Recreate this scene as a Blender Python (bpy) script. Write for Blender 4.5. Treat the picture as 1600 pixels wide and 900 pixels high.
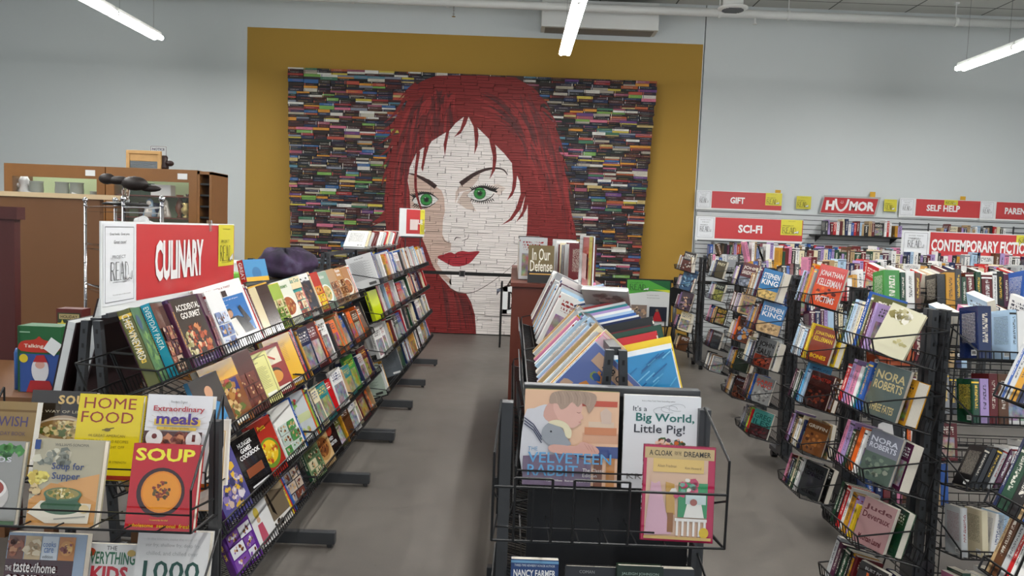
import bpy, math, random
from math import sin, cos, pi, radians as R, sqrt
from mathutils import Matrix, Vector, geometry as geo
for o in list(bpy.data.objects): bpy.data.objects.remove(o)
SC = bpy.context.scene; COL = SC.collection
# ---------------------------------------------------------------- camera, light, exposure
F, PITCH, ROLL, CH = 1200.0, R(4.25), R(2.2), 1.7
FW = Vector((0, cos(PITCH), -sin(PITCH))); _r = Vector((1, 0, 0)); _u = Vector((0, sin(PITCH), cos(PITCH)))
RT = _r*cos(ROLL) + _u*sin(ROLL); UP = -_r*sin(ROLL) + _u*cos(ROLL)
cd = bpy.data.cameras.new('camera'); cam = bpy.data.objects.new('camera', cd); COL.objects.link(cam)
cd.sensor_width = 36; cd.lens = 27; cd.clip_start = .05; cd.clip_end = 100
cam.matrix_world = Matrix(((RT.x, UP.x, -FW.x, 0), (RT.y, UP.y, -FW.y, 0), (RT.z, UP.z, -FW.z, CH), (0, 0, 0, 1)))
SC.camera = cam
W = bpy.data.worlds.new('daylight'); SC.world = W; W.use_nodes = True
W.node_tree.nodes['Background'].inputs[0].default_value = (.80, .90, 1, 1)
W.node_tree.nodes['Background'].inputs[1].default_value = 0.8      # soft daylight from the storefront behind the camera
SC.view_settings.view_transform = 'Standard'; SC.view_settings.look = 'None'
SC.view_settings.exposure = 0.0; SC.view_settings.gamma = 1; SC.view_settings.use_curve_mapping = False
LAMP_W = 28.0; TUBE_E = 35.0
def ray(px, py): return FW + RT*((px-800)/F) - UP*((py-450)/F)
def at(px, py, Y): d = ray(px, py); t = Y/d.y; return Vector((d.x*t, Y, CH+d.z*t))
def atx(px, py, X): d = ray(px, py); t = X/d.x; return Vector((X, d.y*t, CH+d.z*t))
# ---------------------------------------------------------------- materials
def lin(c):
    if isinstance(c, str):
        c = c.lstrip('#'); c = c if len(c) == 6 else ''.join(x*2 for x in c); c = [int(c[i:i+2], 16)/255 for i in (0, 2, 4)]
    return tuple((x/12.92 if x <= .04045 else ((x+.055)/1.055)**2.4) for x in c[:3]) + (1,)
def newmat(name):
    m = bpy.data.materials.new(name); m.use_nodes = True
    return m, m.node_tree, m.node_tree.nodes['Principled BSDF']
def mat(name, col, rough=.5, metal=0, bump=0, scale=40, var=0, emit=0, coat=0, trans=0, alpha=1):
    m, nt, b = newmat(name); c = lin(col)
    b.inputs['Base Color'].default_value = c; b.inputs['Roughness'].default_value = rough; b.inputs['Metallic'].default_value = metal
    b.inputs['Coat Weight'].default_value = coat; b.inputs['Transmission Weight'].default_value = trans; b.inputs['Alpha'].default_value = alpha
    if emit: b.inputs['Emission Color'].default_value = (1, .985, .96, 1); b.inputs['Emission Strength'].default_value = emit
    if bump or var:
        tc = nt.nodes.new('ShaderNodeTexCoord'); n = nt.nodes.new('ShaderNodeTexNoise'); n.inputs['Scale'].default_value = scale; n.inputs['Detail'].default_value = 4
        nt.links.new(tc.outputs['Object'], n.inputs['Vector'])
        if bump:
            bp = nt.nodes.new('ShaderNodeBump'); bp.inputs['Strength'].default_value = bump; bp.inputs['Distance'].default_value = .01
            nt.links.new(n.outputs['Fac'], bp.inputs['Height']); nt.links.new(bp.outputs['Normal'], b.inputs['Normal'])
        if var:
            mx = nt.nodes.new('ShaderNodeMix'); mx.data_type = 'RGBA'
            mx.inputs[6].default_value = tuple(x*(1-var) for x in c[:3])+(1,); mx.inputs[7].default_value = tuple(min(1, x*(1+var)) for x in c[:3])+(1,)
            nt.links.new(n.outputs['Fac'], mx.inputs[0]); nt.links.new(mx.outputs[2], b.inputs['Base Color'])
    return m
class G:      # tiny expression builder for node maths
    def __init__(s, nt): s.nt = nt
    def m(s, op, a, b=None, c=None):
        n = s.nt.nodes.new('ShaderNodeMath'); n.operation = op
        for i, x in enumerate((a, b, c)):
            if x is None: continue
            if isinstance(x, (int, float)): n.inputs[i].default_value = x
            else: s.nt.links.new(x, n.inputs[i])
        return n.outputs[0]
    def band(s, x, a, b): return s.m('MULTIPLY', s.m('GREATER_THAN', x, a), s.m('LESS_THAN', x, b))
    def mul(s, *a):
        r = a[0]
        for x in a[1:]: r = s.m('MULTIPLY', r, x)
        return r
    def vec(s, x, y, z):
        n = s.nt.nodes.new('ShaderNodeCombineXYZ')
        for i, v in enumerate((x, y, z)):
            if isinstance(v, (int, float)): n.inputs[i].default_value = v
            else: s.nt.links.new(v, n.inputs[i])
        return n.outputs[0]
    def noise(s, v, scale=1, detail=1, out='Fac'):
        n = s.nt.nodes.new('ShaderNodeTexNoise'); n.inputs['Scale'].default_value = scale; n.inputs['Detail'].default_value = detail
        s.nt.links.new(v, n.inputs['Vector']); return n.outputs[out]
    def mix(s, f, a, b):
        n = s.nt.nodes.new('ShaderNodeMix'); n.data_type = 'RGBA'
        for i, x in ((0, f), (6, a), (7, b)):
            if isinstance(x, (int, float)): n.inputs[i].default_value = x
            elif isinstance(x, tuple): n.inputs[i].default_value = x
            else: s.nt.links.new(x, n.inputs[i])
        return n.outputs[2]
def cover_mat(name, rough, coat, tf=1.0):
    m, nt, b = newmat(name); g = G(nt)
    a1 = nt.nodes.new('ShaderNodeAttribute'); a1.attribute_name = 'Col'
    a2 = nt.nodes.new('ShaderNodeAttribute'); a2.attribute_name = 'Ink'
    uvn = nt.nodes.new('ShaderNodeUVMap'); uvn.uv_map = 'UVMap'
    sp = nt.nodes.new('ShaderNodeSeparateXYZ'); nt.links.new(uvn.outputs[0], sp.inputs[0])
    u, v, seed = sp.outputs[0], sp.outputs[1], a2.outputs['Alpha']
    s50 = g.m('MULTIPLY', seed, 57.0)
    base, ink = a1.outputs['Color'], a2.outputs['Color']
    # picture on the front
    pn = g.noise(g.vec(g.m('MULTIPLY', u, 4.), g.m('MULTIPLY', v, 5.), s50), 1, 5, 'Color')
    hs = nt.nodes.new('ShaderNodeHueSaturation'); hs.inputs['Saturation'].default_value = .9; hs.inputs['Value'].default_value = .8; nt.links.new(pn, hs.inputs['Color'])
    bc = nt.nodes.new('ShaderNodeBrightContrast'); bc.inputs['Bright'].default_value = -.18; bc.inputs['Contrast'].default_value = 1.1; nt.links.new(hs.outputs[0], bc.inputs[0])
    pic = g.mix(.5, bc.outputs[0], g.mix(g.noise(g.vec(g.m('MULTIPLY', u, 7.), g.m('MULTIPLY', v, 9.), s50), 1, 3), base, ink))
    mp = g.mul(g.band(u, .1, .9), g.band(v, .08, .62), g.m('GREATER_THAN', seed, .25))
    c = g.mix(mp, base, pic)
    # title on the front
    gl = g.m('GREATER_THAN', g.noise(g.vec(g.m('MULTIPLY', u, 26.), g.m('MULTIPLY', v, 14.), s50), 1, 2), .5)
    rows = g.m('LESS_THAN', g.m('FRACT', g.m('MULTIPLY', v, 15.)), .66)
    mt = g.mul(g.band(u, .12, .88), g.band(v, .70, .905), gl, rows)
    c = g.mix(mt, c, ink)
    # small print and barcode on the back
    rb = g.m('LESS_THAN', g.m('FRACT', g.m('MULTIPLY', v, 34.)), .5)
    gb = g.m('GREATER_THAN', g.noise(g.vec(g.m('MULTIPLY', u, 42.), g.m('FLOOR', g.m('MULTIPLY', v, 34.)), s50), 1, 1), .44)
    c = g.mix(g.mul(g.band(u, 1.14, 1.86), g.band(v, .3, .88), rb, gb, .65), c, ink)
    bar = g.mul(g.band(u, 1.62, 1.9), g.band(v, .05, .16))
    c = g.mix(bar, c, (.85, .85, .83, 1))
    lines = g.m('GREATER_THAN', g.noise(g.vec(g.m('MULTIPLY', u, 150.), 0., s50), 1, 0), .5)
    c = g.mix(g.mul(g.band(u, 1.65, 1.87), g.band(v, .07, .14), lines), c, (.03, .03, .03, 1))
    # spine lettering
    us = g.m('MULTIPLY', u, 62.)
    gs = g.m('GREATER_THAN', g.noise(g.vec(us, g.m('MULTIPLY', v, 4.), s50), 1, 1), .5)
    ms = g.mul(g.band(u, 2.14, 2.7), g.band(v, .32, .68), gs, g.m('GREATER_THAN', seed, .12), tf*.85)
    c = g.mix(ms, c, ink)
    c = g.mix(g.mul(g.band(u, 2.06, 2.1), g.m('GREATER_THAN', seed, .6)), c, ink)
    nt.links.new(c, b.inputs['Base Color']); b.inputs['Roughness'].default_value = rough; b.inputs['Coat Weight'].default_value = coat; b.inputs['Coat Roughness'].default_value = .12
    return m
def attr_mat(name, rough, coat=0, bump=0):
    m, nt, b = newmat(name)
    a = nt.nodes.new('ShaderNodeAttribute'); a.attribute_name = 'Col'; nt.links.new(a.outputs['Color'], b.inputs['Base Color'])
    b.inputs['Roughness'].default_value = rough; b.inputs['Coat Weight'].default_value = coat
    if bump:
        n = nt.nodes.new('ShaderNodeTexNoise'); n.inputs['Scale'].default_value = 120
        bp = nt.nodes.new('ShaderNodeBump'); bp.inputs['Strength'].default_value = bump; nt.links.new(n.outputs[0], bp.inputs['Height']); nt.links.new(bp.outputs[0], b.inputs['Normal'])
    return m
M = {}
M['cover'] = cover_mat('printed_cover', .34, .25); M['gloss_cover'] = cover_mat('glossy_printed_cover', .16, .7)
M['spine'] = cover_mat('matte_spine', .7, 0, .4)
M['print'] = attr_mat('printed_ink', .35, .2); M['gloss_print'] = attr_mat('glossy_printed_ink', .15, .8)
M['paint'] = attr_mat('acrylic_paint', .6); M['solid'] = attr_mat('solid_colour', .5); M['ceramic'] = attr_mat('glazed_ceramic', .2, .5)
M['pages'] = mat('page_edges', '#dcd6c8', .85, var=.12, scale=300); M['whitepages'] = mat('white_page_edges', '#e6e6e4', .8, var=.08, scale=300)
M['wire'] = mat('black_powder_coated_wire', '#1b1c1e', .42, .3); M['grey_metal'] = mat('charcoal_painted_steel', '#46484b', .42, .4, var=.1, scale=6)
M['panel'] = mat('black_board', '#202124', .5, var=.12, scale=8); M['chrome'] = mat('chrome', '#c8c8cc', .12, 1)
M['white'] = mat('white_paint', '#dfe2e2', .6); M['lampwhite'] = mat('white_enamel', '#d8dad8', .4)
M['tube'] = mat('lit_tube', '#ffffff', .4, emit=TUBE_E)
M['brown'] = mat('brown_laminate', '#6e4a2c', .45, var=.08, scale=3); M['wood'] = mat('cabinet_wood', '#84592f', .4, var=.15, scale=5, bump=.05)
M['maroon'] = mat('maroon_laminate', '#461a18', .45, var=.1, scale=4); M['cream'] = mat('cream_edge', '#cfb893', .5)
M['glass'] = mat('clear_glass', '#ffffff', .03, trans=1); M['pane'] = mat('window_pane', '#e8efe8', .03, alpha=.03); M['palegreen'] = mat('painted_green_reflection', '#c2d8a8', .6)
M['black'] = mat('black_plastic', '#141414', .4); M['belt'] = mat('black_webbing', '#0c0c0c', .8); M['steel'] = mat('brushed_steel', '#77787a', .35, .8)
M['pine'] = mat('pale_pine', '#c39a62', .55, var=.15, scale=12); M['zinc'] = mat('ribbed_zinc', '#8d9296', .35, .8)
M['mahog'] = mat('reddish_brown_wood', '#5e2a1c', .4, var=.15, scale=6)
# ---------------------------------------------------------------- mesh builder
class MB:
    def __init__(s): s.v = []; s.f = []; s.mi = []; s.c = []; s.k = []; s.uv = []; s.col = (.5, .5, .5, 1); s.ink = (.8, .8, .8, .5); s.mat = 0; s.T = None
    def add(s, pts, faces, uvs=None, cols=None):
        n = len(s.v)
        if s.T: pts = [s.T @ Vector(p) for p in pts]
        s.v += [tuple(p) for p in pts]
        for i, f in enumerate(faces):
            s.f.append([n+j for j in f]); s.mi.append(s.mat); s.c.append(cols[i] if cols else s.col); s.k.append(s.ink)
            s.uv.append(uvs[i] if uvs else None)
    def box(s, x0, x1, y0, y1, z0, z1, uvs=None):
        p = [(x, y, z) for x in (x0, x1) for y in (y0, y1) for z in (z0, z1)]
        s.add(p, [(0, 1, 3, 2), (4, 6, 7, 5), (0, 4, 5, 1), (2, 3, 7, 6), (0, 2, 6, 4), (1, 5, 7, 3)], uvs)
    def bar(s, a, b, r, n=4):
        a = Vector(a); b = Vector(b); d = (b-a)
        if d.length < 1e-6: return
        d.normalize(); x = d.cross(Vector((0, 0, 1)) if abs(d.z) < .9 else Vector((1, 0, 0))).normalized(); y = d.cross(x)
        ps = [p + (x*cos(2*pi*(i+.5)/n) + y*sin(2*pi*(i+.5)/n))*r for p in (a, b) for i in range(n)]
        s.add(ps, [(i, (i+1) % n, n+(i+1) % n, n+i) for i in range(n)] + [tuple(range(n))[::-1], tuple(range(n, 2*n))])
    def path(s, pts, r, n=5):
        for a, b in zip(pts, pts[1:]): s.bar(a, b, r, n)
    def poly(s, pts, col=None):
        s.add(pts, [tuple(range(len(pts)))], None, [col] if col else None)
    def prism(s, pts, d):          # closed outline (3D) pushed by vector d
        n = len(pts); d = Vector(d); q = [Vector(p) for p in pts]
        s.add(q+[p+d for p in q], [tuple(range(n))[::-1], tuple(range(n, 2*n))] + [(i, (i+1) % n, n+(i+1) % n, n+i) for i in range(n)])
    def lathe(s, prof, cx=0, cy=0, cz=0, n=20, sx=1, sy=1):
        ps = [(cx+r*sx*cos(2*pi*i/n), cy+r*sy*sin(2*pi*i/n), cz+z) for r, z in prof for i in range(n)]
        fs = [(k*n+i, k*n+(i+1) % n, (k+1)*n+(i+1) % n, (k+1)*n+i) for k in range(len(prof)-1) for i in range(n)]
        fs += [tuple(range(n))[::-1], tuple((len(prof)-1)*n+i for i in range(n))]
        s.add(ps, fs)
    def ball(s, c, r, n=12, sx=1, sy=1, sz=1):
        m = n//2; s.lathe([(r*sin(pi*max(.02, min(m-.02, k))/m), -r*sz*cos(pi*k/m)) for k in range(m+1)], c[0], c[1], c[2], n, sx, sy)
    def build(s, name, mats, parent=None, smooth=False, mw=None, bevel=0):
        me = bpy.data.meshes.new(name); me.from_pydata(s.v, [], s.f)
        if not isinstance(mats, (list, tuple)): mats = [mats]
        for m in mats: me.materials.append(m)
        me.polygons.foreach_set('material_index', s.mi)
        if smooth: me.polygons.foreach_set('use_smooth', [True]*len(s.f))
        ca = me.attributes.new('Col', 'FLOAT_COLOR', 'FACE'); ca.data.foreach_set('color', [x for c in s.c for x in c])
        ka = me.attributes.new('Ink', 'FLOAT_COLOR', 'FACE'); ka.data.foreach_set('color', [x for c in s.k for x in c])
        if any(s.uv):
            ul = me.uv_layers.new(name='UVMap'); d = []
            for f, w in zip(s.f, s.uv):
                for j in range(len(f)): d += list(w[j]) if w else [-3, -3]
            ul.data.foreach_set('uv', d)
        me.update()
        o = bpy.data.objects.new(name, me); COL.objects.link(o)
        if parent: o.parent = parent
        if mw is not None: o.matrix_world = mw
        if bevel:
            bm = o.modifiers.new('bevel', 'BEVEL'); bm.width = bevel; bm.segments = 2; bm.limit_method = 'ANGLE'
        return o
def tag(o, label=None, cat=None, group=None, kind=None):
    if label: o['label'] = label
    if cat: o['category'] = cat
    if group: o['group'] = group
    if kind: o['kind'] = kind
    return o
def empty(name, mw, label, cat, group=None):
    o = bpy.data.objects.new(name, None); COL.objects.link(o); o.empty_display_size = .05
    o.matrix_world = mw if isinstance(mw, Matrix) else Matrix.Translation(mw)
    return tag(o, label, cat, group)
def struct(o): o['kind'] = 'structure'; return o
T3 = Matrix.Translation
def RX(a): return Matrix.Rotation(a, 4, 'X')
def RY(a): return Matrix.Rotation(a, 4, 'Y')
def RZ(a): return Matrix.Rotation(a, 4, 'Z')
# ---------------------------------------------------------------- lettering
_tc = {}
def text_tris(s, bold=0):
    k = (s, bold)
    if k in _tc: return _tc[k]
    cu = bpy.data.curves.new('t', 'FONT'); cu.body = s; cu.offset = bold; cu.resolution_u = 2
    ob = bpy.data.objects.new('t', cu); me = ob.to_mesh()
    vs = [(v.co.x, v.co.y) for v in me.vertices]; fs = [tuple(p.vertices) for p in me.polygons]
    ob.to_mesh_clear(); bpy.data.objects.remove(ob); bpy.data.curves.remove(cu)
    x0 = min(v[0] for v in vs); x1 = max(v[0] for v in vs); y0 = min(v[1] for v in vs); y1 = max(v[1] for v in vs)
    _tc[k] = ([((v[0]-x0)/(x1-x0), (v[1]-y0)/(y1-y0)) for v in vs], fs, (x1-x0)/(y1-y0)); return _tc[k]
class Art:      # flat print on a plane: u to the right, v up; fn(u,v,layer) -> local point
    def __init__(s, fn): s.fn = fn; s.mb = MB(); s.l = 1
    def poly(s, pts, col):
        s.mb.add([s.fn(u, v, s.l) for u, v in pts], [tuple(range(len(pts)))], None, [lin(col)]); s.l += 1
    def rect(s, u0, v0, u1, v1, col): s.poly([(u0, v0), (u1, v0), (u1, v1), (u0, v1)], col)
    def disc(s, cu, cv, r, col, ry=None, n=28):
        ry = ry or r; s.poly([(cu+r*cos(2*pi*i/n), cv+ry*sin(2*pi*i/n)) for i in range(n)], col)
    def blobs(s, cu, cv, r, cols, n, size, ry=None, seed=1):
        rd = random.Random(seed); ry = ry or r
        for i in range(n):
            a = rd.uniform(0, 2*pi); q = sqrt(rd.random()); x = cu+r*q*cos(a); y = cv+ry*q*sin(a); w = size*rd.uniform(.5, 1.3); t = rd.uniform(0, pi)
            pts = [(x+w*cos(t+2*pi*k/6)*rd.uniform(.6, 1.2), y+w*sin(t+2*pi*k/6)*rd.uniform(.5, 1.1)) for k in range(6)]
            s.mb.add([s.fn(u, v, s.l+(i % 4)*.5) for u, v in pts], [tuple(range(6))], None, [lin(rd.choice(cols))])
        s.l += 3
    def text(s, t, u0, v0, u1, v1, col, bold=0, shear=0):
        vs, fs, ar = text_tris(t, bold)
        s.mb.add([s.fn(u0+(u1-u0)*x+shear*(v1-v0)*y, v0+(v1-v0)*y, s.l) for x, y in vs], fs, None, [lin(col)]*len(fs)); s.l += 1
    def ctext(s, t, cu, v0, h, col, wmax=9, bold=0, xs=1):
        ar = text_tris(t, bold)[2]; w = min(wmax, h*ar*xs); s.text(t, cu-w/2, v0, cu+w/2, v0+h, col, bold)
    def line(s, pts, w, col):
        for (a, b), (c, d) in zip(pts, pts[1:]):
            L = math.hypot(c-a, d-b) or 1; nx, ny = -(d-b)/L*w/2, (c-a)/L*w/2
            s.mb.add([s.fn(*p, s.l) for p in ((a-nx, b-ny), (c-nx, d-ny), (c+nx, d+ny), (a+nx, b+ny))], [(0, 1, 2, 3)], None, [lin(col)])
        s.l += 1
    def frame(s, u0, v0, u1, v1, w, col): s.line([(u0, v0), (u1, v0), (u1, v1), (u0, v1), (u0, v0)], w, col)
    def read(s, u0, v0, w, h, col='#22242a'):
        # tall thin serif READ drawn with thin and thick strokes, PROJECT above, small open book right
        t = w*.018; T = w*.035
        def P(x, y): return (u0+x*w, v0+y*h)
        def st(pts, ww): s.line([P(*p) for p in pts], ww, col)
        st([(.03, .02), (.03, .62)], T); st([(0, .62), (.12, .62), (.18, .56), (.18, .40), (.12, .34), (.03, .34)], t); st([(.1, .34), (.22, 0)], T); st([(0, .02), (.07, .02)], t)
        st([(.28, .02), (.28, .62)], T); st([(.25, .62), (.42, .62)], t); st([(.28, .34), (.38, .34)], t); st([(.25, .02), (.43, .02)], t)
        st([(.47, 0), (.56, .64)], t); st([(.56, .64), (.66, 0)], T); st([(.50, .24), (.62, .24)], t); st([(.44, .02), (.5, .02)], t)
        st([(.72, .02), (.72, .62)], T); st([(.69, .62), (.8, .6), (.87, .45), (.88, .2), (.8, .04), (.69, .02)], t)
        s.text('PROJECT', u0+.02*w, v0+.72*h, u0+.72*w, v0+.86*h, col)
        s.poly([P(.76, -.02), P(.9, .06), P(.92, .2), P(.8, .14)], '#e8e8ea'); s.poly([P(.9, .06), P(1.04, .0), P(1.06, .3), P(.92, .2)], '#d5d8dc'); st([(.76, -.02), (.9, .06), (1.04, 0), (1.06, .3)], t)
        st([(0, -.05), (.74, -.06)], t*.6)
    def build(s, name, m, parent): return s.mb.build(name, m, parent)
# ---------------------------------------------------------------- room
YB = 12.6; XL, XR, YF, ZC = -9.5, 9.8, -7.0, 5.42
b = MB(); b.box(XL, XR, YF, YB+.2, -.12, 0); fl = b.build('floor', None or M['white']); struct(fl)
m, nt, bs = newmat('polished_concrete'); g = G(nt); tc = nt.nodes.new('ShaderNodeTexCoord'); V = tc.outputs['Object']
n1 = g.noise(V, .9, 6); n2 = g.noise(V, 7, 8); n3 = g.noise(V, 90, 2)
cr = nt.nodes.new('ShaderNodeValToRGB'); cr.color_ramp.elements[0].position = .32; cr.color_ramp.elements[0].color = lin('#4e4a46'); cr.color_ramp.elements[1].position = .7; cr.color_ramp.elements[1].color = lin('#6c6761')
nt.links.new(g.m('ADD', g.m('MULTIPLY', n1, .55), g.m('ADD', g.m('MULTIPLY', n2, .35), g.m('MULTIPLY', n3, .1))), cr.inputs[0])
sx = nt.nodes.new('ShaderNodeSeparateXYZ'); nt.links.new(V, sx.inputs[0])
jx = g.m('LESS_THAN', g.m('ABSOLUTE', g.m('SUBTRACT', g.m('FRACT', g.m('MULTIPLY', g.m('ADD', sx.outputs[0], 1.95), .25)), .5)), .0008)
jy = g.m('LESS_THAN', g.m('ABSOLUTE', g.m('SUBTRACT', g.m('FRACT', g.m('MULTIPLY', g.m('ADD', sx.outputs[1], 2.4), .25)), .5)), .0008)
c = g.mix(g.m('MULTIPLY', g.m('MAXIMUM', jx, jy), .35), cr.outputs[0], lin('#35322f'))
sv = g.noise(V, 18, 3); c = g.mix(g.m('MULTIPLY', g.m('GREATER_THAN', sv, .74), .35), c, lin('#403c38'))
nt.links.new(c, bs.inputs['Base Color'])
rr = g.m('ADD', .34, g.m('MULTIPLY', n2, .2)); nt.links.new(rr, bs.inputs['Roughness'])
bp = nt.nodes.new('ShaderNodeBump'); bp.inputs['Strength'].default_value = .05; nt.links.new(n3, bp.inputs['Height']); nt.links.new(bp.outputs[0], bs.inputs['Normal'])
fl.data.materials[0] = m
wallm = mat('white_wall_paint', '#ccd2d3', .75, bump=.03, scale=180, var=.015)
b = MB(); b.box(XL, 2.935, YB, YB+.2, 0, ZC); struct(b.build('wall_back', wallm))
b = MB(); b.box(2.95, XR, YB-.01, YB+.2, 0, ZC); struct(b.build('wall_back_right', wallm))
b = MB(); b.box(2.935, 2.95, YB+.03, YB+.2, 0, ZC); struct(b.build('trim_1', M['black']))
b = MB(); b.box(XL-.2, XL, YF, YB+.2, 0, ZC); struct(b.build('wall_left', wallm))
b = MB(); b.box(XR, XR+.2, YF, YB+.2, 0, ZC); struct(b.build('wall_right', wallm))
b = MB(); b.box(-4.405, 2.918, YB-.006, YB, 0, 4.80)
ym = mat('mustard_wall_paint', '#a8832f', .7, bump=.03, scale=160, var=.02); struct(b.build('wall_centre', ym))
m, nt, bs = newmat('ceiling_boards'); g = G(nt); tc = nt.nodes.new('ShaderNodeTexCoord'); sx = nt.nodes.new('ShaderNodeSeparateXYZ'); nt.links.new(tc.outputs['Object'], sx.inputs[0])
j1 = g.m('LESS_THAN', g.m('FRACT', g.m('MULTIPLY', sx.outputs[0], .82)), .02); j2 = g.m('LESS_THAN', g.m('FRACT', g.m('MULTIPLY', sx.outputs[1], .41)), .01)
nt.links.new(g.mix(g.m('MAXIMUM', j1, j2), lin('#c4c4be'), lin('#5c5c58')), bs.inputs['Base Color']); bs.inputs['Roughness'].default_value = .85
b = MB(); b.box(XL-.2, XR+.2, YF, YB+.2, ZC, ZC+.15); struct(b.build('ceiling', m))
# ---------------------------------------------------------------- ceiling services
def clampf(x, a, b): return max(a, min(b, x))
b = MB(); YP = 12.0; zp = 5.135
b.path([(XL+.1, YP, zp), (XR-.1, YP, zp)], .062, 16)
pipe = b.build('ceiling_pipe', M['lampwhite'], smooth=True); tag(pipe, 'long white painted pipe running under the ceiling along the back wall', 'pipe')
for x in (-2.6, -1.15, .35, 3.0, 4.05, 6.6):
    q = MB(); q.path([(x-.02, YP, zp), (x+.02, YP, zp)], .074, 16); q.bar((x, YP, zp+.06), (x, YP, ZC), .008); q.box(x-.03, x+.03, YP-.03, YP+.03, ZC-.02, ZC)
    q.build('pipe_clamp', M['lampwhite'], pipe)
q = MB(); px = -1.05; q.bar((px, YP, zp), (px, YP, zp-.12), .014, 8); q.bar((px, YP, zp-.12), (px, YP, zp-.2), .006, 6); q.bar((px-.02, YP, zp-.17), (px+.02, YP, zp-.17), .006); q.lathe([(.03, 0), (.03, .006)], px, YP, zp-.21, 12)
q.build('sprinkler_head', M['chrome'], pipe)
for px in (3.55,):
    q = MB(); q.bar((px, YP, zp-.05), (px, YP, zp-.13), .014, 8); q.lathe([(.035, 0), (.035, .008)], px, YP, zp-.15, 12); q.build('sprinkler_head', M['lampwhite'], pipe)
# box duct and louvred unit on the wall
q = MB(); q.box(.3, 2.12, 12.2, YB-.002, 4.887, 5.30); du = q.build('box_duct', M['lampwhite'], bevel=.006); tag(du, 'white box duct fixed high on the back wall behind the middle lamps', 'duct')
q = MB(); q.box(.36, 2.06, 12.25, YB-.01, 4.882, 4.887); q.build('grey_underside', mat('underside_grey', '#8b8783', .6), du)  # plain grey sheet covering the underside of the white duct
q = MB(); q.box(.9, 2.05, 11.3, 11.7, 5.28, 5.4)
for k in range(4): q.box(.92, 2.04, 11.285, 11.3, 5.29+.025*k, 5.3+.025*k)
lv = q.build('louvred_vent_unit', M['lampwhite']); tag(lv, 'white louvred vent unit at the ceiling just above the box duct', 'vent')
# round ceiling fixture with a grille beside the pipe
p = at(1145, 15, 11.2); e = empty('round_vent', (p.x, 11.2, p.z), 'white cylindrical ceiling vent with a flared round grille', 'vent')
q = MB(); q.lathe([(.14, 0.03), (.14, ZC-p.z)], n=28); q.build('vent_tube', M['lampwhite'], e, True)
q = MB(); q.lathe([(.17, -.01), (.21, .01), (.21, .025), (.14, .045)], n=28); q.build('flange', M['lampwhite'], e, True)
q = MB()
for k in range(-4, 5):
    y = k*.03; h = sqrt(max(.0001, .15**2-y*y)); q.box(-h, h, y-.006, y+.006, -.018, -.01)
q.build('grille', M['steel'], e)
# ---------------------------------------------------------------- strip lights
LX = (-5.0, .60, 6.05); ZL = 4.16
def strip_light(x, y, label, group):
    e = empty('strip_light', (x, y, ZL), label, 'lamp', group)
    q = MB(); q.prism([(-.05, -.6, .034), (.05, -.6, .034), (.035, -.6, .085), (-.035, -.6, .085)], (0, 1.2, 0)); q.build('housing', M['lampwhite'], e)
    for s in (-1, 1):
        q = MB(); q.path([(s*.048, -.58, 0), (s*.048, .58, 0)], .031, 10); q.build('tube', M['tube'], e, True)
    for t in (-.45, .45):
        q = MB(); q.bar((0, t, .085), (0, t, ZC-ZL), .0022); q.build('hanging_wire', M['steel'], e)
    for t in (-.59, .59): q = MB(); q.box(-.07, .07, t-.01, t+.01, -.02, .03); q.build('lamp_holder', M['lampwhite'], e)
    ld = bpy.data.lights.new('lamp_glow', 'AREA'); ld.shape = 'RECTANGLE'; ld.size = .12; ld.size_y = 1.15; ld.energy = LAMP_W; ld.color = (1, .985, .955)
    lo = bpy.data.objects.new('lamp_glow', ld); COL.objects.link(lo); lo.parent = e; lo.location = (0, 0, -.026)
sides = ('left', 'middle', 'right')
for i, x in enumerate(LX):
    for k in range(11):
        y = 10.2-1.22*k
        if y < -4: break
        pos = ('nearest the back wall' if k == 0 else 'second from the back wall' if k == 1 else 'third from the back wall' if k == 2 else None)
        if pos: strip_light(x, y, 'hanging strip light of the %s row, %s' % (sides[i], pos), 'hanging strip lights')
        else: strip_light(x, y, 'hanging strip light of the %s row, in the run nearer the camera' % sides[i], 'nearer strip lights of the %s row' % sides[i])
# ---------------------------------------------------------------- mural built of book spines
YM = 12.36; YMB = 12.56
rd = random.Random(11)
def mxl(z): return -3.535-.034*z
def mxr(z): return 1.985+.044*z
ZT = 4.17
darks = ['#15130f', '#1c1618', '#281a18', '#33161a', '#161a2a', '#1f2430', '#3a1418', '#2b2320', '#101010', '#241a26', '#1c2a4a', '#441c1c', '#30281f', '#1a2420', '#4c2f2a', '#2c2436']
lights = ['#b9b4a6', '#c9c6bd', '#a79f8c', '#8c2a2c', '#7a7f8c', '#b5a06a', '#2f5a8c', '#3d6b52', '#a84a3a', '#8b4a5c', '#c2b04a', '#6f9a4c', '#d0cfc9', '#a0522d', '#5c3a70', '#507a8c', '#9c9488', '#c06a80', '#c98a30']
courses = []; z = 0.012; k = 0
while z < ZT-.03:
    h = rd.uniform(.08, .105)
    if z+h > ZT-.02: h = ZT-z
    row = []; x = mxl(z) - rd.uniform(0, .02); first = True
    while x < mxr(z)-.03:
        w = rd.uniform(.19, .28) if not first else rd.choice([.13, .25, .2]); first = False
        x1 = x+w
        if x1 > mxr(z)-.08: x1 = mxr(z)+rd.uniform(-.01, .02)
        n = rd.choice([2, 2, 3, 3, 3]); cuts = sorted([0]+[clampf((j+rd.uniform(-.25, .25))/n, .1, .9) for j in range(1, n)]+[1])
        for a, c in zip(cuts, cuts[1:]):
            row.append((x+.0006, x1-rd.choice([.0006, .0006, .002, .006]), z+h*a+.0016, z+h*c-.0016, YM+rd.uniform(0, .022)))
        x = x1
    courses.append((z, z+h, row)); z += h
mural = empty('book_mural', (-.7, YM+.1, 0), 'huge wall mural made of stacked books painted with a red-haired woman', 'mural')
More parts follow.
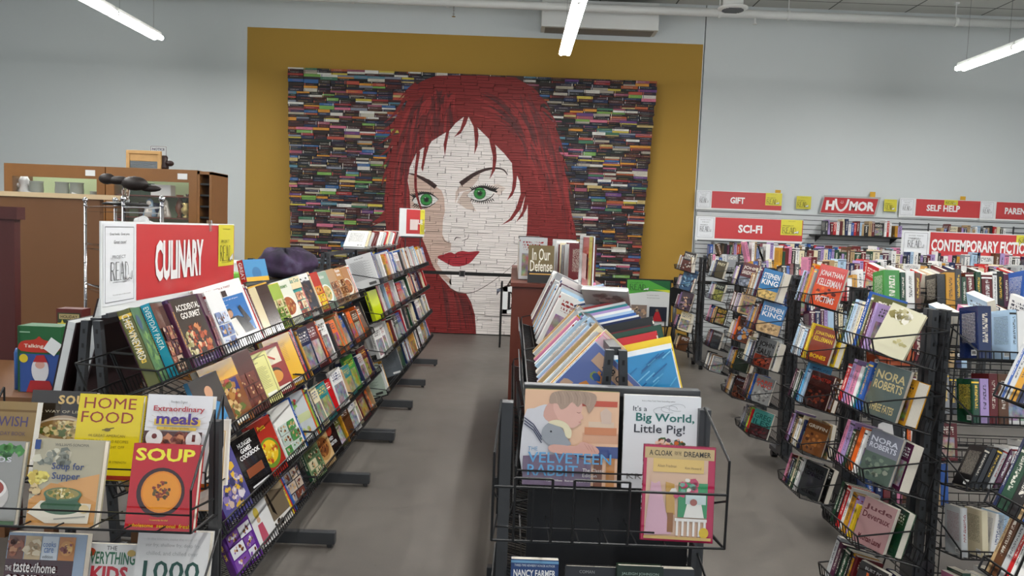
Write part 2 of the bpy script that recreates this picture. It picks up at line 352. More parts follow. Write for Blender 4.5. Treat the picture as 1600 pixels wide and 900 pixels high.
mi = mural.matrix_world.inverted()
def local_parent(o): o.parent = mural; o.matrix_parent_inverse = mi; return o
# painted regions in picture pixels -> mural plane
def mp(pts): return [(lambda v: (v.x, v.z))(at(a, b, YM)) for a, b in pts]
def c1(*p): return [(440+a/5, 100+b/5) for a, b in p]
def c2(*p): return [(740+a/5, 100+b/5) for a, b in p]
def c3(*p): return [(580+a/5, 240+b/5) for a, b in p]
def c4(*p): return [(580+a/5, 360+b/5) for a, b in p]
def smooth(pts, n=3, closed=True):
    out = []; N = len(pts)
    for i in range(N if closed else N-1):
        p0, p1, p2, p3 = (pts[(i-1) % N] if closed or i else pts[0]), pts[i], pts[(i+1) % N], (pts[(i+2) % N] if closed or i < N-2 else pts[-1])
        for j in range(n):
            t = j/n; out.append(tuple(.5*(2*p1[q]+(p2[q]-p0[q])*t+(2*p0[q]-5*p1[q]+4*p2[q]-p3[q])*t*t+(3*p1[q]-p0[q]-3*p2[q]+p3[q])*t**3) for q in (0, 1)))
    if not closed: out.append(pts[-1])
    return out
def stroke(pts, ws, n=5):      # tapered brush stroke
    P = smooth(pts, n, False); N = len(P)-1; L = []; Rr = []
    for i, (x, y) in enumerate(P):
        a = P[max(0, i-1)]; c = P[min(N, i+1)]; d = math.hypot(c[0]-a[0], c[1]-a[1]) or 1; nx, ny = -(c[1]-a[1])/d, (c[0]-a[0])/d
        t = i/N*(len(ws)-1); k = min(len(ws)-2, int(t)); w = ws[k]+(ws[k+1]-ws[k])*(t-k)
        L.append((x+nx*w/2, y+ny*w/2)); Rr.append((x-nx*w/2, y-ny*w/2))
    return L+Rr[::-1]
def clip_rect(poly, x0, x1, z0, z1):
    for ax, lim, sg in ((0, x0, 1), (0, x1, -1), (1, z0, 1), (1, z1, -1)):
        out = []
        for i in range(len(poly)):
            a, c = poly[i-1], poly[i]; ia = (a[ax]-lim)*sg >= 0; ic = (c[ax]-lim)*sg >= 0
            if ia != ic:
                t = (lim-a[ax])/(c[ax]-a[ax]); out.append((a[0]+(c[0]-a[0])*t, a[1]+(c[1]-a[1])*t))
            if ic: out.append(c)
        poly = out
        if len(poly) < 3: return None
    return poly
def paint(mb, pts, layer, col, px=True):
    P = mp(pts) if px else pts
    tris = geo.tessellate_polygon([[Vector((x, z, 0)) for x, z in P]])
    c = lin(col); off = .0007*layer
    for t in tris:
        T = [P[i] for i in t]; lo = min(p[1] for p in T); hi = max(p[1] for p in T); xa = min(p[0] for p in T); xb = max(p[0] for p in T)
        for z0, z1, row in courses:
            if z1 < lo or z0 > hi: continue
            for (bx0, bx1, bz0, bz1, y) in row:
                if bx1 < xa or bx0 > xb or bz1 < lo or bz0 > hi: continue
                q = clip_rect(T, bx0, bx1, bz0, bz1)
                if q: mb.add([(x, y-off, zz) for x, zz in q], [tuple(range(len(q)))], None, [c])
hairL = c1((1700, 95), (1450, 88), (1210, 90), (1100, 130), (1000, 200), (975, 240), (940, 270), (985, 280), (950, 370), (900, 440), (850, 470), (790, 520), (900, 500), (920, 545), (860, 560), (810, 580), (890, 585), (865, 640), (850, 720), (832, 800), (815, 900)) + \
    c3((112, 260), (102, 350), (105, 440), (60, 500), (0, 545), (110, 520), (118, 600), (118, 800), (60, 1000))+c4((200, 700), (220, 800), (818, 812), (806, 680), (790, 600), (762, 520), (738, 487), (600, 380))
hair = hairL
# right edge of the hair, from the chin upwards to the crown
hair += c4((900, 440), (1058, 436), (1090, 378), (1102, 432), (1130, 372), (1140, 436), (1300, 436), (1560, 436))
hair += [(906, 420), (902, 380), (898, 352), (892, 330), (886, 300), (883, 280), (881, 262)]
hair += c2((715, 790), (690, 740), (660, 690), (672, 625), (640, 600), (650, 540), (640, 470), (600, 430), (545, 380), (520, 320), (560, 300), (490, 250), (460, 215), (420, 160), (330, 105), (180, 97), (50, 92))
hb = MB(); paint(hb, hair, 1, '#7c1716')
# tonal strands painted through the hair
crown = (716, 160)
for i in range(230):
    r = random.Random(500+i)
    if i < 130:      # left half, sweeping down from the crown
        f_ = (i+.5)/130; ex = 612+f_*90+r.uniform(-8, 8); ey = 420-f_*150+r.uniform(-60, 40)
        st = (crown[0]-r.uniform(0, 60)*(1-f_*.3), crown[1]-30+r.uniform(0, 40)); mid = (st[0]*.22+ex*.78-26*(1-f_), st[1]*.86+ey*.14-4)
    else:
        f_ = (i-130+.5)/100; ex = 894-f_*70+r.uniform(-8, 8); ey = 430-f_*150+r.uniform(-70, 20)
        st = (crown[0]+r.uniform(10, 110), crown[1]-28+r.uniform(0, 45)); mid = (st[0]*.22+ex*.78+22*(1-f_), st[1]*.84+ey*.16-4)
    a = r.uniform(0, .6); e_ = min(1, a+r.uniform(.2, .5))
    def bez(t): return tuple((1-t)**2*st[q]+2*t*(1-t)*mid[q]+t*t*(ex, ey)[q] for q in (0, 1))
    pts = [bez(a+(e_-a)*t/4) for t in range(5)]
    if any(p[1] > 245 and 648 < p[0] < 824 for p in pts): pts = [p for p in pts if not (p[1] > 235 and 645 < p[0] < 826)]
    if len(pts) < 3: continue
    w = r.uniform(2.5, 6)
    paint(hb, stroke(pts, [.5, w, w*.8, .4], 2), 1.3+i*.011, r.choice(['#5a1819', '#641a1b', '#8f2526', '#6e1c1d', '#4f1617', '#962a2a']))
for i in range(14):
    r = random.Random(900+i); x = 690+i*3.4; pts = [(x, 440+i*2), (x+6+i*.4, 470+i), (x+10+i*.8, 520)]
    paint(hb, stroke(pts, [.5, r.uniform(2, 5), .5], 2), 1.3+i*.02, r.choice(['#521617', '#5e1919', '#7e2222']))
wl = [((640, 138), (628, 160), (614, 178)), ((634, 152), (618, 176), (600, 192)), ((628, 172), (612, 196), (596, 210)), ((622, 196), (608, 214), (590, 226)), ((616, 216), (606, 234), (592, 244)), ((610, 236), (604, 250), (596, 262)), ((612, 325), (600, 342), (578, 354)), ((650, 130), (636, 142), (622, 156)), ((606, 262), (600, 276), (596, 290))]
wr = [((820, 132), (836, 142), (848, 158)), ((834, 146), (850, 158), (860, 172)), ((846, 168), (862, 182), (872, 200)), ((856, 188), (868, 204), (878, 226)), ((862, 206), (874, 222), (882, 242)), ((870, 236), (880, 250), (888, 268)), ((876, 262), (886, 282), (894, 304))]
for i, t in enumerate(wl+wr): paint(hb, stroke(list(t), [5, 4, .4]), 1.1+.01*i, '#7c1716')
local_parent(tag(hb.build('painted_hair', M['paint']), 'red painted hair with darker strands'))
face = c3((350, 0))+[(649.5, 240.5), (660, 231), (663, 230)]+[(658, 262), (660.4, 268.5), (665, 246), (670, 228), (675, 220), (697, 206.5), (693, 226), (695, 244.5), (698, 226), (702, 204), (712, 192), (725, 182), (719, 202), (709, 214.5), (720, 208), (728, 194), (732, 182), (740, 198), (742, 222), (741, 241.5), (746, 228), (747.8, 211), (746, 199), (764, 217), (770, 244), (769.5, 264), (765, 279.5), (773.5, 266), (776, 248), (773, 225), (788, 240), (800, 255), (801.5, 280), (799.5, 298), (792, 313.5), (801, 305), (806, 292), (808, 274), (812, 284), (813.5, 303), (806, 326), (796, 342), (783, 352), (800, 344), (814, 326), (821, 304), (816, 330), (806, 347.5), (816.5, 338), (823, 326), (824.4, 319), (824.5, 340), (823, 364), (818, 392), (813, 406), (805, 424), (792, 446), (776, 452)]
face += [(776, 462), (780, 456), (800, 446), (850, 446), (850, 523), (744, 523), (742, 492), (736, 472), (728, 458), (714, 456), (704, 450), (688, 432), (676, 415), (665, 385), (650, 350), (641, 324), (640, 300), (637, 282), (640, 262)]
fb = MB(); paint(fb, face, 4, '#e8e0dc')
tint = [(637.5, 274), (648, 272), (662, 276), (678, 289), (690, 298), (694, 310), (695, 330), (692, 345), (691, 366), (696, 376), (705, 380), (704, 392), (686, 400), (683, 412), (694, 428), (704, 436), (706, 446), (688, 432), (676, 415), (665, 385), (650, 350), (641, 324), (640, 300)]
paint(fb, tint, 4.6, '#c9aea0'); paint(fb, [(720, 288), (738, 276), (752, 268), (746, 282), (734, 296), (718, 300), (711, 318), (712, 300)], 4.6, '#cdb9ae')
paint(fb, [(758, 292), (778, 287), (790, 294), (780, 306), (770, 298)], 4.6, '#d6c6bd'); paint(fb, c4((620, 350), (720, 340), (730, 430), (700, 470), (640, 460), (610, 410)), 4.6, '#efe9e6')
paint(fb, [(724, 300), (738, 296), (736, 316), (744, 330), (728, 326), (714, 316)], 4.7, '#cbb8ac')
local_parent(fb.build('painted_face', M['paint']))
def feature(name, items, label=None):
    q = MB()
    for pts, layer, col in items: paint(q, pts, layer, col)
    o = q.build(name, M['paint']); local_parent(o)
    if label: o['label'] = label
    return o
dk = '#16100f'
def eye(cx, cy, al, up, lo, lashes):
    it = [(stroke(c3(*up), [1, 4.6, 5, 2.5]), 5, dk), (smooth(c3(*al), 3), 5.5, '#dcdcd8'), (stroke(c3(*lo), [.6, 1.6, 1]), 6, dk)]
    circ = lambda r: [(cx+r*cos(2*pi*i/20), cy+r*sin(2*pi*i/20)) for i in range(20)]
    it += [(circ(9.6), 6.5, '#0d3a16'), (circ(8.6), 7, '#2f8a3c'), (circ(4.6), 7.6, '#1d5a28'), (circ(3.1), 8.2, '#0b0d0b'), ([(cx-2.6, cy-3.4), (cx-.8, cy-3.8), (cx-1, cy-1.8)], 8.8, '#e8e8e8')]
    for a, bq, w in lashes: it.append((stroke(c3(a, bq), [w, .7], 1), 5.2, dk))
    feature('painted_eye', it, 'green eye with black lashes')
def lashset(base, tips, w=3.6): return [(base[i], tips[i], w) for i in range(len(base))]
rb = [(800+i*12, 288-i*3+(i > 4)*(i-4)*4.5) for i in range(14)]; rt_ = [(770+i*17.5, 262-i*4+(i > 7)*(i-7)*9) for i in range(14)]
rl = [(790+i*14, 352+14*sin(i/11*pi)) for i in range(12)]; rlt = [(775+i*17, 372+22*sin(i/11*pi)) for i in range(12)]
eye(749.6, 302, [(752, 328), (785, 292), (830, 272), (880, 272), (925, 288), (948, 306), (930, 336), (890, 362), (850, 370), (800, 358)], [(748, 334), (800, 284), (868, 262), (930, 280), (985, 300)], [(775, 348), (850, 374), (930, 345), (960, 310)], lashset(rb, rt_)+lashset(rl, rlt, 2))
lb = [(345+i*12, 345-i*4+(i > 5)*(i-5)*6) for i in range(12)]; lt_ = [(298+i*15, 315-i*4+(i > 6)*(i-6)*6) for i in range(12)]
ll = [(345+i*13, 392+20*sin(i/10*pi)) for i in range(10)]; llt = [(318+i*15, 412+22*sin(i/10*pi)) for i in range(10)]
eye(666, 312, [(325, 370), (355, 335), (400, 318), (445, 316), (490, 335), (520, 360), (490, 388), (445, 412), (395, 412), (350, 395)], [(318, 372), (350, 330), (400, 312), (460, 318), (522, 360)], [(340, 392), (400, 416), (450, 414), (500, 384)], lashset(lb, lt_)+lashset(ll, llt, 2))
feature('painted_eyebrow', [(stroke(c3((697, 238), (740, 206), (800, 165), (870, 132), (940, 116), (1000, 116), (1040, 132), (1064, 165)), [7.5, 7, 5.5, 4, 2.8, 2.4, 1.4]), 5, '#351a16')])
feature('painted_eyebrow', [(stroke(c3((290, 155), (340, 165), (400, 195), (455, 225), (505, 262)), [1.5, 3, 5, 7, 7]), 5, '#351a16')])
feature('painted_lips', [(smooth(c4((515, 208), (570, 186), (605, 172), (632, 174), (650, 185), (672, 170), (712, 160), (760, 168), (845, 163), (815, 205), (775, 250), (715, 277), (640, 280), (580, 252)), 3), 5, '#a01d2b'), (stroke(c4((530, 208), (600, 205), (660, 212), (740, 195), (835, 166)), [.4, 1, .4]), 5.6, '#6e1018')], 'red painted lips')
feature('painted_nose', [(stroke(c3((556, 652), (578, 686), (620, 698)), [.5, 1, .5]), 5, '#4a3d38'), (stroke(c3((650, 677), (664, 656), (700, 658)), [1, 1.6, .6]), 5, '#3a2a26'), (stroke(c3((762, 628), (752, 664), (706, 684)), [.5, 1, .5]), 5, '#4a3d38')])
feature('painted_jaw_line', [(stroke(c4((1140, 240), (1050, 322), (950, 398), (850, 460), (780, 488), (700, 490), (650, 476), (615, 448)), [.5, 1, 1, .8]), 5, '#54443e')])
# loose strands over the face
for pts, ws in (([(654, 236), (649.5, 270), (650, 298), (655, 318), (661.6, 336.5)], [5.5, 4, 4, 3, .4]), ([(771, 222), (773, 245), (771, 264), (765, 279.5)], [4, 6, 4, .3])):
    feature('painted_strand', [(stroke(pts, ws), 9, '#7c1716')])
# the books themselves
allb = [(bk, ci) for ci, (z0, z1, row) in enumerate(courses) for bk in row]
def inside(x, z, P):
    c = False
    for i in range(len(P)):
        a, q = P[i-1], P[i]
        if (a[1] > z) != (q[1] > z) and x < (q[0]-a[0])*(z-a[1])/(q[1]-a[1])+a[0]: c = not c
    return c
HP = mp(hair); FP = mp(face)
def mbook(mb, bk, r, painted):
    x0, x1, z0, z1, y = bk
    if painted: mb.col = lin('#3a2a26'); mb.ink = lin('#3a2a26')[:3]+(0,)
    else:
        mb.col = lin(r.choice(darks) if r.random() < .66 else r.choice(lights)); lum = sum(mb.col[:3])
        mb.ink = lin(r.choice(['#d8d4c8', '#c8a850', '#b8b8c0', '#c86050']) if lum < .6 else r.choice(['#202020', '#5a1818', '#203060']))[:3]+(r.random(),)
    u0, u1 = (2, 3) if r.random() < .75 else (3, 2)
    T = [(-3, -3)]*4
    mb.box(x0, x1, y, YMB, z0, z1, [T, T, [(u0, 0), (u1, 0), (u1, 1), (u0, 1)], T, T, T])
big = sorted([bk for bk, ci in allb if not inside((bk[0]+bk[1])/2, (bk[2]+bk[3])/2, HP) and not inside((bk[0]+bk[1])/2, (bk[2]+bk[3])/2, FP) and bk[2] > .9], key=lambda q: -(q[1]-q[0])*(q[3]-q[2]))[:100]
bigs = set(big); rest = MB(); r = random.Random(77)
for bk, ci in allb:
    cx, cz = (bk[0]+bk[1])/2, (bk[2]+bk[3])/2
    if bk in bigs:
        q = MB(); mbook(q, bk, r, False); local_parent(q.build('book', M['spine']))
    else: mbook(rest, bk, r, inside(cx, cz, HP) or inside(cx, cz, FP))
o = rest.build('book', M['spine']); o['kind'] = 'stuff'; o['label'] = 'the many smaller stacked books of the mural'; local_parent(o)
q = MB(); q.box(mxl(0)+.05, mxr(0)-.06, YMB, YB-.008, .0, ZT-.04); local_parent(q.build('backing_board', M['black']))
# ---------------------------------------------------------------- books
PAL = {'black': '#161616', 'charcoal': '#2e3034', 'navy': '#16244e', 'blue': '#20509c', 'sky blue': '#4f9fd0', 'teal': '#1c7a80', 'dark green': '#16402a', 'green': '#3c8a3c', 'lime green': '#96b83a',
       'yellow': '#e0c02a', 'golden': '#c08a1c', 'orange': '#d8601c', 'red': '#b81c20', 'maroon': '#5e1418', 'pink': '#cf7fa0', 'purple': '#54286e', 'lilac': '#a48cc0', 'white': '#e4e4e2', 'cream': '#ddd2b0',
       'tan': '#b0946a', 'brown': '#5a3820', 'grey': '#85888c', 'pale blue': '#a8c4dc', 'pale grey': '#b9bcbd', 'rust': '#8c3c1c', 'plum': '#4c1a3a', 'olive': '#5a5c2c'}
ORD = ['zeroth', 'first', 'second', 'third', 'fourth', 'fifth', 'sixth', 'seventh', 'eighth', 'ninth', 'tenth', 'eleventh', 'twelfth', 'thirteenth', 'fourteenth', 'fifteenth', 'sixteenth', 'seventeenth', 'eighteenth', 'nineteenth', 'twentieth'] + \
      ['twenty-'+x for x in ('first', 'second', 'third', 'fourth', 'fifth', 'sixth', 'seventh', 'eighth', 'ninth')] + ['thirtieth'] + ['thirty-'+x for x in ('first', 'second', 'third', 'fourth', 'fifth', 'sixth', 'seventh', 'eighth', 'ninth')] + ['fortieth'] + ['forty-'+x for x in ('first', 'second', 'third', 'fourth', 'fifth', 'sixth', 'seventh', 'eighth', 'ninth')]
STUFF = MB()      # the far, uncountable rest of the books
def cover_geo(mb, w, t, h, hard, col, ink, seed):
    """case of a book: spine on the left (-x), front cover towards -y, standing on z=0"""
    mb.col = lin(col); mb.ink = lin(ink)[:3]+(seed,)
    c = min(.0028, t*.2) if hard else .0007; r = min(t/2, .006) if hard else min(t/2, .002)
    X0, X1, Y0, Y1 = -w/2, w/2, -t/2, t/2
    out = [(X1, Y0), (X0+r, Y0), (X0+r*.3, Y0+r*.3), (X0, Y0+r), (X0, Y1-r), (X0+r*.3, Y1-r*.3), (X0+r, Y1), (X1, Y1)]
    inn = [(X1, Y0+c), (X0+r+c, Y0+c), (X0+r*.3+c, Y0+r*.3+c), (X0+c, Y0+r), (X0+c, Y1-r), (X0+r*.3+c, Y1-r*.3-c), (X0+r+c, Y1-c), (X1, Y1-c)]
    n = len(out)
    ps = [(x, y, z) for x, y in out for z in (0, h)] + [(x, y, z) for x, y in inn for z in (0, h)]
    fs = []; uv = []
    for i in range(n-1):
        a, b_ = 2*i, 2*i+2; p, q = out[i], out[i+1]
        fs.append((a, b_, b_+1, a+1))
        if i == 0: f_ = lambda x, y, z: ((x-X0)/w, z/h)
        elif i == n-2: f_ = lambda x, y, z: (1+(X1-x)/w, z/h)
        else: f_ = lambda x, y, z: (2+(1-z/h), (y-Y0)/t)
        uv.append([f_(p[0], p[1], 0), f_(q[0], q[1], 0), f_(q[0], q[1], h), f_(p[0], p[1], h)])
    for i in range(n-1):
        a, b_ = 2*n+2*i, 2*n+2*i+2; fs.append((b_, a, a+1, b_+1)); uv.append(None)
        fs.append((2*i, 2*i+2, b_, a)[::-1]); uv.append(None); fs.append((2*i+1, 2*i+3, b_+1, a+1)); uv.append(None)
    for i in (0, n-1): fs.append((2*i, 2*i+1, 2*n+2*i+1, 2*n+2*i)); uv.append(None)
    mb.add(ps, fs, uv)
def pages_geo(mb, w, t, h, hard):
    e = .003 if hard else .0004; c = min(.0028, t*.2) if hard else .0007
    mb.box(-w/2+c*1.2, w/2-e, -t/2+c, t/2-c, e, h-e)
BOOKN = 0
def book(name, mw, w, t, h, col='white', ink=None, hard=False, label=None, group=None, seed=None, parts=False, art=None, back=None, spine=None, gloss=False, white=False):
    global BOOKN; BOOKN += 1
    r = random.Random(BOOKN*7919); seed = r.random() if seed is None else seed
    cc = PAL.get(col, col)
    if ink is None:
        lum = sum(lin(cc)[:3]); ink = r.choice(['#f0ece0', '#e8c040', '#f4f4f4', '#d8d0c0']) if lum < .75 else r.choice(['#202020', '#8a1a1a', '#203a70', '#303030'])
    mats = [M['gloss_cover'] if gloss else M['cover'], M['whitepages'] if white else M['pages']]
    if parts or art or back or spine:
        e = empty(name, mw, label, 'book', group)
        q = MB(); cover_geo(q, w, t, h, hard, cc, ink, seed); q.build('cover', mats[0], e)
        q = MB(); pages_geo(q, w, t, h, hard); q.build('page_block', mats[1], e)
        pm = M['gloss_print'] if gloss else M['print']
        if art: a = Art(lambda u, v, l: (-w/2+u, -t/2-.00025*l-.0003, v)); art(a, w, h); a.build('cover_print', pm, e)
        if back: a = Art(lambda u, v, l: (w/2-u, t/2+.00025*l+.0003, v)); back(a, w, h); a.build('back_print', pm, e)
        if spine: a = Art(lambda u, v, l: (-w/2-.00025*l-.0003, t/2-v, h-u)); spine(a, h, t); a.build('spine_print', pm, e)
        return e
    q = MB(); cover_geo(q, w, t, h, hard, cc, ink, seed); q.mat = 1; pages_geo(q, w, t, h, hard)
    return tag(q.build(name, mats, mw=mw), label, 'book', group)
def mode_face(d): return d['mode'] != 's'
SP = []        # spec tuples may be given for a shelf: dict(mode, col, w, t, h, ...)
def shelf_frame(x, y, z, phi, tilt): return T3((x, y, z)) @ RZ(phi) @ RY(-tilt)
def place(S, y, d, rnd=None):
    """matrix for a book on a shelf; S: x out to the aisle, y along, z up. returns (matrix, advance)"""
    w, t, h = d['w'], d['t'], d['h']; mode = d.get('mode', 's'); lean = R(d.get('lean', 0)); off = d.get('off', 0)
    if mode == 's':
        adv = t+.0015; m_ = S @ T3((-w/2-.012-off, y+t/2, .004)) @ RX(-lean)
        if lean: m_ = S @ T3((-w/2-.012-off, y+(t if lean > 0 else 0), .004)) @ RX(-lean) @ T3((0, -t/2 if lean > 0 else t/2, 0)); adv = t/cos(lean)+.002
        return m_ @ RZ(pi), adv
    if mode == 'f':
        be = R(d.get('beta', 10)); adv = w*cos(be)+t*abs(sin(be))+.004
        return S @ T3((-.012-off-t/2-abs(sin(be))*w/2, y+(w*cos(be)+t*abs(sin(be)))/2, .004)) @ RY(lean) @ RZ(pi/2-be), adv
    if mode == 'fb':
        be = R(d.get('beta', 24)); adv = w*cos(be)+t*abs(sin(be))+.004
        return S @ T3((-.012-off-t/2-abs(sin(be))*w/2, y+adv/2, .004)) @ RY(lean) @ RZ(-pi/2-be), adv
    if mode == 'flat':
        adv = h+.01; return S @ T3((-w/2-.01-off, y, .004+t/2)) @ RX(-pi/2) @ RZ(pi), adv
def fill(S, L, where, group, seed, name='book', H=(.2, .26), Wd=(.15, .2), Tt=(.01, .035), pal=None, pf=.15, beta=(2, 16), hard=.5, parts=False, start='near end', lst=None, gloss=.3, white=False, noun='book', empty_p=0, kmax=99, slump=4, sgn=1, step=1.0, rev=False, lean0=0):
    r = random.Random(seed); y = .01; k = 0; P = pal or list(PAL); lst = list(lst or []); out = []; last = None
    while True:
        if lst: d = dict(lst.pop(0))
        else: d = {}
        if d.get('gap'): y += d['gap']; continue
        hd = d.get('hard', r.random() < hard)
        sz = r.random()
        d.setdefault('w', Wd[0]+(Wd[1]-Wd[0])*sz); d.setdefault('h', H[0]+(H[1]-H[0])*min(1, max(0, sz+r.uniform(-.25, .25)))); d.setdefault('t', r.uniform(*Tt)*(1 if r.random() < .8 else 1.4))
        if 'mode' not in d:
            d['mode'] = 'f' if r.random() < pf else 's'
            if d['mode'] == 'f': d.setdefault('beta', sgn*r.uniform(*beta)); d['off'] = r.uniform(0, .03); d['lean'] = r.uniform(-3, 3)
            elif lean0: d['lean'] = lean0+r.uniform(-1.5, 1.5)
            elif r.random() < .12: d['lean'] = r.uniform(-slump, slump)
        col = d.get('col') or r.choice([c for c in P if c != last]); last = col
        if y+(d['t'] if d['mode'] == 's' else d['w']*.95) > L: break
        mw, adv = place(S, y, d)
        if rev: mw, adv = place(S, L-y-adv, d)
        if d.get('hold'): adv = 0
        k += 1
        if k > kmax:
            cc = PAL.get(col, col); lum = sum(lin(cc)[:3]); STUFF.T = mw; STUFF.mat = 0
            cover_geo(STUFF, d['w'], d['t'], d['h'], False, cc, '#e8e4d8' if lum < .75 else '#303040', r.random()); STUFF.mat = 2 if white else 1; pages_geo(STUFF, d['w'], d['t'], d['h'], hd)
            y += adv
            if r.random() < empty_p: y += r.uniform(.03, .12)
            continue
        lab = d.get('label') or '%s %s, %s from the %s, %s' % (col if col in PAL else 'printed', noun, ORD[k], start, where)
        nm = name
        out.append(book(nm, mw, d['w'], d['t'], d['h'], col, d.get('ink'), hd, lab, None if d.get('label') else group, d.get('seed'), parts or d.get('parts', False), d.get('art'), d.get('back'), d.get('spine'), d.get('gloss', r.random() < gloss), white))
        y += adv*(1 if d.get('label') or mode_face(d) else step)
        if r.random() < empty_p: y += r.uniform(.03, .12)
    return out
# ---------------------------------------------------------------- wire racks
def wire_shelf(S, L, depth, lip=.042, back=.16, pitch=.026, r=.0021, parent=None, name='wire_shelf', inv=None, slant=0):
    q = MB(); n = max(2, int(L/pitch))
    for i in range(n+1):
        y = L*i/n; q.path([S@Vector((slant, y, lip)), S@Vector((0, y, 0)), S@Vector((-depth, y, 0)), S@Vector((-depth, y, back*.35))], r, 4)
    for (x, z) in ((slant, lip), (0, 0), (-depth/3, 0), (-2*depth/3, 0), (-depth, 0), (-depth, back*.35), (-depth, back)): q.bar(S@Vector((x, 0, z)), S@Vector((x, L, z)), r*1.7)
    for y in (0, L):
        q.path([S@Vector((slant, y, lip)), S@Vector((-depth, y, back)), S@Vector((-depth, y, 0)), S@Vector((0, y, 0)), S@Vector((slant, y, lip))], r*1.7)
    o = q.build(name, M['wire']); o.parent = parent; o.matrix_parent_inverse = inv
    return o
def post(parent, inv, a, c, w=.026, d=.026, name='upright', holes=True):
    q = MB(); a = Vector(a); c = Vector(c)
    q.add([p+Vector((sx*w/2, sy*d/2, 0)) for p in (a, c) for sx, sy in ((-1, -1), (1, -1), (1, 1), (-1, 1))], [(0, 1, 5, 4), (1, 2, 6, 5), (2, 3, 7, 6), (3, 0, 4, 7), (3, 2, 1, 0), (4, 5, 6, 7)])
    q.mat = 1
    if holes:
        n = int((c-a).length/.05)
        for i in range(1, n+1):
            p = c+(a-c)*((i-.3)/n); q.box(p.x-.004, p.x+.004, p.y-d/2-.0006, p.y-d/2, p.z-.009, p.z+.007)
    o = q.build(name, [M['grey_metal'], M['black']]); o.parent = parent; o.matrix_parent_inverse = inv; return o
def a_rack(label, X, Y0, Y1, ys, ztop, offs, foot, feet_side=(1, -1), tilt=15, name='display_rack', spread=.12, shelves_side=(1,), other=()):
    e = empty(name, (X, (Y0+Y1)/2, 0), label, 'rack', None); inv = e.matrix_world.inverted()
    for y in ys:
        for s in (-1, 1): post(e, inv, (X+s*spread, y, .05), (X+s*.02, y, ztop))
        q = MB(); q.box(X-(foot if -1 in feet_side else .12), X+(foot if 1 in feet_side else .12), y-.022, y+.022, .02, .085)
        for s in (-1, 1):
            if s in feet_side: q.lathe([(.014, 0), (.018, .02)], X+s*(foot-.03), y, 0, 10)
        o = q.build('foot', M['grey_metal'], bevel=.004); o.parent = e; o.matrix_parent_inverse = inv
        q = MB(); q.box(X-spread, X+spread, y-.01, y+.01, .5, .53); o = q.build('cross_brace', M['grey_metal']); o.parent = e; o.matrix_parent_inverse = inv
    q = MB(); q.box(X-.018, X+.018, ys[0]+.02, ys[-1]+.02, ztop-.02, ztop+.006); o = q.build('top_rail', M['grey_metal']); o.parent = e; o.matrix_parent_inverse = inv
    fr = {}
    for s in (1, -1):
        for li, (z, off, dep) in enumerate(offs):
            if s not in shelves_side and li not in other: continue
            S = shelf_frame(X+s*off, Y0 if s > 0 else Y1, z, 0 if s > 0 else pi, R(tilt))
            fr[(s, li)] = S
            bays = [Y0]+[y for y in ys if Y0+.1 < y < Y1-.1]+[Y1]
            if s < 0: bays = [Y1-(b_-Y0) if False else b_ for b_ in bays]
            for a, c in zip(bays, bays[1:]):
                o0 = (a-Y0) if s > 0 else (Y1-c)
                wire_shelf(S @ T3((0, o0+.008, 0)), c-a-.016, dep, parent=e, inv=inv, pitch=.026 if s in shelves_side else .06)
    return e, fr, inv
COOKPAL = ['maroon', 'red', 'yellow', 'golden', 'cream', 'white', 'navy', 'black', 'green', 'tan', 'orange', 'brown', 'pale grey', 'olive', 'blue', 'white', 'teal', 'plum']
REFPAL = ['white', 'pale grey', 'white', 'red', 'maroon', 'navy', 'black', 'white', 'golden', 'cream', 'pale blue', 'grey', 'blue', 'white', 'dark green', 'charcoal']
LV1 = [(1.165, .35, .24), (.875, .42, .25), (.575, .48, .26), (.335, .50, .27)]
XA = -1.47
rack1, fr1, inv1 = a_rack('black wire A-frame rack of cookbooks along the left of the aisle', XA, 2.45, 5.92, [2.68, 3.94, 4.91, 5.95], 1.33, LV1, .59, tilt=23, other=(1,))
LV2 = [(1.245, .44, .24), (.965, .46, .25), (.665, .50, .26), (.365, .52, .27)]
rack2, fr2, inv2 = a_rack('taller black wire rack of pale books at the far end of the left row', XA, 6.0, 9.45, [6.02, 7.07, 8.1, 9.39], 1.47, LV2, .585, tilt=19, other=(0,))
# grey top boards of the racks
q = MB(); q.box(XA-.42, XA+.02, 3.7, 5.9, 1.33, 1.345); o = q.build('top_board', M['grey_metal']); o.parent = rack1; o.matrix_parent_inverse = inv1
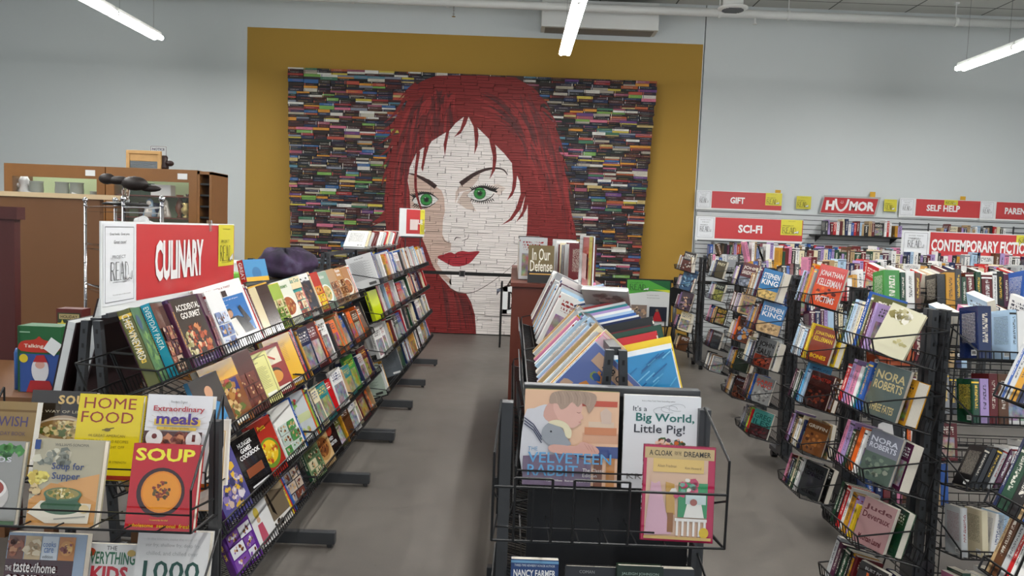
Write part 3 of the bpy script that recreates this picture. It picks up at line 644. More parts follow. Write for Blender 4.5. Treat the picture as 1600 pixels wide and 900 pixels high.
# near end pocket of the left rack (end cap)
def end_basket(parent, inv, x0, x1, yf, yb, z0, hfront, hback, cols, name='end_basket', arch=False, xs=None):
    q = MB(); r = .0035
    q.path([(x0, yf, z0+hfront), (x0, yf, z0), (x1, yf, z0), (x1, yf, z0+hfront)], r, 6)
    q.path([(x0, yf, z0+hfront), (x0+.01, yb, z0+hback), (x0+.01, yb, z0-.02), (x0, yf, z0)], r, 6)
    q.path([(x1, yf, z0+hfront), (x1-.01, yb, z0+hback), (x1-.01, yb, z0-.02), (x1, yf, z0)], r, 6)
    q.bar((x0, yf, z0+hfront*.55), (x0+.01, yb, z0+.03), r); q.bar((x1, yf, z0+hfront*.55), (x1-.01, yb, z0+.03), r)
    n = cols
    for i in range(n+1):
        x = x0+(x1-x0)*i/n; q.bar((x, yf, z0), (x, yb, z0-.02), r*.7)
    q.bar((x0, (yf+yb)/2, z0-.01), (x1, (yf+yb)/2, z0-.01), r*.7)
    if arch:
        zt = z0+hfront*.62
        q.bar((x0, yf, zt), (x1, yf, zt), r, 6); q.bar((x0+.06, yf, z0+.035), (x1-.18, yf, z0+.035), r*.8)
        for k, (a, c) in enumerate(((.055, .15), (.205, .345))):
            q.path([(x0+a, yf-.004, z0), (x0+a, yf-.004, zt+.025), (x0+c, yf-.004, zt+.025), (x0+c, yf-.004, z0)], r, 6)
            q.bar((x0+(a+c)/2, yf-.002, z0), (x0+(a+c)/2, yf-.002, zt), r*.9)
    else: q.bar((x0, yf, z0+.05), (x1, yf, z0+.05), r*.8)
    o = q.build(name, M['wire']); o.parent = parent; o.matrix_parent_inverse = inv; return o
for (z0, yf, yb) in ((.835, 2.06, 2.25), (.45, 2.06, 2.3)): end_basket(rack1, inv1, -1.62, -.86, yf, yb, z0, .12, .30, 8)
end_basket(rack1, inv1, -1.62, -.90, 2.26, 2.42, .89, .05, .25, 8)
post(rack1, inv1, (-.885, 2.30, .0), (-.885, 2.30, 1.09), .03, .03, 'end_post', False)
q = MB(); q.box(-1.6, -.9, 2.445, 2.455, .1, .5); o = q.build('end_panel', M['panel']); o.parent = rack1; o.matrix_parent_inverse = inv1
# ---------------------------------------------------------------- the sections signs
def sign(mw, label, word, L=1.385, Hh=.31, white=.24, red0=.25, red1=None, tx=(.52, .26, .28), yel=(1.1, .25), word_h=.135, bold=.035, base=True, notice=True, ysz=None, big=False):
    e = empty('section_sign', mw, label, 'sign')
    q = MB(); q.box(0, L, -.003, .003, 0, Hh); q.build('board', M['white'], e)
    a = Art(lambda u, v, l: (u, -.0035-.0004*l, v)); a.rect(red0, .03, red1 or L, Hh-.008, '#c0393c'); a.build('red_panel', M['print'], e)
    if notice:
        a = Art(lambda u, v, l: (u, -.0045-.0004*l, v)); w = white
        a.rect(.01, .028, w, Hh-.006, '#e3e6ea'); a.frame(.022, .04, w-.012, Hh-.02, .0022, '#2a2c34'); a.ctext('Great books.  Great price.', w/2+.005, Hh-.052, .012, '#222', w-.06); a.ctext('Great cause!', w/2+.005, Hh-.079, .012, '#222')
        a.read(.055, .115, w*.56, .105); a.ctext('Your purchase supports local literacy programs', w/2, .062, .006, '#333', w-.06); a.build('white_notice', M['print'], e)
    if yel:
        x, w = yel; yh = ysz or .2; a = Art(lambda u, v, l: (u, -.0055-.0004*l, v)); a.rect(x, Hh-yh-.004, x+w, Hh-.004, '#d9cf3e'); a.ctext('Your Purchase supports', x+w/2, Hh-.03, .009, '#222', w*.7)
        a.read(x+.02, Hh-yh+.02, w*.72, yh*.6); a.build('yellow_notice', M['print'], e)
    a = Art(lambda u, v, l: (u, -.0065-.0004*l, v)); a.text(word, tx[0], .03+(Hh-.04-word_h)/2, tx[0]+tx[1], .03+(Hh-.04-word_h)/2+word_h, '#ececec', bold); a.build('lettering', M['print'], e)
    if base:
        q = MB(); q.box(.03, L-.03, -.012, .012, -.012, .004); q.build('sign_holder', M['grey_metal'], e)
    return e
p0 = atx(152, 503, -1.43); p1 = atx(353, 455, -1.43)
ang = pi/2
cs = sign(T3((-1.415, 2.63, 1.355)) @ RZ(pi/2) , 'large red CULINARY sign standing on top of the left cookbook rack', 'CULINARY', L=1.25, Hh=.325, white=.235, red0=.245, tx=(.39, .47), yel=(1.04, .2), word_h=.165, bold=.045)
q = MB(); q.box(.93, .945, -.012, -.007, .29, .335); q.box(.925, .95, -.009, .006, .325, .34); q.build('clip', M['glass'], cs)
ts = sign(T3((-1.18, 7.9, 1.60)) @ RZ(R(55)), 'small red sign standing on the far pale-book rack', 'TRUE', L=.38, Hh=.29, white=.09, red0=.1, tx=(.2, .15), yel=(.31, .07), word_h=.05, ysz=.26, notice=False)
a = Art(lambda u, v, l: (u, -.009-.0004*l, v)); a.rect(.15, .07, .27, .18, '#d8c8c4'); a.build('pale_paper', M['print'], ts)
q = MB(); q.bar((.1, .004, -.12), (.1, .004, .02), .006); q.bar((.33, .004, -.12), (.33, .004, .02), .006); q.build('sign_bracket', M['grey_metal'], ts)
# ---------------------------------------------------------------- books of the left rack
def art_everyday(a, h, t): a.text('EVERYDAY PASTA', .02, t*.25, h*.72, t*.75, '#e8f4f8')
S = fr1[(1, 0)]
def santa_photo(a, w, h):
    pass
def a_gourmet(a, w, h):
    a.rect(.008, .03, w-.004, h-.004, '#3b2c22'); a.blobs(w*.55, h*.33, w*.38, ['#8c3a22', '#c07a4a', '#e0b890', '#5c2a18', '#b85a38'], 60, .014, h*.25, 3)
    a.blobs(w*.2, h*.3, w*.16, ['#d8cfa8', '#b0a878', '#8c8250'], 30, .01, h*.2, 4)
    a.ctext('ACCIDENTAL', w*.55, h*.80, .024, '#e8e4dc', w*.8, .02); a.ctext('GOURMET', w*.55, h*.68, .024, '#e8e4dc', w*.7, .02); a.rect(.008, 0, w, .03, '#4c2a5e'); a.ctext('With recipes for every season', w/2, .01, .008, '#ddd')
def a_louisiana(a, w, h):      # back cover, blue photo of a man with arms raised
    a.rect(0, 0, w, h, '#e4e3e2'); a.text('FOOD FUN ... WITH A TWIST', .02, h*.9, w*.75, h*.93, '#8c2020', .02)
    for i in range(5): a.rect(.012+i*.034, h*.78, .042+i*.034, h*.87, ['#4a3a34', '#6a5a50', '#3a3436', '#5c2a24', '#3a2a28'][i])
    a.rect(.012, h*.18, w-.016, h*.77, '#2468ac'); a.blobs(.02+w*.1, h*.4, w*.1, ['#1a3020', '#24422c'], 14, .012, h*.15, 2)
    a.text('A personal invitation to all of you', .02, h*.71, w*.8, h*.735, '#e8eef4'); a.text('to come to Louisiana,', .02, h*.675, w*.5, h*.695, '#e8eef4'); a.text('and the fun never stops!', .02, h*.64, w*.55, h*.66, '#e8eef4')
    a.poly([(w*.15, h*.18), (w*.18, h*.34), (w*.36, h*.42), (w*.46, h*.47), (w*.66, h*.46), (w*.82, h*.38), (w*.9, h*.18)], '#1c1c20'); a.poly([(w*.5, h*.18), (w*.46, h*.43), (w*.6, h*.44), (w*.68, h*.18)], '#d6d4cc')
    a.poly([(w*.8, h*.3), (w*.72, h*.58), (w*.78, h*.6), (w*.9, h*.34)], '#22222a'); a.poly([(w*.16, h*.2), (w*.2, h*.5), (w*.27, h*.5), (w*.28, h*.2)], '#8a6a40')
    a.disc(w*.5, h*.52, w*.075, '#b88868', h*.065); a.poly([(w*.42, h*.54), (w*.45, h*.59), (w*.54, h*.595), (w*.58, h*.55), (w*.52, h*.57)], '#2a1c14')
    a.text('UP', w*.71, h*.59, w*.78, h*.62, '#2468ac')
    for i in range(3): a.rect(.014+i*.036, h*.03, .046+i*.036, h*.15, ['#3a3436', '#6a5a50', '#4a3a34'][i])
    a.rect(w*.66, h*.04, w*.9, h*.13, '#f2f2f2')
    for i in range(11): a.rect(w*.68+i*.004, h*.055, w*.68+i*.004+.002, h*.12, '#222')
def a_bowl(bg, bowl, food, title=None, tc='#333'):
    def f(a, w, h):
        a.rect(.003, .003, w-.003, h-.003, bg); a.disc(w*.5, h*.4, w*.42, bowl, h*.26); a.disc(w*.5, h*.42, w*.34, food[0], h*.2); a.blobs(w*.5, h*.42, w*.3, food, 50, .012, h*.17, 5)
        if title: a.ctext(title, w/2, h*.82, .022, tc, w*.85, .01)
    return f
def a_panels(cols, title=None, tc='#fff', n=3, seed=1, top=None, foot=None):
    def f(a, w, h):
        r = random.Random(seed); m_ = len(cols)
        a.rect(.003, .003, w-.003, h-.003, cols[0])
        for i in range(n):
            y0 = h*(.05+.62*i/n); y1 = h*(.05+.62*(i+1)/n)-.006; x = w*.08
            while x < w*.85:
                ww = r.uniform(.25, .5)*w; c = r.choice(cols[1:]); x1 = min(x+ww, w*.92); a.rect(x, y0, x1, y1, c)
                a.blobs((x+x1)/2, (y0+y1)/2, (x1-x)*.36, cols[1:]+['#c8a070', '#6a3a20'], 12, .008, (y1-y0)*.36, int(x*1e4)+i); x = x1+.005
        if top: a.rect(.003, h*.72, w-.003, h-.003, top)
        if title:
            L = title.split('|')
            for i, s in enumerate(L): a.ctext(s, w/2, h*(.86-.12*i), min(.03, h*.1), tc, w*.85, .02)
        if foot: a.ctext(foot, w/2, h*.03, .01, tc, w*.7)
    return f
def spn(title, col, sub=None, bold=.01):
    def f(a, h, t):
        a.text(title, h*.06, t*.22, h*.66, t*.78, col, bold)
        if sub: a.text(sub, h*.74, t*.3, h*.95, t*.7, col)
    return f
top1 = [
 dict(mode='f', beta=-14, w=.13, t=.042, h=.262, col='olive', hard=True, spine=spn('CHEF VINEYARD', '#e6e0cc'), art=lambda a, w, h: (a.rect(0, 0, w, h, '#4a6a34'), a.blobs(w*.5, h*.4, w*.4, ['#6a8a3c', '#34502a', '#86a050'], 60, .014, h*.36, 9), a.disc(w*.35, h*.8, w*.2, '#3a4668')), label='green vineyard cookbook nearest the black end uprights of the left rack'),
 dict(mode='f', beta=-8, w=.13, t=.03, h=.265, col='teal', hard=True, spine=lambda a, h, t: (a.rect(0, 0, h, t, '#1b93b4'), a.text('EVERYDAY PASTA', h*.04, t*.2, h*.62, t*.8, '#e2f0f2', .01)), art=a_panels(['#5c4438', '#a06a58', '#d0b8a0', '#3c2c3c'], seed=4), gloss=True, label='cookbook with a turquoise EVERYDAY PASTA spine on the top shelf'),
 dict(mode='s', w=.19, t=.02, h=.25, col='plum', label='thin dark plum cookbook squeezed beside the turquoise-spined one'),
 dict(mode='f', beta=3, w=.23, t=.045, h=.265, col='#3c1c4a', hard=True, spine=spn('MEDITERRANEAN GOURMET', '#c8b0d0', 'top'), art=a_gourmet, gloss=True, label='purple ACCIDENTAL GOURMET cookbook with a food photo cover on top shelf'),
 dict(mode='f', beta=-12, w=.09, t=.035, h=.265, col='plum', hard=True, spine=spn('JANE OLIVER', '#b890a0'), art=a_panels(['#4c1a30', '#7a3a4a', '#a06a70'], seed=9), label='plum-spined cookbook standing behind the purple gourmet cookbook'),
 dict(mode='f', beta=5, w=.13, t=.018, h=.265, col='white', art=a_panels(['#dcdcdc', '#3a5a9c', '#7a8ab0', '#c8d0e0'], seed=12), label='white cookbook with small blue drawings beside the photo back cover'),
 dict(mode='fb', beta=22, w=.29, t=.022, h=.30, col='white', back=a_louisiana, gloss=True, label='white back cover with a blue photo of a man raising his arms'),
 dict(mode='s', w=.2, t=.012, h=.275, col='red'), dict(mode='s', w=.2, t=.016, h=.265, col='white', lean=-3), dict(mode='s', w=.2, t=.014, h=.27, col='maroon'),
 dict(gap=.06),
 dict(mode='fb', beta=22, w=.235, t=.03, h=.255, col='#cfc19a', hard=True, back=lambda a, w, h: (a.rect(w*.0, 0, w*.62, h, '#cdbf98'), a.rect(w*.62, 0, w, h, '#34180f'), a.rect(w*.0, h*.97, w, h, '#c89a30')), label='large beige and dark brown binder with a mustard top edge'),
 dict(mode='f', beta=12, w=.16, t=.03, h=.24, col='yellow', art=a_panels(['#9ab04a', '#5c7a30', '#d0c890'], seed=15)),
 dict(mode='f', beta=12, w=.19, t=.02, h=.25, col='white', gloss=True, art=a_bowl('#dfe0d0', '#e8e4d8', ['#a85a30', '#8a4028', '#c89858'], 'Dinners', '#4c8a34'), label='white cookbook titled Dinners with a platter of food on its cover'),
 dict(mode='f', beta=12, w=.17, t=.016, h=.255, col='teal', art=a_panels(['#2a8a84', '#c89070', '#8c3a34', '#e0d0b0'], 'Take Out', top='#d8c8a0', tc='#1a7a74', seed=21)),
 dict(mode='s', w=.18, t=.02, h=.25, col='red'),
 dict(mode='f', beta=11, w=.19, t=.02, h=.26, col='white', gloss=True, art=lambda a, w, h: (a.rect(0, 0, w, h*.82, '#2c2a34'), a.blobs(w*.5, h*.4, w*.4, ['#5a3a30', '#2a2430', '#80604c', '#3c3848'], 60, .016, h*.35, 6), a.rect(w*.1, 0, w*.8, h*.09, '#dcdcd8'))),
 dict(mode='s', w=.18, t=.02, h=.262, col='tan'), dict(mode='s', w=.18, t=.02, h=.262, col='cream'),
 dict(mode='f', beta=13, w=.18, t=.05, h=.255, col='red', hard=True, spine=lambda a, h, t: (a.rect(0, 0, h, t*.6, '#e0bc20'), a.text('FRIES', h*.2, t*.1, h*.75, t*.5, '#a82020', .02)), art=a_panels(['#b03020', '#e0bc20', '#d08020'], seed=5), label='thick yellow and red spined cookbook in the middle of the top shelf'),
 dict(mode='f', beta=9, w=.2, t=.018, h=.25, col='pale grey', gloss=True, art=a_bowl('#8fa894', '#dfe6dc', ['#c8a860', '#e0c880', '#6a8a40'], 'Italian', '#f0f0e8'), label='cookbook with a pale green bowl of pasta on its cover, top shelf'),
 dict(mode='f', beta=9, w=.21, t=.02, h=.255, col='tan', gloss=True, art=a_panels(['#b89474', '#7a4a34', '#d0b090', '#a0603c'], seed=31)),
 dict(mode='f', beta=7, w=.2, t=.02, h=.255, col='brown', gloss=True, art=a_panels(['#c09060', '#6a3a24', '#d8c0a0', '#8a5030'], 'Home|Baking', seed=32)),
 dict(mode='f', beta=7, w=.2, t=.02, h=.25, col='cream', art=a_bowl('#a87850', '#e0d8c8', ['#a05a30', '#703820', '#c89858']))]
fill(S, 3.45, 'top shelf of left cookbook rack', 'cookbooks on the top shelf of the left rack', 5, lst=top1, pal=COOKPAL, pf=.35, parts=True, gloss=.5, H=(.22, .255), noun='cookbook', name='cookbook')
sec1 = [dict(mode='s', col='tan'), dict(gap=.33), dict(mode='f', beta=9, w=.2, t=.02, h=.25, col='sky blue', gloss=True, art=lambda a, w, h: (a.rect(0, 0, w, h, '#3c3430'), a.poly([(w*.3, h*.1), (w*.25, h*.5), (w*.5, h*.62), (w*.8, h*.5), (w*.8, h*.1)], '#3f7fae'), a.disc(w*.5, h*.74, w*.13, '#c09070', h*.1), a.blobs(w*.5, h*.15, w*.35, ['#c8c8c8', '#8a8a90', '#d8b060'], 20, .014, h*.1, 4)), label='cookbook showing a person in blue holding a bowl, second shelf'),
 dict(mode='fb', beta=22, w=.2, t=.045, h=.275, col='golden', hard=True, back=lambda a, w, h: (a.rect(0, 0, w, h, '#7a4a28'), a.rect(0, h*.72, w, h, '#cd9c1a'), a.rect(w*.4, h*.5, w*.9, h*.7, '#232e6e'), a.blobs(w*.45, h*.4, w*.4, ['#a87a40', '#7a3a20', '#c8a870', '#9a2a24', '#5c6a30'], 80, .018, h*.32, 8), a.rect(w*.45, .01, w*.85, h*.1, '#d8d8d0')), label='big golden and brown back cover with food photos, second shelf'),
 dict(mode='f', beta=14, w=.19, t=.035, h=.28, col='maroon', hard=True, art=a_panels(['#4c1c14', '#5c2418', '#6a2e20'], seed=44), label='tall maroon leathery cookbook leaning on the second shelf'),
 dict(mode='fb', beta=22, w=.19, t=.02, h=.24, col='#d8d48a', back=lambda a, w, h: (a.rect(0, 0, w, h, '#d5d286'), a.frame(w*.08, h*.08, w*.92, h*.92, .003, '#2c2c20'), a.ctext('Recipes', w/2, h*.8, .012, '#333'), [a.rect(w*.15, h*(.3+.03*i), w*(.8-.1*(i % 3 == 2)), h*(.3+.03*i)+.0015, '#777754') for i in range(15)], a.rect(w*.5, h*.12, w*.85, h*.2, '#e8e8dc')), label='pale yellow-green back cover with a black frame, second shelf'),
 dict(mode='fb', beta=22, w=.21, t=.025, h=.25, col='red', back=lambda a, w, h: (a.rect(0, 0, w, h, '#8c1f1a'), a.rect(w*.2, h*.62, w*.9, h*.93, '#d8cfb8'), a.disc(w*.55, h*.43, w*.22, '#2a1814', h*.13), a.disc(w*.55, h*.38, w*.22, '#c88830', h*.12), a.rect(w*.45, h*.06, w*.9, h*.17, '#e4e0d4'), a.line([(w*.4, h*.85), (w*.7, h*.7)], .01, '#b03828')), label='dark red back cover with small dishes pictured, second shelf'),
 dict(mode='fb', beta=22, w=.215, t=.03, h=.275, col='yellow', hard=True, back=lambda a, w, h: (a.rect(0, 0, w, h, '#dba912'), a.rect(w*.5, h*.05, w*.9, h*.13, '#eee'), [a.rect(w*.1, h*(.5+.03*i), w*.7, h*(.5+.03*i)+.0012, '#7a5a10') for i in range(12)]), label='bright yellow back cover beside the dark red one, second shelf'),
 dict(mode='s', w=.2, t=.02, h=.27, col='maroon'), dict(mode='s', w=.2, t=.018, h=.28, col='red'), dict(mode='s', w=.22, t=.03, h=.285, col='navy', hard=True), dict(gap=.03)]
fill(fr1[(1, 1)], 3.45, 'second shelf of left cookbook rack', 'cookbooks on the second shelf of the left rack', 6, lst=sec1, pal=['black', 'navy', 'brown', 'blue', 'golden', 'white', 'maroon', 'orange', 'tan', 'charcoal'], pf=.3, parts=True, H=(.22, .27), noun='cookbook', name='cookbook', gloss=.5)
third = [dict(gap=.34), dict(mode='f', beta=7, w=.21, t=.015, h=.25, col='purple', gloss=True, art=lambda a, w, h: (a.rect(0, 0, w, h, '#54508c'), a.blobs(w*.5, h*.5, w*.42, ['#8a7ab0', '#d8d0d8', '#3a3a60', '#c8b0a0', '#d0a838'], 70, .018, h*.4, 12)), label='painted picnic scene cookbook in violet tones on the third shelf'),
 dict(mode='f', beta=10, w=.2, t=.025, h=.25, col='black', gloss=True, art=lambda a, w, h: (a.rect(0, 0, w, h, '#141212'), a.ctext('HUNGER', w*.45, h*.82, .02, '#eee', w*.7, .02), a.ctext('GAMES', w*.42, h*.72, .02, '#eee', w*.6, .02), a.ctext('COOKBOOK', w*.5, h*.62, .02, '#eee', w*.8, .02), a.rect(w*.15, h*.3, w*.8, h*.45, '#8a4a2c'), a.rect(w*.15, h*.12, w*.85, h*.15, '#ddd')), label='black cookbook with white capitals and an orange box, third shelf'),
 dict(mode='f', beta=10, w=.2, t=.03, h=.26, col='red', gloss=True, art=a_bowl('#a02c20', '#6a8a2c', ['#e0b828', '#b84a24', '#f0d860'], 'Pasta', '#e8c830'), label='red cookbook with a green bowl of yellow food, third shelf'),
 dict(mode='f', beta=12, w=.2, t=.014, h=.26, col='white', art=a_panels(['#e0e0dc', '#4c8a4c', '#b8c8c0'], seed=3)),
 dict(mode='s', w=.21, t=.03, h=.265, col='blue', hard=True), dict(mode='fb', beta=22, w=.215, t=.022, h=.26, col='pale grey', back=lambda a, w, h: (a.rect(0, 0, w, h, '#b6bcc0'), a.blobs(w*.45, h*.8, w*.3, ['#5c8a40', '#7aa850', '#b03030'], 14, .016, h*.08, 3), a.rect(0, h*.4, w, h*.56, '#b8c090'), a.blobs(w*.5, h*.2, w*.35, ['#a8b870', '#c84a30', '#d89040'], 14, .012, h*.07, 5), a.rect(w*.55, h*.04, w*.9, h*.11, '#e8e8e8')), label='pale grey patterned back cover with painted vegetables, third shelf'),
 dict(mode='s', w=.2, t=.02, h=.26, col='orange'), dict(mode='s', w=.2, t=.03, h=.25, col='lime green'),
 dict(mode='s', w=.21, t=.03, h=.27, col='navy', hard=True, seed=.9), dict(mode='s', w=.21, t=.01, h=.275, col='cream')]
fill(fr1[(1, 2)], 3.45, 'third shelf of left cookbook rack', 'cookbooks on the third shelf of the left rack', 7, lst=third, pal=COOKPAL, pf=.5, parts=True, H=(.2, .25), noun='cookbook', name='cookbook', gloss=.5, empty_p=.08)
fourth = [dict(gap=.42), dict(mode='f', beta=11, w=.2, t=.03, h=.25, col='purple', art=a_panels(['#5a2a86', '#7a4aa0', '#d8d8e0'], 'Family|Table', seed=2), gloss=True, label='purple cookbook at the near end of the lowest shelf'),
 dict(mode='f', beta=9, w=.2, t=.012, h=.24, col='white', art=lambda a, w, h: (a.rect(0, 0, w, h, '#dadada'), a.disc(w*.5, h*.6, w*.1, '#d8c050', h*.1), a.poly([(w*.35, h*.05), (w*.4, h*.4), (w*.6, h*.4), (w*.65, h*.05)], '#b04a60'), a.disc(w*.5, h*.47, w*.07, '#c8a080', h*.05), a.ctext('Kids Cooking', w/2, h*.85, .02, '#555', w*.8)), label='white cookbook with a small drawn child, lowest shelf'),
 dict(mode='f', beta=7, w=.22, t=.014, h=.28, col='tan', gloss=True, art=lambda a, w, h: (a.rect(0, 0, w, h, '#a89a80'), a.poly([(0, h*.5), (w*.5, h*.62), (w, h*.5), (w, h*.12), (0, h*.12)], '#6e6250'), a.rect(0, 0, w, h*.16, '#d6d4ce'), a.poly([(w*.3, h*.3), (w*.28, h*.6), (w*.34, h*.62), (w*.42, h*.2)], '#1c1814'), a.blobs(w*.4, h*.1, w*.2, ['#3a3430', '#5a4a3c'], 12, .012, h*.05, 3)), label='sepia landscape photo cover standing on the lowest shelf'),
 dict(mode='s', w=.2, t=.03, h=.25, col='yellow', lean=-6), dict(mode='s', w=.19, t=.012, h=.23, col='red', lean=-6), dict(mode='s', w=.2, t=.03, h=.27, col='blue', hard=True, lean=-6),
 dict(mode='f', beta=9, w=.2, t=.02, h=.26, col='charcoal', gloss=True, art=a_panels(['#3a3c44', '#b8a898', '#6a3a30', '#8a8a90'], seed=71)), dict(gap=.1),
 dict(mode='f', beta=9, w=.19, t=.02, h=.25, col='dark green', art=a_panels(['#7a8a64', '#4a6a4a', '#c8c0a0'], 'Herbs', seed=72)),
 dict(mode='f', beta=7, w=.21, t=.02, h=.27, col='tan', gloss=True, art=a_bowl('#c8a878', '#b08850', ['#7a4a28', '#a06a38', '#5c3420']), label='tan cookbook with a ring-shaped pastry on its cover, lowest shelf'),
 dict(mode='f', beta=11, w=.19, t=.02, h=.25, col='black', gloss=True, art=lambda a, w, h: (a.rect(0, 0, w, h, '#161414'), a.disc(w*.5, h*.65, w*.2, '#a83a28'), a.ctext('RED', w/2, h*.4, .02, '#ddd', 1, .02), a.ctext('LOBSTER', w/2, h*.28, .02, '#ddd', w*.8, .02)))]
fill(fr1[(1, 3)], 3.45, 'lowest shelf of left cookbook rack', 'cookbooks on the lowest shelf of the left rack', 8, lst=fourth, pal=COOKPAL, pf=.45, parts=True, H=(.2, .24), noun='cookbook', name='cookbook', gloss=.5, empty_p=.12)
mw = T3((-1.33, 3.95, 1.28)) @ RZ(R(96)) @ RX(R(-20)) @ RZ(0)
book('cookbook', T3((-1.34, 4.0, 1.385)) @ RZ(R(75)) @ RX(R(-15)), .2, .035, .115, 'sky blue', '#fff', True, 'red-spined blue cookbook lying above the beige binder', None, .5, True, lambda a, w, h: (a.rect(0, 0, w, h, '#3c86b8'), a.disc(w*.5, h*.35, w*.2, '#2a6a9c', h*.3), a.rect(0, 0, w, h*.2, '#dca828')), None, lambda a, h, t: (a.rect(0, 0, h, t, '#b8201c'), a.text('GREAT', h*.1, t*.2, h*.9, t*.8, '#eee', .02)))
# rack 2
pale = dict(pal=REFPAL, parts=False, H=(.21, .26), Tt=(.025, .05), hard=.4, white=True, gloss=.2, noun='book')
txt = lambda a, w, h: (a.rect(0, 0, w, h, '#dcdddd'), a.ctext('Study Guide', w/2, h*.88, .014, '#333', w*.6), [a.rect(w*.12, h*(.25+.025*i), w*(.86-.12*(i*7 % 3)), h*(.25+.025*i)+.002, '#8a8a8c') for i in range(24)], a.rect(w*.62, h*.05, w*.9, h*.13, '#555'))
fill(fr2[(1, 0)], 3.42, 'top shelf of far left rack', 'books on the top shelf of the far left rack', 21, lst=[dict(gap=.04), dict(mode='s', w=.21, t=.02, h=.26, col='white', back=txt, label='white printed back cover at the near end of the far top shelf')], pf=.22, empty_p=.12, **pale)
fill(fr2[(1, 1)], 3.42, 'second shelf of far left rack', 'books on the second shelf of the far left rack', 22, lst=[dict(gap=.02), dict(mode='f', beta=14, w=.16, t=.035, h=.24, col='#cfdc28', spine=spn('SPANISH DICTIONARY', '#2a2a20'), art=lambda a, w, h: a.rect(0, 0, w, h, '#c8d820'), label='fluorescent yellow dictionary beside the large black back cover'), dict(mode='s', w=.22, t=.03, h=.26, col='black', hard=True, seed=.05, back=lambda a, w, h: (a.rect(0, 0, w, h, '#141516'), a.rect(w*.62, h*.06, w*.85, h*.13, '#ddd'), a.rect(w*.2, h*.7, w*.6, h*.705, '#666')), label='large black back cover at the near end of the far second shelf')], pf=.25, empty_p=.12, **pale)
fill(fr2[(1, 2)], 3.42, 'third shelf of far left rack', 'books on the third shelf of the far left rack', 23, lst=[dict(gap=.01), dict(mode='f', beta=14, w=.15, t=.03, h=.24, col='white'), dict(mode='f', beta=15, w=.15, t=.03, h=.24, col='white'), dict(mode='s', w=.2, t=.02, h=.25, col='white', back=txt, label='white printed back cover with orange stripe, far third shelf')], pf=.25, empty_p=.12, **pale)
fill(fr2[(1, 3)], 3.42, 'lowest shelf of far left rack', 'books on the lowest shelf of the far left rack', 24, lst=[dict(gap=.03), dict(mode='s', w=.21, t=.03, h=.26, col='#aebcae', hard=True, back=lambda a, w, h: (a.rect(0, 0, w, h, '#a9b8aa'), [a.rect(w*.12, h*(.35+.03*i), w*(.8-.1*(i % 3)), h*(.35+.03*i)+.002, '#5a6a5c') for i in range(18)], a.rect(w*.6, h*.06, w*.88, h*.13, '#333')), label='sage green back cover at the near end of the far lowest shelf'), dict(mode='s', w=.19, t=.02, h=.23, col='white'), dict(mode='s', w=.19, t=.025, h=.25, col='golden'), dict(gap=.75), dict(mode='s', w=.23, t=.03, h=.26, col='grey', hard=True, seed=.9, back=lambda a, w, h: (a.rect(0, 0, w, h, '#5f666c'), [a.rect(w*.15, h*(.3+.03*i), w*.8, h*(.3+.03*i)+.0015, '#8a9096') for i in range(18)], a.rect(w*.6, h*.05, w*.9, h*.12, '#ddd')), label='dark grey back cover standing alone midway on far lowest shelf'), dict(gap=.1)], pf=.2, empty_p=.25, **pale)
# books lying tilted along the top of the far rack
r = random.Random(91); y = 6.25; k = 0
while y < 8.9 and k < 16:
    k += 1; t = r.uniform(.02, .035); c = r.choice(['white', 'white', 'maroon', 'cream', 'red', 'pale grey'])
    mw = T3((-1.3, y, 1.485+.03)) @ RX(R(-62+r.uniform(-4, 4))) @ RZ(pi)
    book('book', mw, .17, t, .24, c, None, True, '%s book leaning flat on top of far left rack, %s from its near end' % (c, ORD[k]), 'books leaning on top of the far left rack', None, False, white=True)
    y += t/sin(R(28))*.62+.09
# ---------------------------------------------------------------- books in the left end baskets
def cover_at(px, py, Y, w, t, h, lean=-14, yaw=0, roll=0, **k):
    p = at(px, py, Y); return book(k.pop('name', 'cookbook'), T3((p.x, p.y+t/2, p.z)) @ RZ(R(yaw)) @ RX(R(lean)) @ RY(R(roll)), w, t, h, parts=True, **k)
FOOD = ['#c89858', '#e0c080', '#8a5a30', '#5c7a34', '#d8b070', '#a04a28']
def a_soup(a, w, h):
    a.rect(.003, .003, w-.002, h-.002, '#b01620'); a.text('SOUP', .012, h*.80, w-.014, h*.95, '#e8dc30', .03)
    a.disc(w*.48, h*.45, w*.35, '#33120f'); a.disc(w*.49, h*.455, w*.295, '#d07a14'); a.disc(w*.49, h*.455, w*.27, '#d98a1e'); a.blobs(w*.5, h*.47, w*.13, ['#4a1c10', '#7a2c14', '#5a4a1c', '#8a3a18'], 46, .005, None, 8)
    a.ctext('foreword by the chef', w*.5, h*.125, .0055, '#e8c830', w*.5); a.text('wholesome', w*.08, h*.055, w*.43, h*.095, '#e8d030'); a.text('seasonal', w*.48, h*.055, w*.75, h*.095, '#e8d030'); a.text('fresh', w*.80, h*.055, w*.97, h*.1, '#e8d030')
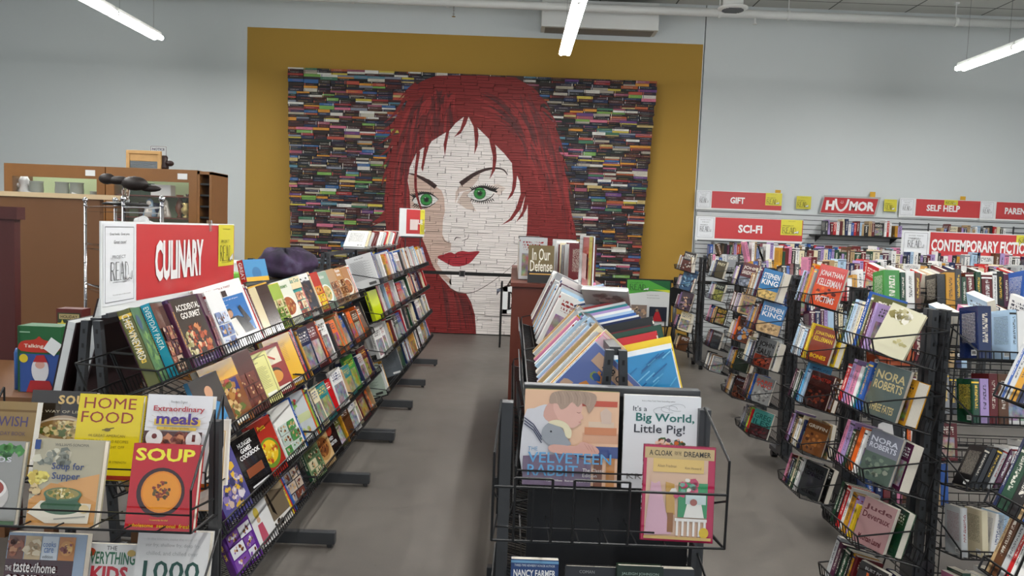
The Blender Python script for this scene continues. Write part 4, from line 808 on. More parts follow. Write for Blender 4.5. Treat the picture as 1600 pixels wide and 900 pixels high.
def a_supper(a, w, h):
    a.rect(.003, .003, w-.002, h-.002, '#a9a28a'); a.poly([(w*.02, h*.3), (w*.3, h*.5), (w*.98, h*.45), (w*.98, h*.02), (w*.02, h*.02)], '#c08a4a'); a.poly([(w*.4, h*.5), (w*.98, h*.62), (w*.98, h*.3)], '#c8955a')
    a.blobs(w*.3, h*.8, w*.25, ['#6e7268', '#c8c4b0', '#8a8c80', '#b8b09a'], 26, .014, h*.1, 3); a.blobs(w*.12, h*.55, w*.12, ['#d8c860', '#c0a848', '#e0d890'], 20, .012, h*.07, 5); a.blobs(w*.12, h*.42, w*.1, ['#5a4020', '#c8b080'], 12, .01, h*.04, 6)
    a.poly([(w*.03, h*.16), (w*.2, h*.3), (w*.92, h*.28), (w*.9, h*.06), (w*.3, h*.05)], '#d4ccba')
    a.disc(w*.5, h*.24, w*.3, '#3c5a40', h*.09); a.poly([(w*.24, h*.38), (w*.32, h*.2), (w*.68, h*.2), (w*.76, h*.38)], '#32543a'); a.disc(w*.5, h*.38, w*.27, '#46684a', h*.075); a.disc(w*.5, h*.385, w*.235, '#8c8048', h*.06); a.blobs(w*.5, h*.385, w*.19, ['#c8b870', '#5a6a2c', '#a08a40', '#dcd0a0'], 34, .007, h*.045, 8)
    a.disc(w*.83, h*.22, w*.07, '#cdb88a', h*.05); a.line([(w*.42, h*.1), (w*.86, h*.14)], .003, '#8a8880')
    a.rect(w*.02, h*.88, w*.1, h*.99, '#1c3a7a'); a.ctext('WILLIAMS-SONOMA', w*.55, h*.925, .0075, '#4a4a48', w*.6); a.text('Soup for', w*.30, h*.635, w*.76, h*.735, '#1f3468', .015); a.text('Supper', w*.32, h*.525, w*.72, h*.625, '#1f3468', .015)
def a_ups(a, w, h):
    a.rect(0, 0, w, h, '#8c8c88'); a.blobs(w*.8, h*.88, w*.16, ['#3c7a34', '#2c5a28', '#5a9a48'], 24, .012, h*.07, 2); a.text('Soups', w*.3, h*.72, w*.84, h*.84, '#c8c8ce'); a.disc(w*.45, h*.35, w*.42, '#b8b4b0', h*.24); a.disc(w*.45, h*.43, w*.38, '#d8d4d0', h*.16); a.disc(w*.45, h*.44, w*.34, '#8c3424', h*.13)
    a.blobs(w*.45, h*.44, w*.28, ['#c8503c', '#e0c8b0', '#6a8a40', '#7a2418'], 40, .009, h*.1, 4); a.rect(0, 0, w, h*.06, '#3c5a34')
def a_wayoflife(a, w, h):
    a.rect(0, 0, w, h, '#2c241c'); a.text('soup', w*.42, h*.80, w*.98, h*.95, '#c8a868', .015); a.text('A WAY OF LIFE', w*.14, h*.745, w*.82, h*.775, '#b8ae98'); a.disc(w*.55, h*.42, w*.48, '#a8927a', h*.3); a.disc(w*.55, h*.55, w*.46, '#c8b8a0', h*.14); a.disc(w*.55, h*.56, w*.41, '#8a6a3c', h*.11); a.blobs(w*.55, h*.56, w*.36, ['#d8c080', '#5a6a30', '#b89858', '#e0d0a0'], 60, .01, h*.08, 4)
def a_homefood(a, w, h):
    a.rect(.003, .003, w-.002, h-.002, '#d9c417'); a.text('HOME', w*.10, h*.83, w*.90, h*.96, '#8c2a1a'); a.text('FOOD', w*.08, h*.665, w*.88, h*.795, '#8c2a1a')
    a.line([(w*.42, h*.58), (w*.6, h*.61)], .003, '#5a5018'); a.disc(w*.5, h*.585, w*.05, '#6a5a18', h*.02)
    for i, s in enumerate(('44 GREAT AMERICAN', 'CHEFS COOK 160 RECIPES', 'ON THEIR NIGHT OFF')): a.ctext(s, w*.5, h*(.5-.065*i), .0085, '#7a6a1c', w*.86)
    a.ctext('TO BENEFIT SHARE OUR STRENGTH', w*.5, h*.2, .007, '#7a6a1c', w*.7); a.rect(.003, .003, w-.002, h*.06, '#8c2a1a')
def a_meals(a, w, h):
    a.rect(0, 0, w, h, '#dcdce0')
    for i in range(26):
        t = i/26*2*pi; a.line([(w*.5+w*.2*cos(t), h*.62+h*.12*sin(t)), (w*.5+w*.46*cos(t), h*.62+h*.3*sin(t))], .0008, '#b8a890')
    a.ctext('Readers Digest', w*.5, h*.9, .009, '#444', w*.25); a.rect(w*.15, h*.65, w*.85, h*.72, '#d8b43a'); a.text('Extraordinary', w*.12, h*.79, w*.9, h*.87, '#a82430', .02); a.text('meals', w*.18, h*.66, w*.82, h*.79, '#4a2a80', .03); a.rect(w*.2, h*.595, w*.8, h*.63, '#d0b030'); a.ctext('from ordinary ingredients', w*.5, h*.603, .007, '#6a3a10', w*.55)
    a.rect(w*.02, h*.2, w*.9, h*.58, '#4a241c'); a.blobs(w*.5, h*.42, w*.3, ['#7a3424', '#a85a40', '#5a1c14', '#c07a50'], 60, .014, h*.12, 6); a.disc(w*.18, h*.5, w*.13, '#dcd8d8', h*.1); a.disc(w*.18, h*.52, w*.04, '#6a1c18', h*.03); a.disc(w*.78, h*.49, w*.12, '#dcd8d8', h*.1); a.rect(w*.755, h*.47, w*.805, h*.55, '#5a2018')
def a_jewish(a, w, h):
    a.rect(0, 0, w, h, '#8a7248'); a.rect(0, h*.86, w, h*.89, '#6a5028'); a.text('JEWISH', w*.1, h*.62, w*.86, h*.8, '#4a4068', .01); a.ctext('HOLIDAY BOOK', w*.5, h*.54, .012, '#5a4a60', w*.7)
def a_taste(a, w, h):
    a.rect(0, 0, w, h, '#8e9fb4'); a.rect(0, 0, w*.86, h*.72, '#3c1014')
    for i, c in enumerate(('#6a3c24', '#c0a880', '#c8d0d8', '#b8742c')): a.rect(w*(.01+.215*i), h*.72, w*(.215+.215*i), h*.97, c)
    a.blobs(w*.1, h*.85, w*.08, ['#8a4a28', '#b07a50', '#5a2c18'], 22, .01, h*.08, 2); a.blobs(w*.33, h*.85, w*.08, ['#d8c8a8', '#a88a60'], 18, .012, h*.08, 3); a.disc(w*.76, h*.85, w*.085, '#c88a3c', h*.08); a.blobs(w*.76, h*.85, w*.07, ['#7a2c18', '#e0b060'], 14, .007, h*.06, 4)
    a.text('cooks', w*.46, h*.86, w*.62, h*.92, '#2a5a9c'); a.text('care', w*.48, h*.8, w*.6, h*.85, '#2a5a9c'); a.text('edition', w*.47, h*.74, w*.6, h*.775, '#333')
    a.text('THE', w*.02, h*.6, w*.1, h*.65, '#e8e4e0'); a.text('taste', w*.12, h*.585, w*.33, h*.69, '#e8e4e0', .01); a.text('of', w*.345, h*.59, w*.41, h*.68, '#e8e4e0'); a.text('home', w*.42, h*.585, w*.66, h*.69, '#e8e4e0', .01); a.text('COOKBOOK', w*.03, h*.44, w*.74, h*.56, '#e8e4e0', .02)
def a_kids(a, w, h):
    a.rect(0, 0, w, h, '#dcdcda'); a.disc(w*.1, h*.9, w*.1, '#c04a28', h*.05); a.ctext('THE', w*.5, h*.93, .012, '#444'); a.text('EVERYTHING', w*.04, h*.76, w*.96, h*.91, '#2a6a4a', .02); a.text('KIDS', w*.15, h*.55, w*.85, h*.74, '#b82a3a', .04); a.disc(w*.88, h*.9, w*.08, '#c8a858', h*.04)
def a_1000(a, w, h):
    a.rect(0, 0, w, h, '#d9d9d8'); a.ctext('In the kitchen, make the most of it', w*.5, h*.9, .009, '#c0c0be', w*.8); a.ctext('stir fry, shallow fry, deep fry,', w*.5, h*.83, .013, '#aeb0ae', w*.8); a.ctext('chilled, and chilled over', w*.5, h*.75, .013, '#aeb0ae', w*.8); a.text('1000', w*.12, h*.5, w*.9, h*.7, '#1c4a40', .01); a.rect(0, h*.1, w*.3, h*.2, '#1c4a40')
cover_at(246, 834, 2.11, .196, .028, .245, label='red SOUP cookbook with an orange bowl of soup, front of the end basket', col='#a8141c', hard=True, art=a_soup, gloss=True, spine=spn('SOUP', '#e8dc30'))
cover_at(92, 827, 2.11, .20, .03, .245, label='tan Soup for Supper cookbook with a green bowl, front of the end basket', col='#a9a28a', hard=True, art=a_supper, gloss=True)
cover_at(-34, 822, 2.11, .20, .022, .235, label='grey soups cookbook with a bowl of red soup at the left frame edge', col='#8c8c88', hard=True, art=a_ups, gloss=True)
cover_at(83, 750, 2.36, .205, .028, .275, label='dark brown soup cookbook with a pale bowl, behind in the end basket', col='#2c241c', hard=True, art=a_wayoflife, gloss=True)
cover_at(158, 752, 2.335, .205, .022, .265, label='yellow HOME FOOD cookbook in the middle of the end basket', col='#d9c417', hard=True, art=a_homefood, gloss=True)
cover_at(268, 756, 2.335, .206, .03, .27, label='white Extraordinary meals cookbook at the right of the end basket', col='#dcdce0', hard=True, art=a_meals, gloss=True)
cover_at(2, 745, 2.30, .16, .03, .225, label='brown JEWISH holiday cookbook at the left of the end basket', col='#8a7248', art=a_jewish, white=True)
cover_at(56, 985, 2.17, .235, .03, .27, label='dark red and blue cookbook with small food photos in the lower end basket', col='#3c1014', art=a_taste, gloss=True)
cover_at(160, 985, 2.21, .16, .022, .245, label='white KIDS cookbook with green and red capitals in the lower end basket', col='#dcdcda', art=a_kids)
cover_at(256, 990, 2.17, .215, .035, .285, label='white 1000 recipe cookbook at the right of the lower end basket', col='#d9d9d8', hard=True, art=a_1000)
cover_at(300, 800, 2.36, .17, .02, .25, yaw=8, label='cookbook with golden roast food half hidden behind the SOUP book', col='#c8a878', art=a_bowl('#d8ccc0', '#e0dcd4', ['#b8681c', '#d89030', '#7a3a14']))
cover_at(318, 760, 2.4, .14, .015, .21, yaw=10, label='thin white cookbook wedged behind the Extraordinary meals book', col='white', art=a_panels(['#d0c8c0', '#b87a50', '#8a4a30'], seed=77))
# ---------------------------------------------------------------- centre rack
XC = .33
LVC = [(1.10, .27, .22), (.82, .31, .24), (.53, .34, .25), (.27, .35, .25)]
rackc, frc, invc = a_rack('black wire A-frame rack of picture books in the middle of the room', XC, 2.32, 5.0, [2.36, 3.6, 4.95], 1.345, LVC, .40, tilt=14, shelves_side=(1, -1), spread=.1)
for (z, y0, y1) in ((1.09, 2.75, 3.5), (1.16, 3.6, 4.2), (.86, 3.3, 3.9)):
    q = MB(); q.add([(XC-.25, y0, z-.12), (XC-.25, y1, z-.12), (XC-.29, y1, z+.07), (XC-.29, y0, z+.07)] + [(XC-.247, y0, z-.12), (XC-.247, y1, z-.12), (XC-.287, y1, z+.07), (XC-.287, y0, z+.07)], [(0, 1, 2, 3), (7, 6, 5, 4), (0, 4, 5, 1), (1, 5, 6, 2), (2, 6, 7, 3), (3, 7, 4, 0)])
    o = q.build('grey_lip_panel', M['grey_metal']); o.parent = rackc; o.matrix_parent_inverse = invc
def a_kidsbk(cols, seed, title=None, tc='#444'):
    def f(a, w, h):
        a.rect(.002, .002, w-.002, h-.002, cols[0]); a.blobs(w*.5, h*.45, w*.42, cols[1:], 34, .02, h*.36, seed)
        if title: a.rect(w*.15, h*.8, w*.85, h*.94, cols[-1]); a.ctext(title, w/2, h*.83, .022, tc, w*.62, .02)
    return f
pinks = [['#d8b8c0', '#c890a0', '#8a7a5c', '#e0d0c8', '#c0a060', '#9aa0a8'], ['#dcc8c0', '#7a8a94', '#b09870', '#d0a0a0'], ['#c8b888', '#a08040', '#d8ccb0', '#7a90a8'], ['#d4cfc4', '#8a94a0', '#b8a890', '#c07060']]
cl = [dict(gap=.02), dict(w=.22, t=.014, h=.27, col='pale blue', off=-.02, hard=True, art=a_kidsbk(['#6a7ab0', '#8a9a5c', '#d08a4a', '#3c5a90', '#c8a890'], 5, 'A B C'), gloss=True, label='picture book with blue and orange animals nearest the centre rack end'),
      dict(w=.24, t=.01, h=.30, col='pink', hard=True, art=a_kidsbk(pinks[0], 3), gloss=True, label='large pink illustrated picture book leaning second on the centre rack'),
      dict(w=.25, t=.01, h=.31, col='pink', hard=True, art=a_kidsbk(pinks[1], 4, 'PARIS', '#b02020'), gloss=True, label='large pale picture book titled PARIS leaning on the centre rack'),
      dict(w=.22, t=.008, h=.32, col='cream', art=a_kidsbk(pinks[2], 8)), dict(w=.22, t=.012, h=.30, col='lime green', art=a_kidsbk(pinks[2], 9)), dict(w=.2, t=.01, h=.30, col='orange')]
SL = shelf_frame(XC-.235, 3.62, 1.15, pi, R(42))
fill(SL, 1.22, 'near left side of the centre rack', 'picture books leaning at the near left of the centre rack', 31, name='picture_book', lst=cl, rev=True, pal=['pink', 'cream', 'golden', 'pale grey', 'white', 'tan', 'lilac', 'pale blue'], pf=0, Tt=(.007, .014), H=(.25, .31), Wd=(.2, .25), parts=True, noun='picture book', gloss=.6, empty_p=.35, white=True, slump=0, kmax=30)
SL = shelf_frame(XC-.215, 5.0, 1.16, pi, R(24))
fill(SL, 1.3, 'far left side of the centre rack', 'picture books on the far left of the centre rack', 32, name='picture_book', rev=True, pal=['white', 'pale grey', 'grey', 'white', 'plum', 'tan', 'pale blue', 'golden', 'brown', 'white'], pf=0, Tt=(.012, .04), H=(.27, .34), Wd=(.2, .25), parts=True, noun='picture book', gloss=.4, empty_p=.25, white=True, slump=12, kmax=30, hard=.8)
def a_blueback(a, w, h):
    a.rect(.002, .002, w-.002, h-.002, '#2a86bc'); r = random.Random(3)
    for i in range(34):
        x = r.uniform(.1, .85)*w; y = r.uniform(.08, .92)*h; L = r.uniform(.1, .3)*w; a.line([(x, y), (min(w*.97, x+L), min(h*.97, y+L*.6))], .004, r.choice(['#4aa4d0', '#1c6ea4', '#6ab8dc', '#1a5c94']))
    a.text('T', w*.16, h*.55, w*.24, h*.63, '#14202c', .03)
cr_ = [dict(gap=.12), dict(w=.19, t=.012, h=.245, col='sky blue', hard=True, back=a_blueback, gloss=True, label='bright blue picture book at the near right end of the centre rack'),
       dict(w=.22, t=.01, h=.26, col='white', off=-.005), dict(w=.22, t=.03, h=.27, col='yellow', hard=True, off=-.02), dict(w=.22, t=.012, h=.275, col='red'), dict(w=.235, t=.01, h=.285, col='dark green', off=-.03), dict(w=.22, t=.02, h=.28, col='maroon'), dict(w=.23, t=.022, h=.295, col='black', hard=True, off=-.03), dict(w=.2, t=.01, h=.29, col='navy')]+[dict(w=.22, t=.01, h=.29+.004*k, col=c) for k, c in enumerate(('white', 'blue', 'pale blue', 'white', 'lilac', 'teal', 'white', 'red', 'pale grey', 'navy', 'white', 'sky blue'))]
fill(frc[(1, 0)], 2.62, 'right side of the centre rack', 'picture books on the right side of the centre rack', 33, name='picture_book', lst=cr_, pal=['navy', 'white', 'pink', 'sky blue', 'pale blue', 'white', 'teal', 'red', 'purple', 'pale grey', 'cream', 'blue', 'white'], pf=0, Tt=(.006, .018), H=(.28, .34), Wd=(.2, .25), parts=False, noun='picture book', gloss=.5, empty_p=.0, white=True, slump=0, kmax=44, step=4.6, lean0=9)
book('picture_book', T3((.45, 3.55, 1.375)) @ RZ(R(165)) @ RX(R(-60)), .21, .02, .17, 'white', None, True, 'pale landscape picture book lying on top of the right centre row', None, .6, True, None, lambda a, w, h: (a.rect(0, 0, w, h, '#b8b4b0'), a.blobs(w*.5, h*.5, w*.3, ['#8a8480', '#d0c8c0', '#a09890'], 20, .02, h*.3, 2)), white=True)
bs_ = sign(T3((.375, 4.32, 1.40)) @ RZ(-pi/2), 'pale red and white section sign standing edge-on over the centre rack', 'KIDS', L=.74, Hh=.29, white=.2, red0=.21, tx=(.3, .2), yel=(.56, .16), word_h=.06, ysz=.26, base=True)
a = Art(lambda u, v, l: (u, -.0095-.0004*l, v)); a.rect(.26, .07, .5, .2, '#d8a8a8'); a.build('pale_paper', M['print'], bs_)
# near end of the centre rack: board, top bar, baskets, posts
q = MB(); q.box(.07, .545, 2.20, 2.215, .15, 1.24); o = q.build('end_board', M['panel']); o.parent = rackc; o.matrix_parent_inverse = invc
q = MB(); q.box(.045, .555, 2.185, 2.22, 1.235, 1.262); o = q.build('end_bar', M['grey_metal'], bevel=.003); o.parent = rackc; o.matrix_parent_inverse = invc
for x in (.0, .555): post(rackc, invc, (x, 2.14, 0), (x, 2.14, 1.22), .032, .04, 'end_post', False)
for z in (.06,): q = MB(); q.box(-.02, .58, 2.1, 2.18, .02, z); o = q.build('end_foot', M['grey_metal']); o.parent = rackc; o.matrix_parent_inverse = invc
end_basket(rackc, invc, -.028, .565, 1.90, 2.13, .915, .225, .31, 8, arch=True)
end_basket(rackc, invc, -.028, .565, 1.90, 2.13, .50, .225, .31, 8, arch=True)
end_basket(rackc, invc, .03, .56, 2.1, 2.18, .985, .06, .2, 6)
def a_velvet(a, w, h):      # plain stand-in: a child in a sailor collar holding a soft grey and white toy
    a.rect(0, 0, w, h, '#d8b090'); a.rect(w*.62, h*.45, w, h*.56, '#c89878'); a.rect(w*.6, h*.84, w*.98, h*.9, '#b84a30'); a.rect(w*.64, h*.54, w*.98, h*.62, '#c07a50'); a.rect(w*.68, h*.62, w*.95, h*.68, '#d0b8a0')
    a.poly([(w*.82, h*.66), (w*.8, h*.78), (w*.86, h*.83), (w*.92, h*.78), (w*.92, h*.66)], '#c8b0a0'); a.rect(w*.55, h*.30, w, h*.42, '#3a4a80'); a.rect(w*.75, 0, w*.84, h*.3, '#7a4a34'); a.rect(w*.88, 0, w*.97, h*.3, '#b8804a')
    a.poly(smooth([(0, h*.1), (0, h*.72), (w*.1, h*.80), (w*.26, h*.84), (w*.38, h*.66), (w*.44, h*.46), (w*.42, h*.1)]), '#c6c6cc'); a.poly(smooth([(w*.2, h*.72), (w*.25, h*.86), (w*.4, h*.86), (w*.5, h*.64), (w*.4, h*.6), (w*.3, h*.64)]), '#c79a8c')
    a.poly(smooth([(w*.30, h*.84), (w*.36, h*.97), (w*.52, h*.98), (w*.60, h*.88), (w*.605, h*.80), (w*.60, h*.765), (w*.625, h*.715), (w*.595, h*.695), (w*.60, h*.67), (w*.575, h*.64), (w*.50, h*.605), (w*.40, h*.65), (w*.33, h*.74)]), '#d3a698')
    a.poly(smooth([(w*.26, h*.86), (w*.28, h*.965), (w*.40, h*.998), (w*.60, h*.998), (w*.74, h*.97), (w*.75, h*.88), (w*.68, h*.77), (w*.655, h*.84), (w*.60, h*.87), (w*.56, h*.83), (w*.50, h*.88), (w*.44, h*.82), (w*.38, h*.80), (w*.34, h*.86)]), '#a08876')
    for k in range(9): a.line([(w*(.3+.045*k), h*.985), (w*(.33+.045*k), h*.93), (w*(.34+.042*k), h*(.87-.01*(k % 3)))], .0012, ['#b89f88', '#84705f'][k % 2])
    a.line([(w*.55, h*.775), (w*.575, h*.768), (w*.59, h*.775)], .0012, '#6a4a40'); a.line([(w*.575, h*.672), (w*.598, h*.676)], .0014, '#a85c58')
    for i in range(3): a.line([(w*.0, h*(.70-.03*i)), (w*.10, h*(.63-.03*i)), (w*.19, h*(.50-.03*i))], .003, '#2a2e50')
    a.poly(smooth([(w*.19, h*.50), (w*.2, h*.60), (w*.28, h*.66), (w*.38, h*.62), (w*.46, h*.50), (w*.50, h*.43), (w*.38, h*.42), (w*.26, h*.43)]), '#8e9299'); a.poly(smooth([(w*.25, h*.66), (w*.34, h*.69), (w*.44, h*.66), (w*.50, h*.58), (w*.49, h*.50), (w*.44, h*.52), (w*.41, h*.60), (w*.33, h*.63)]), '#d8cfae'); a.disc(w*.285, h*.565, .0028, '#18181c')
    a.poly(smooth([(w*.26, h*.39), (w*.32, h*.43), (w*.54, h*.42), (w*.62, h*.47), (w*.76, h*.42), (w*.80, h*.36), (w*.72, h*.32), (w*.5, h*.33), (w*.32, h*.34)]), '#cc9c8e')
    for k in range(3): a.line([(w*(.64+.04*k), h*(.45-.012*k)), (w*(.69+.035*k), h*(.38-.01*k))], .001, '#a8776a')
    a.poly([(0, h*.0), (0, h*.3), (w*.5, h*.34), (w*.72, h*.25), (w*.72, 0)], '#6a5a70'); a.text('THE', w*.05, h*.36, w*.15, h*.4, '#5a8cb4'); a.text('VELVETEEN', w*.05, h*.235, w*.93, h*.345, '#5e9ac8', .01); a.text('RABBIT', w*.05, h*.10, w*.58, h*.215, '#5e9ac8', .01)
    a.text('The Classic', w*.63, h*.155, w*.86, h*.19, '#e0dcd8'); a.text('Edition', w*.63, h*.1, w*.78, h*.135, '#e0dcd8'); a.ctext('Margery Williams   Illustrated by Charles Santore', w*.5, h*.04, .0065, '#e0dcd8', w*.7)
def a_bigworld(a, w, h):
    a.rect(0, 0, w, h, '#d9dce0'); a.ctext('from a New York Times bestselling author', w*.45, h*.93, .005, '#555', w*.7); a.text("It's a", w*.12, h*.83, w*.3, h*.885, '#333c44', .005); a.text('Big World,', w*.16, h*.695, w*.92, h*.81, '#2a6a64', .02); a.text('Little Pig!', w*.14, h*.57, w*.8, h*.69, '#3a4048', .01)
    for k in range(3):
        a.line([(w*(.5+.1*k)+.02*cos(t/3)*(1+t*.03), h*(.84+.02*k)+.01*sin(t/3)) for t in range(0, 16)], .0008, '#8a8e92')
    a.blobs(w*.62, h*.5, w*.2, ['#c86a30', '#4a6a4c', '#d89040', '#5a4a60', '#e0c0b0'], 26, .01, h*.05, 7); a.text('KRISTI', w*.06, h*.1, w*.5, h*.16, '#777')
def a_cloak(a, w, h):
    a.rect(.002, .002, w-.002, h-.002, '#a82048'); a.rect(w*.05, h*.05, w*.9, h*.86, '#c8a890'); a.rect(w*.02, h*.86, w*.98, h*.975, '#b8a070'); a.text('A CLOAK', w*.08, h*.89, w*.40, h*.945, '#2c2418', .01); a.text('FOR THE', w*.43, h*.9, w*.52, h*.94, '#2c2418'); a.text('DREAMER', w*.56, h*.89, w*.93, h*.945, '#2c2418', .01)
    a.rect(w*.14, h*.72, w*.84, h*.86, '#d0b068'); a.text('Aileen Friedman', w*.2, h*.77, w*.46, h*.8, '#6a5a40'); a.text('Kim Howard', w*.58, h*.76, w*.8, h*.785, '#6a5a40')
    a.poly([(w*.12, h*.62), (w*.05, h*.06), (w*.42, h*.08), (w*.3, h*.42), (w*.24, h*.62)], '#c8a0b0'); a.disc(w*.17, h*.65, w*.06, '#c8a890', h*.05); a.poly([(w*.32, h*.62), (w*.34, h*.3), (w*.46, h*.28), (w*.44, h*.6)], '#b8904a'); a.rect(w*.36, h*.1, w*.44, h*.3, '#8a5a30')
    a.rect(w*.5, h*.26, w*.9, h*.62, '#3a8a5c'); a.blobs(w*.6, h*.56, w*.18, ['#b04060', '#d8d4cc', '#6a9a8a', '#c05a70'], 26, .01, h*.12, 3); a.rect(w*.6, h*.4, w*.88, h*.52, '#b8c8c8'); a.poly([(w*.58, h*.26), (w*.62, h*.4), (w*.82, h*.4), (w*.86, h*.26)], '#dcdad4'); a.disc(w*.71, h*.42, w*.05, '#9a5a50', h*.035)
    a.rect(w*.46, h*.22, w*.9, h*.25, '#dcd8d4')
    for i in range(6): a.rect(w*(.48+.075*i), h*.07, w*(.51+.075*i), h*.23, '#dcd8d4')
    a.disc(w*.86, h*.11, w*.065, '#c8a820', h*.055); a.rect(w*.04, h*.03, w*.96, h*.06, '#c0a060')
p = at(889, 757, 2.12)
book('picture_book', T3((p.x, p.y, p.z)) @ RX(R(-6)), .266, .02, .265, '#8a8a5c', None, True, 'large picture book of a child hugging a grey toy, centre end rack', None, .5, True, a_velvet, gloss=True)
p = at(1030, 763, 2.13); book('picture_book', T3((p.x, p.y, p.z)) @ RX(R(-6)), .218, .018, .262, 'white', None, True, 'white Big World, Little Pig picture book on the centre end rack', None, .5, True, a_bigworld)
p = at(1057, 848, 1.925); book('picture_book', T3((p.x, p.y+.01, p.z)) @ RX(R(-8)) @ RY(R(1)), .188, .012, .245, '#8c1c3c', None, True, 'crimson A CLOAK FOR THE DREAMER picture book in the front basket', None, .5, True, a_cloak, gloss=True)
p = at(830, 1030, 1.98); book('paperback', T3((p.x, p.y, p.z)) @ RX(R(-8)), .128, .025, .265, '#24406c', None, False, 'blue paperback with white capitals at the left of the bottom centre basket', None, .5, True, lambda a, w, h: (a.rect(0, 0, w, h, '#2a4270'), a.rect(0, h*.965, w, h*.99, '#6a9ac0'), a.ctext('THREE-TIME NEWBERY HONOR AUTHOR', w/2, h*.93, .006, '#c8d0d8', w*.85), a.text('NANCY FARMER', w*.06, h*.83, w*.94, h*.90, '#e4e6e8', .02), a.blobs(w*.5, h*.7, w*.4, ['#5a6a9c', '#8a9ac0', '#3a4a7c', '#a8b0cc'], 20, .012, h*.08, 3)), gloss=True)
p = at(922, 1035, 2.0); book('paperback', T3((p.x, p.y, p.z)) @ RX(R(-14)), .15, .03, .25, '#1c1c20', None, True, 'black hardcover between the blue and green books, bottom centre basket', None, .5, True, lambda a, w, h: (a.rect(0, 0, w, h, '#1a1a1e'), a.ctext('COMAN', w*.4, h*.93, .008, '#888')))
p = at(996, 1035, 1.99); book('paperback', T3((p.x, p.y, p.z)) @ RX(R(-10)), .125, .03, .255, '#14301c', None, True, 'dark green hardcover in the bottom centre basket beside the black one', None, .5, True, lambda a, w, h: (a.rect(0, 0, w, h, '#14281c'), a.text('JALEIGH JOHNSON', w*.1, h*.9, w*.9, h*.935, '#9ab0a4'), a.blobs(w*.3, h*.75, w*.2, ['#1c6a34', '#2a8a44'], 10, .014, h*.04, 3)))
p = at(1055, 1035, 2.01); book('paperback', T3((p.x, p.y, p.z)) @ RX(R(-10)), .09, .03, .25, 'charcoal', None, False, 'dark grey paperback at the right of the bottom centre basket', None, .5, True)
# brown bookcase behind the centre rack, books on its top
e = empty('bookcase', (.34, 6.5, 0), 'reddish brown double-sided bookcase standing beyond the centre rack', 'bookcase'); iv = e.matrix_world.inverted()
def part(q, name, m, par, iv, **k): o = q.build(name, m, **k); o.parent = par; o.matrix_parent_inverse = iv; return o
for y in (5.18, 6.5, 7.8): q = MB(); q.box(.0, .62, y, y+.025, 0, 1.325); part(q, 'side_panel', M['mahog'], e, iv)
q = MB(); q.box(-.01, .63, 5.16, 7.845, 1.327, 1.352); part(q, 'top_board', M['mahog'], e, iv)
for z in (.08, .5, .9): q = MB(); q.box(.01, .61, 5.205, 7.8, z, z+.02); part(q, 'shelf_board', M['mahog'], e, iv)
q = MB(); q.box(.3, .32, 5.205, 7.8, .1, 1.32); part(q, 'centre_panel', M['mahog'], e, iv)
book('hardcover_book', T3((.19, 5.22, 1.354)) @ RX(R(-4)), .175, .03, .255, '#4c3c22', None, True, 'In Our Defense hardcover facing forward on the brown bookcase', None, .5, True, lambda a, w, h: (a.rect(0, 0, w, h, '#1a1612'), a.rect(0, h*.32, w, h, '#6a5a34'), a.text('In Our', w*.15, h*.6, w*.85, h*.92, '#e0dccc', .01), a.text('Defense', w*.08, h*.3, w*.95, h*.6, '#e0dccc', .01), a.rect(w*.06, h*.22, w*.94, h*.25, '#c89a4a')))
fill(T3((.58, 5.25, 1.354)) @ RZ(0), 2.4, 'top of the brown bookcase', 'books standing on the brown bookcase', 35, name='hardcover_book', pal=['white', 'pale grey', 'white', 'grey', 'cream', 'maroon'], pf=.0, Tt=(.02, .04), H=(.2, .28), noun='hardcover', white=True, empty_p=.2, slump=10, kmax=22)
fill(T3((.03, 7.4, 1.354)) @ RZ(pi), 1.9, 'left edge of the brown bookcase top', 'books on the left edge of the brown bookcase', 36, name='hardcover_book', pal=['white', 'pale grey', 'charcoal', 'cream'], pf=0, Tt=(.02, .04), H=(.22, .3), noun='hardcover', white=True, empty_p=.3, kmax=10, rev=True)
# ---------------------------------------------------------------- right hand rows
ROWS = [(3.10, 1.70, 1.1), (4.44, 1.98, 1.7), (5.77, 2.10, 2.4), (7.15, 2.36, 3.1), (8.53, 2.50, 3.9), (10.07, 2.46, 4.8)]
RN = ['nearest right row', 'second right row', 'third right row', 'fourth right row', 'fifth right row', 'farthest right row']
LVR = [1.285, 1.035, .775, .505, .25]; SH = ['top shelf', 'second shelf', 'third shelf', 'fourth shelf', 'bottom shelf']; PK = ['top pocket', 'second pocket', 'third pocket', 'fourth pocket', 'bottom pocket']
FIC = ['black', 'maroon', 'navy', 'red', 'white', 'pink', 'lilac', 'blue', 'dark green', 'cream', 'golden', 'charcoal', 'brown', 'white', 'plum', 'black', 'grey', 'white', 'cream', 'pale grey', 'navy', 'maroon', 'tan', 'pale blue']
def ptitle(lines, bg, fg, pic=None, fs=.03, y0=.9, sub=None, bl=None):
    def f(a, w, h):
        a.rect(.001, .001, w-.001, h-.001, bg)
        if pic: a.rect(.001, .001, w-.001, h*pic[1], pic[0]); a.blobs(w*.5, h*pic[1]*.5, w*.38, pic[2], 20, .012, h*pic[1]*.4, 5)
        y = y0
        for s in lines: y -= fs/h*1.18; a.text(s, w*.08, h*y, w*.92, h*y+fs, fg, .02)
        if sub: a.text(sub, w*.15, h*.1, w*.85, h*.1+fs*.9, fg, .02)
    return f
def pk(art, col, w=.115, t=.032, h=.18, **k): return dict(mode='f', beta=k.pop('beta', -34), w=w, t=t, h=h, col=col, art=art, gloss=True, **k)
KEL = ['#c84a1c', '#8a2414', '#3a1410', '#d8702c']
